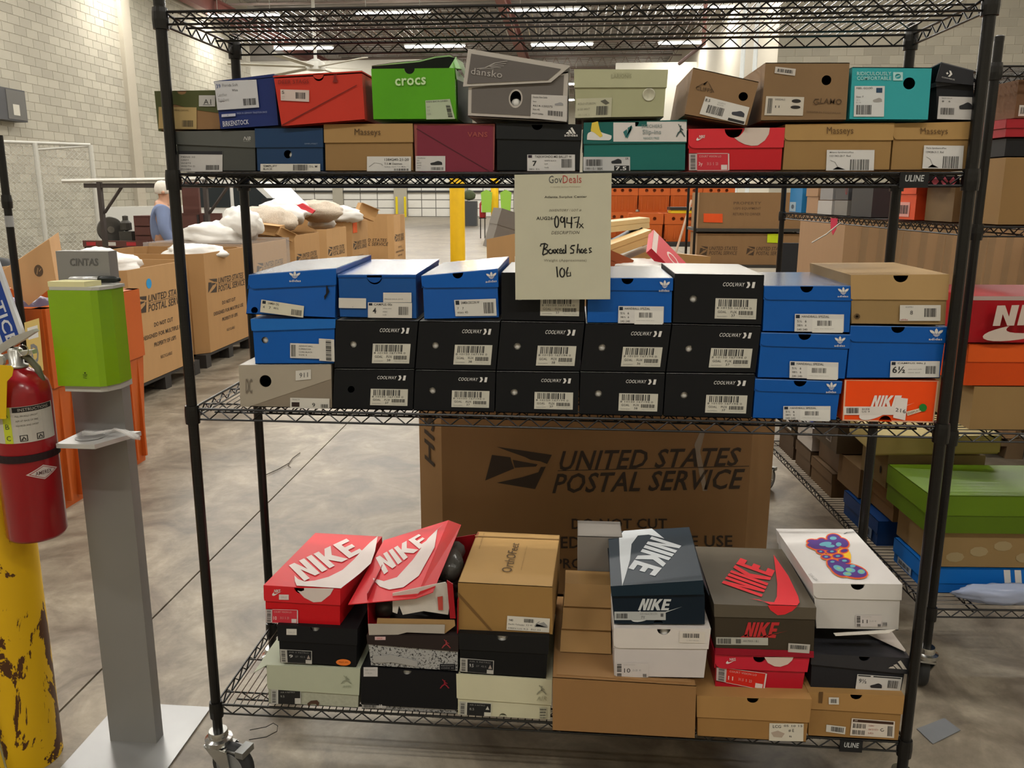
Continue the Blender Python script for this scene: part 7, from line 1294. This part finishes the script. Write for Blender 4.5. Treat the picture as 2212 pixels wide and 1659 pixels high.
# bottom shelf of it
z = H2[0]+.006
b = rbox(.10, .34, .03, .60, z, .088, '#0f62b5', 'long blue box with three white stripes at the near end of the lower right shelf', lid=.6, lidcol='#1169bf')
for k in range(3):
    art(b, nearq(b, .27+.035*k, .30+.035*k, .096, z+.04, z+.086), [[(0, 0), (.7, 0), (1, 1), (.3, 1)]], wh, 'stripe'); 
lab(b, endq(b, .20, .30, .0255, z+.01, z+.035), [('bar', .1, .2, .9, .8)], '#8f9aa8')
bag(tuple(Vector(L2(.04, .25, z+.03))), (.16, .03, .035), ang2+1.57, M('#a9b4cf', .2, 'plastic', alpha=.75, bump=.8, scale=15), 'crumpled translucent plastic bag at the near edge of the lower right shelf', 21)
b = rbox(.10, .36, .04, .60, z+.092, .122, '#8a7048', 'kraft box printed with pale clouds under the green box', lid=0, mat=card('#8d744b'))
for k in range(7): art(b, nearq(b, .08+.075*k, .14+.075*k, .0995, z+.11+.02*(k % 3), z+.145+.02*(k % 3)), [ell(.5, .5, .5, .5, 9)], '#9b8a66', 'pale_print')
b = rbox(.08, .38, .0, .60, z+.218, .13, '#516c10', 'long olive green box with deep lid on the right rack', lid=.52, lidcol='#5b7914')
b = rbox(.46, .78, .02, .34, z, .10, '#0d3b76', 'dark blue box under the kraft boxes on the right rack', lid=.5); lab(b, endq(b, .5, .62, .0155, z+.01, z+.05), [('bar', .1, .2, .9, .8)], '#6f7f95')
b = rbox(.44, .66, .06, .38, z+.104, .12, '#86683f', 'kraft shoe box above the dark blue box', lid=.55, mat=card('#86683f'))
b = rbox(.68, .90, .03, .36, z+.104, .12, '#86683f', 'kraft shoe box, second along the lower right shelf', lid=0, mat=card('#7d6340'))
b = rbox(.46, .68, .03, .38, z+.228, .13, '#8a7748', 'gold kraft shoe box with black thumb hole', lid=0, mat=card('#85734a')); art(b, endq(b, .50, .515, .0285, z+.27, z+.30), [ell(.5, .5, .5, .5)], '#1b140c', 'thumb_hole_shade')  # hole is a flat dark disc, its inner shade painted on
b = rbox(.42, .70, -.02, .40, z+.362, .07, '#9a8c4c', 'gold lid tilted upward on the gold kraft shoe box', lid=.9, lidcol='#b3a266', tilt=.05, rz=.08)
b = rbox(.95, 1.2, .03, .36, z, .11, '#6b5336', 'brown shoe box, middle of the lower right shelf', lid=.4, mat=card('#6b5336'))
b = rbox(.94, 1.18, .05, .36, z+.115, .11, '#6b5640', 'grey brown shoe box, middle of the lower right shelf', lid=0)
b = rbox(.86, 1.12, .0, .33, z+.229, .13, '#5d5140', 'taupe shoe box with small barcode, upper middle of the lower right shelf', lid=0); lab(b, endq(b, .92, .98, -.0005, z+.26, z+.29), [('bar', .1, .2, .9, .8)])
b = rbox(.90, 1.16, -.05, .33, z+.362, .085, '#8d8574', 'grey box lid with round hole, resting tilted on the taupe box', lid=0, tilt=-.12, rz=.1); art(b, endq(b, 1.0, 1.03, -.0505, z+.385, z+.42), [ell(.5, .5, .5, .5)], '#15120f', 'round_hole_shade'); lab(b, endq(b, .93, .97, -.0505, z+.39, z+.41), [('bar', .1, .2, .9, .8)])  # no opening cut: dark disc paints the shade inside the hole
b = rbox(.72, .88, .05, .36, z+.362, .1, '#141416', 'black shoe box with white sticker on top of the taupe box', lid=0); lab(b, endq(b, .76, .80, .0495, z+.4, z+.45), [])
b = rbox(1.22, 1.42, .03, .36, z, .12, '#5a4836', 'brown shoe box toward the far end of the lower right shelf', lid=.4); b = rbox(1.22, 1.42, .03, .36, z+.124, .11, '#c3bdb5', 'white lidded box toward the far end of the lower right shelf', lid=.4)
b = rbox(1.2, 1.4, .05, .36, z+.238, .11, '#1d2f8a', 'deep blue shoe box toward the far end of the lower right shelf', lid=.4)
b = rbox(1.46, 1.68, .03, .36, z, .12, '#4b3c2e', 'dark brown shoe box at the far end of the lower right shelf', lid=.4); b = rbox(1.46, 1.68, .03, .36, z+.124, .12, '#52422f', 'brown shoe box with white label at the far end', lid=.4); lab(b, endq(b, 1.5, 1.58, .0255, z+.14, z+.18), [('bar', .1, .2, .9, .8)])
b = rbox(1.45, 1.66, .05, .36, z+.248, .12, '#5d4a34', 'topmost brown shoe box at the far end of the lower right shelf', lid=0); lab(b, endq(b, 1.5, 1.58, .0495, z+.27, z+.31), [('bar', .1, .2, .9, .8)])
# middle shelf
z = H2[1]+.006
b = rbox(.02, .34, .06, .62, z, .135, '#94784c', 'large plain tan carton on the middle right shelf', lid=0, mat=card('#94784c'), cat='carton', name='carton')
b = rbox(.02, .34, .03, .62, z+.138, .128, '#cf4a12', 'orange shoe box with bright lid above the tan carton', lid=.42, lidcol='#dd5a1c')
b = rbox(.02, .34, .0, .62, z+.27, .14, '#a8141f', 'red shoe box with huge white lettering and tick at the right edge', lid=0)
art(b, nearq(b, .0, .62, .0195, z+.398, z+.41), [rect(0, 0, 1, 1)], '#b9a7a0', 'pale_edge')
art(b, [(1.2832,.6,1.2636),(1.5273,.6,1.2735),(1.5167,.6,1.2121),(1.2774,.6,1.2031)], NIKE, '#cdbfb4', 'big_lettering', off=.001); art(b, [(1.2455,.6,1.2192),(1.6297,.6,1.2246),(1.639,.6,1.1619),(1.2529,.6,1.1556)], [SWOOSH], '#cdbfb4', 'big_tick', off=.001)
# upper shelf
z = H2[2]+.006
kr2 = card('#937347')
b = rbox(.02, .21, .07, .5, z, .19, '#937347', 'brown carton sealed with shiny tape on the upper right shelf', lid=0, mat=kr2, cat='carton', name='carton'); MB().slab([r_T[b](.016, .3, z+.02), r_T[b](.016, .42, z+.05), r_T[b](.016, .4, z+.17), r_T[b](.016, .27, z+.19), r_T[b](.016, .24, z+.1)], (0, -.001, 0)).build('clear_tape', M('#cfc8bb', .1, 'film', alpha=.4, bump=1), b, fix=True); lab(b, nearq(b, .33, .5, .0155, z+.11, z+.17), [], '#c3b9b0')
b = rbox(.03, .2, .07, .42, z+.193, .05, '#1d1d20', 'black rolled bag on the taped carton', lid=0, name='rolled_bag', cat='bag')
b = rbox(.02, .2, .06, .5, z+.246, .05, '#a3222c', 'flat red box between the black roll and the brown carton', lid=.5)
b = rbox(.04, .3, .09, .5, z+.299, .105, '#6b4c33', 'brown carton with white labels just under the top right shelf', lid=0, mat=card('#6b4c33'), cat='carton', name='carton'); lab(b, nearq(b, .1, .15, .0395, z+.305, z+.335), [('bar', .1, .2, .9, .8)])
specs = [(.24, .42, .05, .33, .13, '#7a6242', 'crumpled brown paper sack on the upper right shelf', 0), (.45, .58, .03, .33, .135, '#d8502a', 'orange red shoe box with pink label on the upper right shelf', .35), (.78, .98, .02, .33, .13, '#38383a', 'dark charcoal shoe box on the upper right shelf', 0),
         (1.02, 1.16, .02, .33, .062, '#7e7b76', 'patterned grey shoe box on the upper right shelf', 0), (1.19, 1.36, .02, .33, .06, '#b5b2ae', 'white shoe box with small print on the upper right shelf', 0), (1.39, 1.54, .03, .33, .12, '#a98565', 'tan shoe box near the far end of the upper right shelf', .35), (1.58, 1.76, .02, .33, .125, '#2b7fb8', 'sky blue shoe box at the far end of the upper right shelf', 0)]
for a0, a1, b0, b1, h, col, lb, ld in specs:
    b = rbox(a0, a1, b0, b1, z, h, col, lb, lid=ld, name='paper_sack' if 'sack' in lb else 'shoe_box', cat='sack' if 'sack' in lb else 'shoe box')
    if 'orange' in lb: lab(b, endq(b, .49, .57, .0295, z+.01, z+.06), [('bar', .1, .2, .9, .8)], '#d89a90')
    if 'sky' in lb: lab(b, endq(b, 1.66, 1.75, .0195, z+.005, z+.05), [('p', '#4a5560', [ell(.5, .5, .4, .4)], .2, .2, .8, .8)], '#9fb3bf')
b = rbox(1.02, 1.16, .02, .33, z+.064, .07, '#4a4a4c', 'black shoe box with red ring mark, stacked on the patterned box', lid=0); art(b, endq(b, 1.03, 1.05, .0195, z+.085, z+.12), [('hole', ell(.5, .5, .5, .5), ell(.5, .5, .3, .3))], '#8e3b3b', 'ring_mark')
b = rbox(1.19, 1.34, .02, .33, z+.062, .075, '#8f8e8e', 'grey shoe box stacked on the white one', lid=0)
p0 = L2(.46, .0, z+.13)
top('folded_flap', MB().slab([L2(.24, -.03, z+.128), L2(.44, -.02, z+.125), L2(.44, .1, z+.136), L2(.24, .1, z+.14)], (0, 0, .004)), card('#cbb98a'), 'pale folded cardboard flap over the paper sack', 'cardboard', fix=True)
top('red_tag', MB().slab([L2(1.12, -.006, H2[2]-.005), L2(1.04, -.006, H2[2]-.005), L2(1.05, -.006, H2[2]-.05), L2(1.08, -.006, H2[2]-.075), L2(1.11, -.006, H2[2]-.05)], (-.001, 0, 0)), matte('#c02a48'), 'small red paper tag hanging from the edge of the upper right shelf', 'tag', fix=True)
top('white_strap', MB().tube([L2(1.0, -.008, H2[2]-.02), L2(1.06, -.04, H2[2]-.07), L2(1.14, -.07, H2[2]-.11)], .003, 6), matte('#cfcdc4'), 'thin pale strap dangling beside the red tag on the right rack', 'strap')
# ---------------------------------------------------------------- wrapped bulk carton and things beyond the second rack
wx0, wx1 = [1.646,2.937]
pallet(wx0, wx0+1.15, 3.1, 4.2, 'pallet under the film-wrapped carton beyond the second rack', None)
r = gaylord(wx0, wx0+1.15, 3.1, 4.2, .13, 1.5, 'tall brown carton wrapped in creased film beyond the second rack', mat=card('#9a7a58'), ch=.06)
mb = MB()
for k in range(14):
    x = wx0+.05+k*.08; mb.slab([(x, 3.097, .14), (x+.03, 3.097, .14), (x+.07+.02*(k % 3), 3.097, 1.48), (x+.03+.02*(k % 3), 3.097, 1.48)], (0, -.002, 0))
mb.build('stretch_film', M('#a58c6c', .2, 'film', alpha=.18), r, fix=True)
pallet(wx0+1.25, wx0+2.4, 2.6, 3.7, 'pallet under the far right bulk carton', None)
r = gaylord(wx0+1.2, wx0+2.4, 2.6, 3.7, .13, 1.5, 'second tall brown carton at the far right, film wrapped', mat=card('#8f7150'), ch=.06)
# cartons with postal print on a low black shelf, middle distance
sx0, sx1 = [1.402,2.629]
zs = [.754,.806,1.163,1.209,1.24,1.605]
r = thing('steel_shelving', ((sx0+sx1)/2, 7.8, 0), 'black steel shelf holding two long postal cartons in the middle distance', 'shelf')
for x in (sx0-.02, sx1+.02):
    for y in (7.45, 8.1): MB().cyl((x, y, 0), (x, y, 1.72), .015, 8).build('upright', blackm, r)
for zz in (.35, zs[1], zs[3]): MB().box(sx0-.02, sx1+.02, 7.45, 8.1, zz-.03, zz).build('shelf_board', M('#3a3935', .5, 'steel'), r)
for (za, zb, lb, pr) in ((zs[1]+.002, zs[2]-.01, 'long postal carton on the lower black shelf with a neon yellow tag', 1), (zs[3]+.002, zs[5], 'long creased postal carton on the upper black shelf', 0)):
    r = thing('carton', ((sx0+sx1)/2, 7.8, za), lb, 'carton'); MB().box(sx0+.02, sx1-.03, 7.5, 8.05, za, zb).build('box_body', card('#8f6f4b'), r)
    if pr:
        for k in range(2):
            xq = sx0+.05+k*.52; q = [(xq, 7.499, za+(zb-za)*.6), (xq+.42, 7.499, za+(zb-za)*.6), (xq+.42, 7.499, za+(zb-za)*.3), (xq, 7.499, za+(zb-za)*.3)]
            art(r, [bil(q, 0, 0), bil(q, .22, 0), bil(q, .22, 1), bil(q, 0, 1)], EAGLE, '#4a3a2a', 'eagle_print'); word(r, [bil(q, .26, .05), bil(q, 1, .05), bil(q, 1, .45), bil(q, .26, .45)], 'UNITED STATES', '#4a3a2a', .01, .2); word(r, [bil(q, .26, .55), bil(q, 1, .55), bil(q, 1, .95), bil(q, .26, .95)], 'POSTAL SERVICE', '#4a3a2a', .01, .2)
        MB().slab([(2.1902,7.49,1.1546),(2.3264,7.49,1.1552),(2.3284,7.49,1.0529),(2.1916,7.49,1.0572)], (0, .004, 0)).build('neon_tag', M('#c6dc1a', .5, 'card'), r, fix=True)
    else:
        for k, s_ in enumerate(('PROPERTY', 'USPS EQUIPMENT', 'RETURN TO OWNER')): word(r, [(sx0+.4, 7.499, zb-.1-.06*k), (sx0+.4+.3, 7.499, zb-.1-.06*k), (sx0+.7, 7.499, zb-.13-.06*k), (sx0+.4, 7.499, zb-.13-.06*k)], s_, '#5b4632', .005)
        MB().slab([(1.4772,7.49,1.3762),(1.6859,7.49,1.3718),(1.6912,7.49,1.275),(1.4821,7.49,1.2793)], (0, .004, 0)).build('orange_tag', M('#e8571e', .5, 'card'), r, fix=True)
# black bin and office chair
bx_ = (4.8078,14.3652,0.)
xq, yq = [2.929,8.2]
top('black_bin', MB().hexa([(xq-.16, yq-.2, 0), (xq+.13, yq-.2, 0), (xq+.13, yq+.2, 0), (xq-.16, yq+.2, 0)], [(xq-.2, yq-.25, 1.3), (xq+.26, yq-.25, 1.3), (xq+.26, yq+.25, 1.3), (xq-.2, yq+.25, 1.3)]).hexa([(xq-.22, yq-.27, 1.3), (xq+.28, yq-.27, 1.3), (xq+.28, yq+.27, 1.3), (xq-.22, yq+.27, 1.3)], [(xq-.2, yq-.25, 1.36), (xq+.26, yq-.25, 1.36), (xq+.26, yq+.25, 1.36), (xq-.2, yq+.25, 1.36)]), M('#232425', .5, 'plastic'), 'tall black wheeled bin right of the postal cartons', 'bin')
r = thing('office_chair', (xq-.1, 6.4, 0), 'black office chair base in front of the black bin', 'chair'); cxx = 2.372
MB().cyl((cxx, 6.4, .12), (cxx, 6.4, .5), .03, 10).build('gas_post', blackm, r)
for k in range(5):
    a = k*1.2566+.3; e = (cxx+.3*math.cos(a), 6.4+.3*math.sin(a)); MB().tube([(cxx, 6.4, .14), (*e, .08)], .022, 6).build('base_leg', blackm, r); MB().lathe([(.001, -.02), (.03, -.02), (.03, .02), (.001, .02)], (*e, .03), 10, (0, 1, 0)).build('castor', chrome, r)
MB().box(cxx-.25, cxx+.25, 6.15, 6.65, .5, .58).build('seat', M('#26272a', .8, 'cloth'), r); MB().box(cxx-.22, cxx+.22, 6.64, 6.7, .62, 1.1).build('backrest', M('#26272a', .8, 'cloth'), r)
# stacked orange bins
Yo = 13.0
sc = .0
cols = [((1395, 460), 13.0, .52), ((1475, 460), 13.0, .52)]
bw = .591
xs_ = [1.32,1.95]; ztb = [.753,1.253]
r = thing('low_dark_table', ((xs_[0]+xs_[1])/2, 13.2, 0), 'low dark platform under the stacked orange bins', 'platform')
MB().box(xs_[0]-.6, xs_[1]+.9, 12.9, 15.2, ztb[0]-.08, ztb[0]-.005).build('deck', M('#2b2927', .6, 'steel'), r)
for x in (xs_[0]-.5, xs_[1]+.8):
    for y in (13.0, 15.1): MB().box(x-.04, x+.04, y-.04, y+.04, 0, ztb[0]-.08).build('leg', M('#2b2927', .6, 'steel'), r)
H_ = ztb[1]-ztb[0]
def small_tote(x, y, z, w, h, lb): o = tote((x, y, z), 0, w, w*.8, h, lb, 'orange bins stacked in the middle distance', holes=3, ribs=5); return o
proto_t = small_tote(xs_[0], 13.3, ztb[0], bw, H_, 'orange bin at the front left of the stack, lower one')
def ct(x, y, z, lb):
    o = copy_tree(proto_t); o.location = (x, y, z); o['label'] = lb
ct(xs_[1], 13.3, ztb[0], 'orange bin at the front right of the stack, lower one')
k2 = 0
for row, zr in enumerate((ztb[0], ztb[0]+H_+.002, )):
    for col in range(-1, 4):
        x = xs_[0]-.62+(bw+.03)*.98*col*1.0+.25
        ct(x, 14.5, zr, 'orange bin in the rear row of the stack, %s layer, %s' % (('lower', 'upper')[row], ('leftmost', 'second from the left', 'in the middle', 'second from the right', 'rightmost')[col+1]))
ly = (2.0723,13.3,1.3392)
r = thing('flat_case', (xs_[1]-.05, 13.3, ztb[1]+.005), 'flat black and yellow case on the front right orange bin', 'case'); MB().box(xs_[1]-.2, xs_[1]+.3, 13.05, 13.5, ztb[1]+.004, ztb[1]+.06).build('case_base', M('#d9b21a', .5, 'plastic'), r); MB().box(xs_[1]-.22, xs_[1]+.32, 13.03, 13.52, ztb[1]+.06, ztb[1]+.11).build('case_lid', M('#26241f', .5, 'plastic'), r)
top('wooden_stick', MB().cyl((1.6624,12.5956,0.), (2.0789,12.86,1.4901), .02, 8), M('#b79d88', .6, 'wood'), 'long pale stick leaning in front of the orange bins', 'stick')
# open postal carton with mixed goods, just beyond the middle shelf
mx0, mx1 = [-.576,.88]
mzt = 1.261
pallet(mx0, mx1, 3.9, 5.0, 'pallet under the open postal carton full of loose goods', None)
r = gaylord(mx0, mx1, 3.9, 5.0, .13, 1.0, 'open postal carton heaped with loose boxes and goods beyond the lot sign', mat=kc, ch=.04)
MB().slab([(-.5759,3.9,1.0728),(-.5786,3.9,1.2693),(-.3777,3.9,1.3093),(-.3768,3.9,1.0745)], (0, .01, 0)).build('raised_flap', kc, r, fix=True)
word(r, [(-.5724,3.899,1.1059),(-.4762,3.899,1.1066),(-.4762,3.899,1.077),(-.5725,3.899,1.0762)], 'STATE', inkb, .01)
def loose(u, v, Y, s, rx, ry, rz, col, label, name='small_box', cat='box', art_=None):
    c = Vector(onp(u, v, Y)) if False else None
P_ = [(-.4843,4.3,1.3074),(.4495,4.85,1.3434),(.3777,4.45,1.1925),(.5145,4.5,1.1049),(.7066,4.06,1.1328),(.3976,4.85,1.2054),(.9475,4.7,1.0344),(.3081,4.,1.1013),(-.354,4.2,1.1416)]
SP = [((.2, .3, .3), (0, .3, .3), '#77716a', 'grey board sticking out of the goods left of the sign'), ((.32, .3, .08), (0, -.1, .2), '#c9b183', 'pale tan box at the top of the loose goods'), ((.5, .3, .09), (0, -.35, .1), '#c3a26a', 'long tan box slanting upward right of the sign'),
      ((.46, .3, .06), (0, -.4, .15), '#b8965f', 'second slanting tan box under the long one'), ((.36, .28, .05), (.6, .75, .3), '#b81f30', 'red and white picture box tipped on its corner'), ((.4, .3, .05), (0, -.5, .1), '#1d1c1c', 'black flat box behind the slanting tan boxes'), ((.26, .2, .16), (0, .1, .4), '#a58253', 'tan carton at the right end of the loose goods'), ((.2, .3, .15), (0, .4, .2), '#8e4a2c', 'rust brown box corner beside the lot sign'), ((.3, .2, .15), (0, .2, .1), '#b59263', 'small tan box left of the lot sign')]
for p, (s, ro, col, lb) in zip(P_, SP):
    r = thing('loose_box', p, lb, 'box'); R3 = Matrix.Rotation(ro[2], 3, 'Z') @ Matrix.Rotation(ro[1], 3, 'Y') @ Matrix.Rotation(ro[0], 3, 'X')
    T = lambda x, y, z, p=p, R3=R3: tuple(R3 @ Vector((x, y, z))+Vector(p))
    MB().box(-s[0]/2, s[0]/2, -s[1]/2, s[1]/2, -s[2]/2, s[2]/2, T).build('box_body', gloss(col), r)
    MB().box(-s[0]/2-.003, s[0]/2+.003, -s[1]/2-.003, s[1]/2+.003, s[2]*.1, s[2]/2+.002, T).build('lid', gloss(col), r)
    if 'picture' in lb: art(r, [T(-s[0]/2, -s[1]/2-.004, s[2]/2+.003), T(s[0]/2, -s[1]/2, s[2]/2+.003), T(s[0]/2, s[1]/2, s[2]/2+.003), T(-s[0]/2, s[1]/2, s[2]/2+.003)], [rect(0, 0, .14, 1), ribbon(ell(.6, .55, .16, .16, 12), .05)], '#c9b8b0', 'cover_print')
bag(((.4893,4.,1.0896)), (.25, .2, .04), 0, wb_, 'white tissue spread over the loose goods right of the sign', 31); bag(((-.4498,4.1,1.0973)), (.12, .1, .05), 0, wb_, 'small crumpled white bag left of the lot sign', 32)
# white poles and pipes up high near the right wall
for i, u in enumerate([3.786,4.064]):
    top('white_pipe', MB().cyl((u, 18.0, 0), (u, 18.0, 7.2), .05, 12), M('#c9cfcf', .4, 'paint'), ('left', 'right')[i]+' one of two white vertical pipes rising behind the brown shoe boxes', 'pipe')
# red brown sprinkler pipe
top('sprinkler_pipe', MB().tube([(3.3059,26.,5.7187),(3.4658,22.,5.6223),(3.4,21.5,8.62)], .06, 8), M('#5a3a33', .5, 'paint'), 'short dark red pipe slanting under the roof', 'pipe')
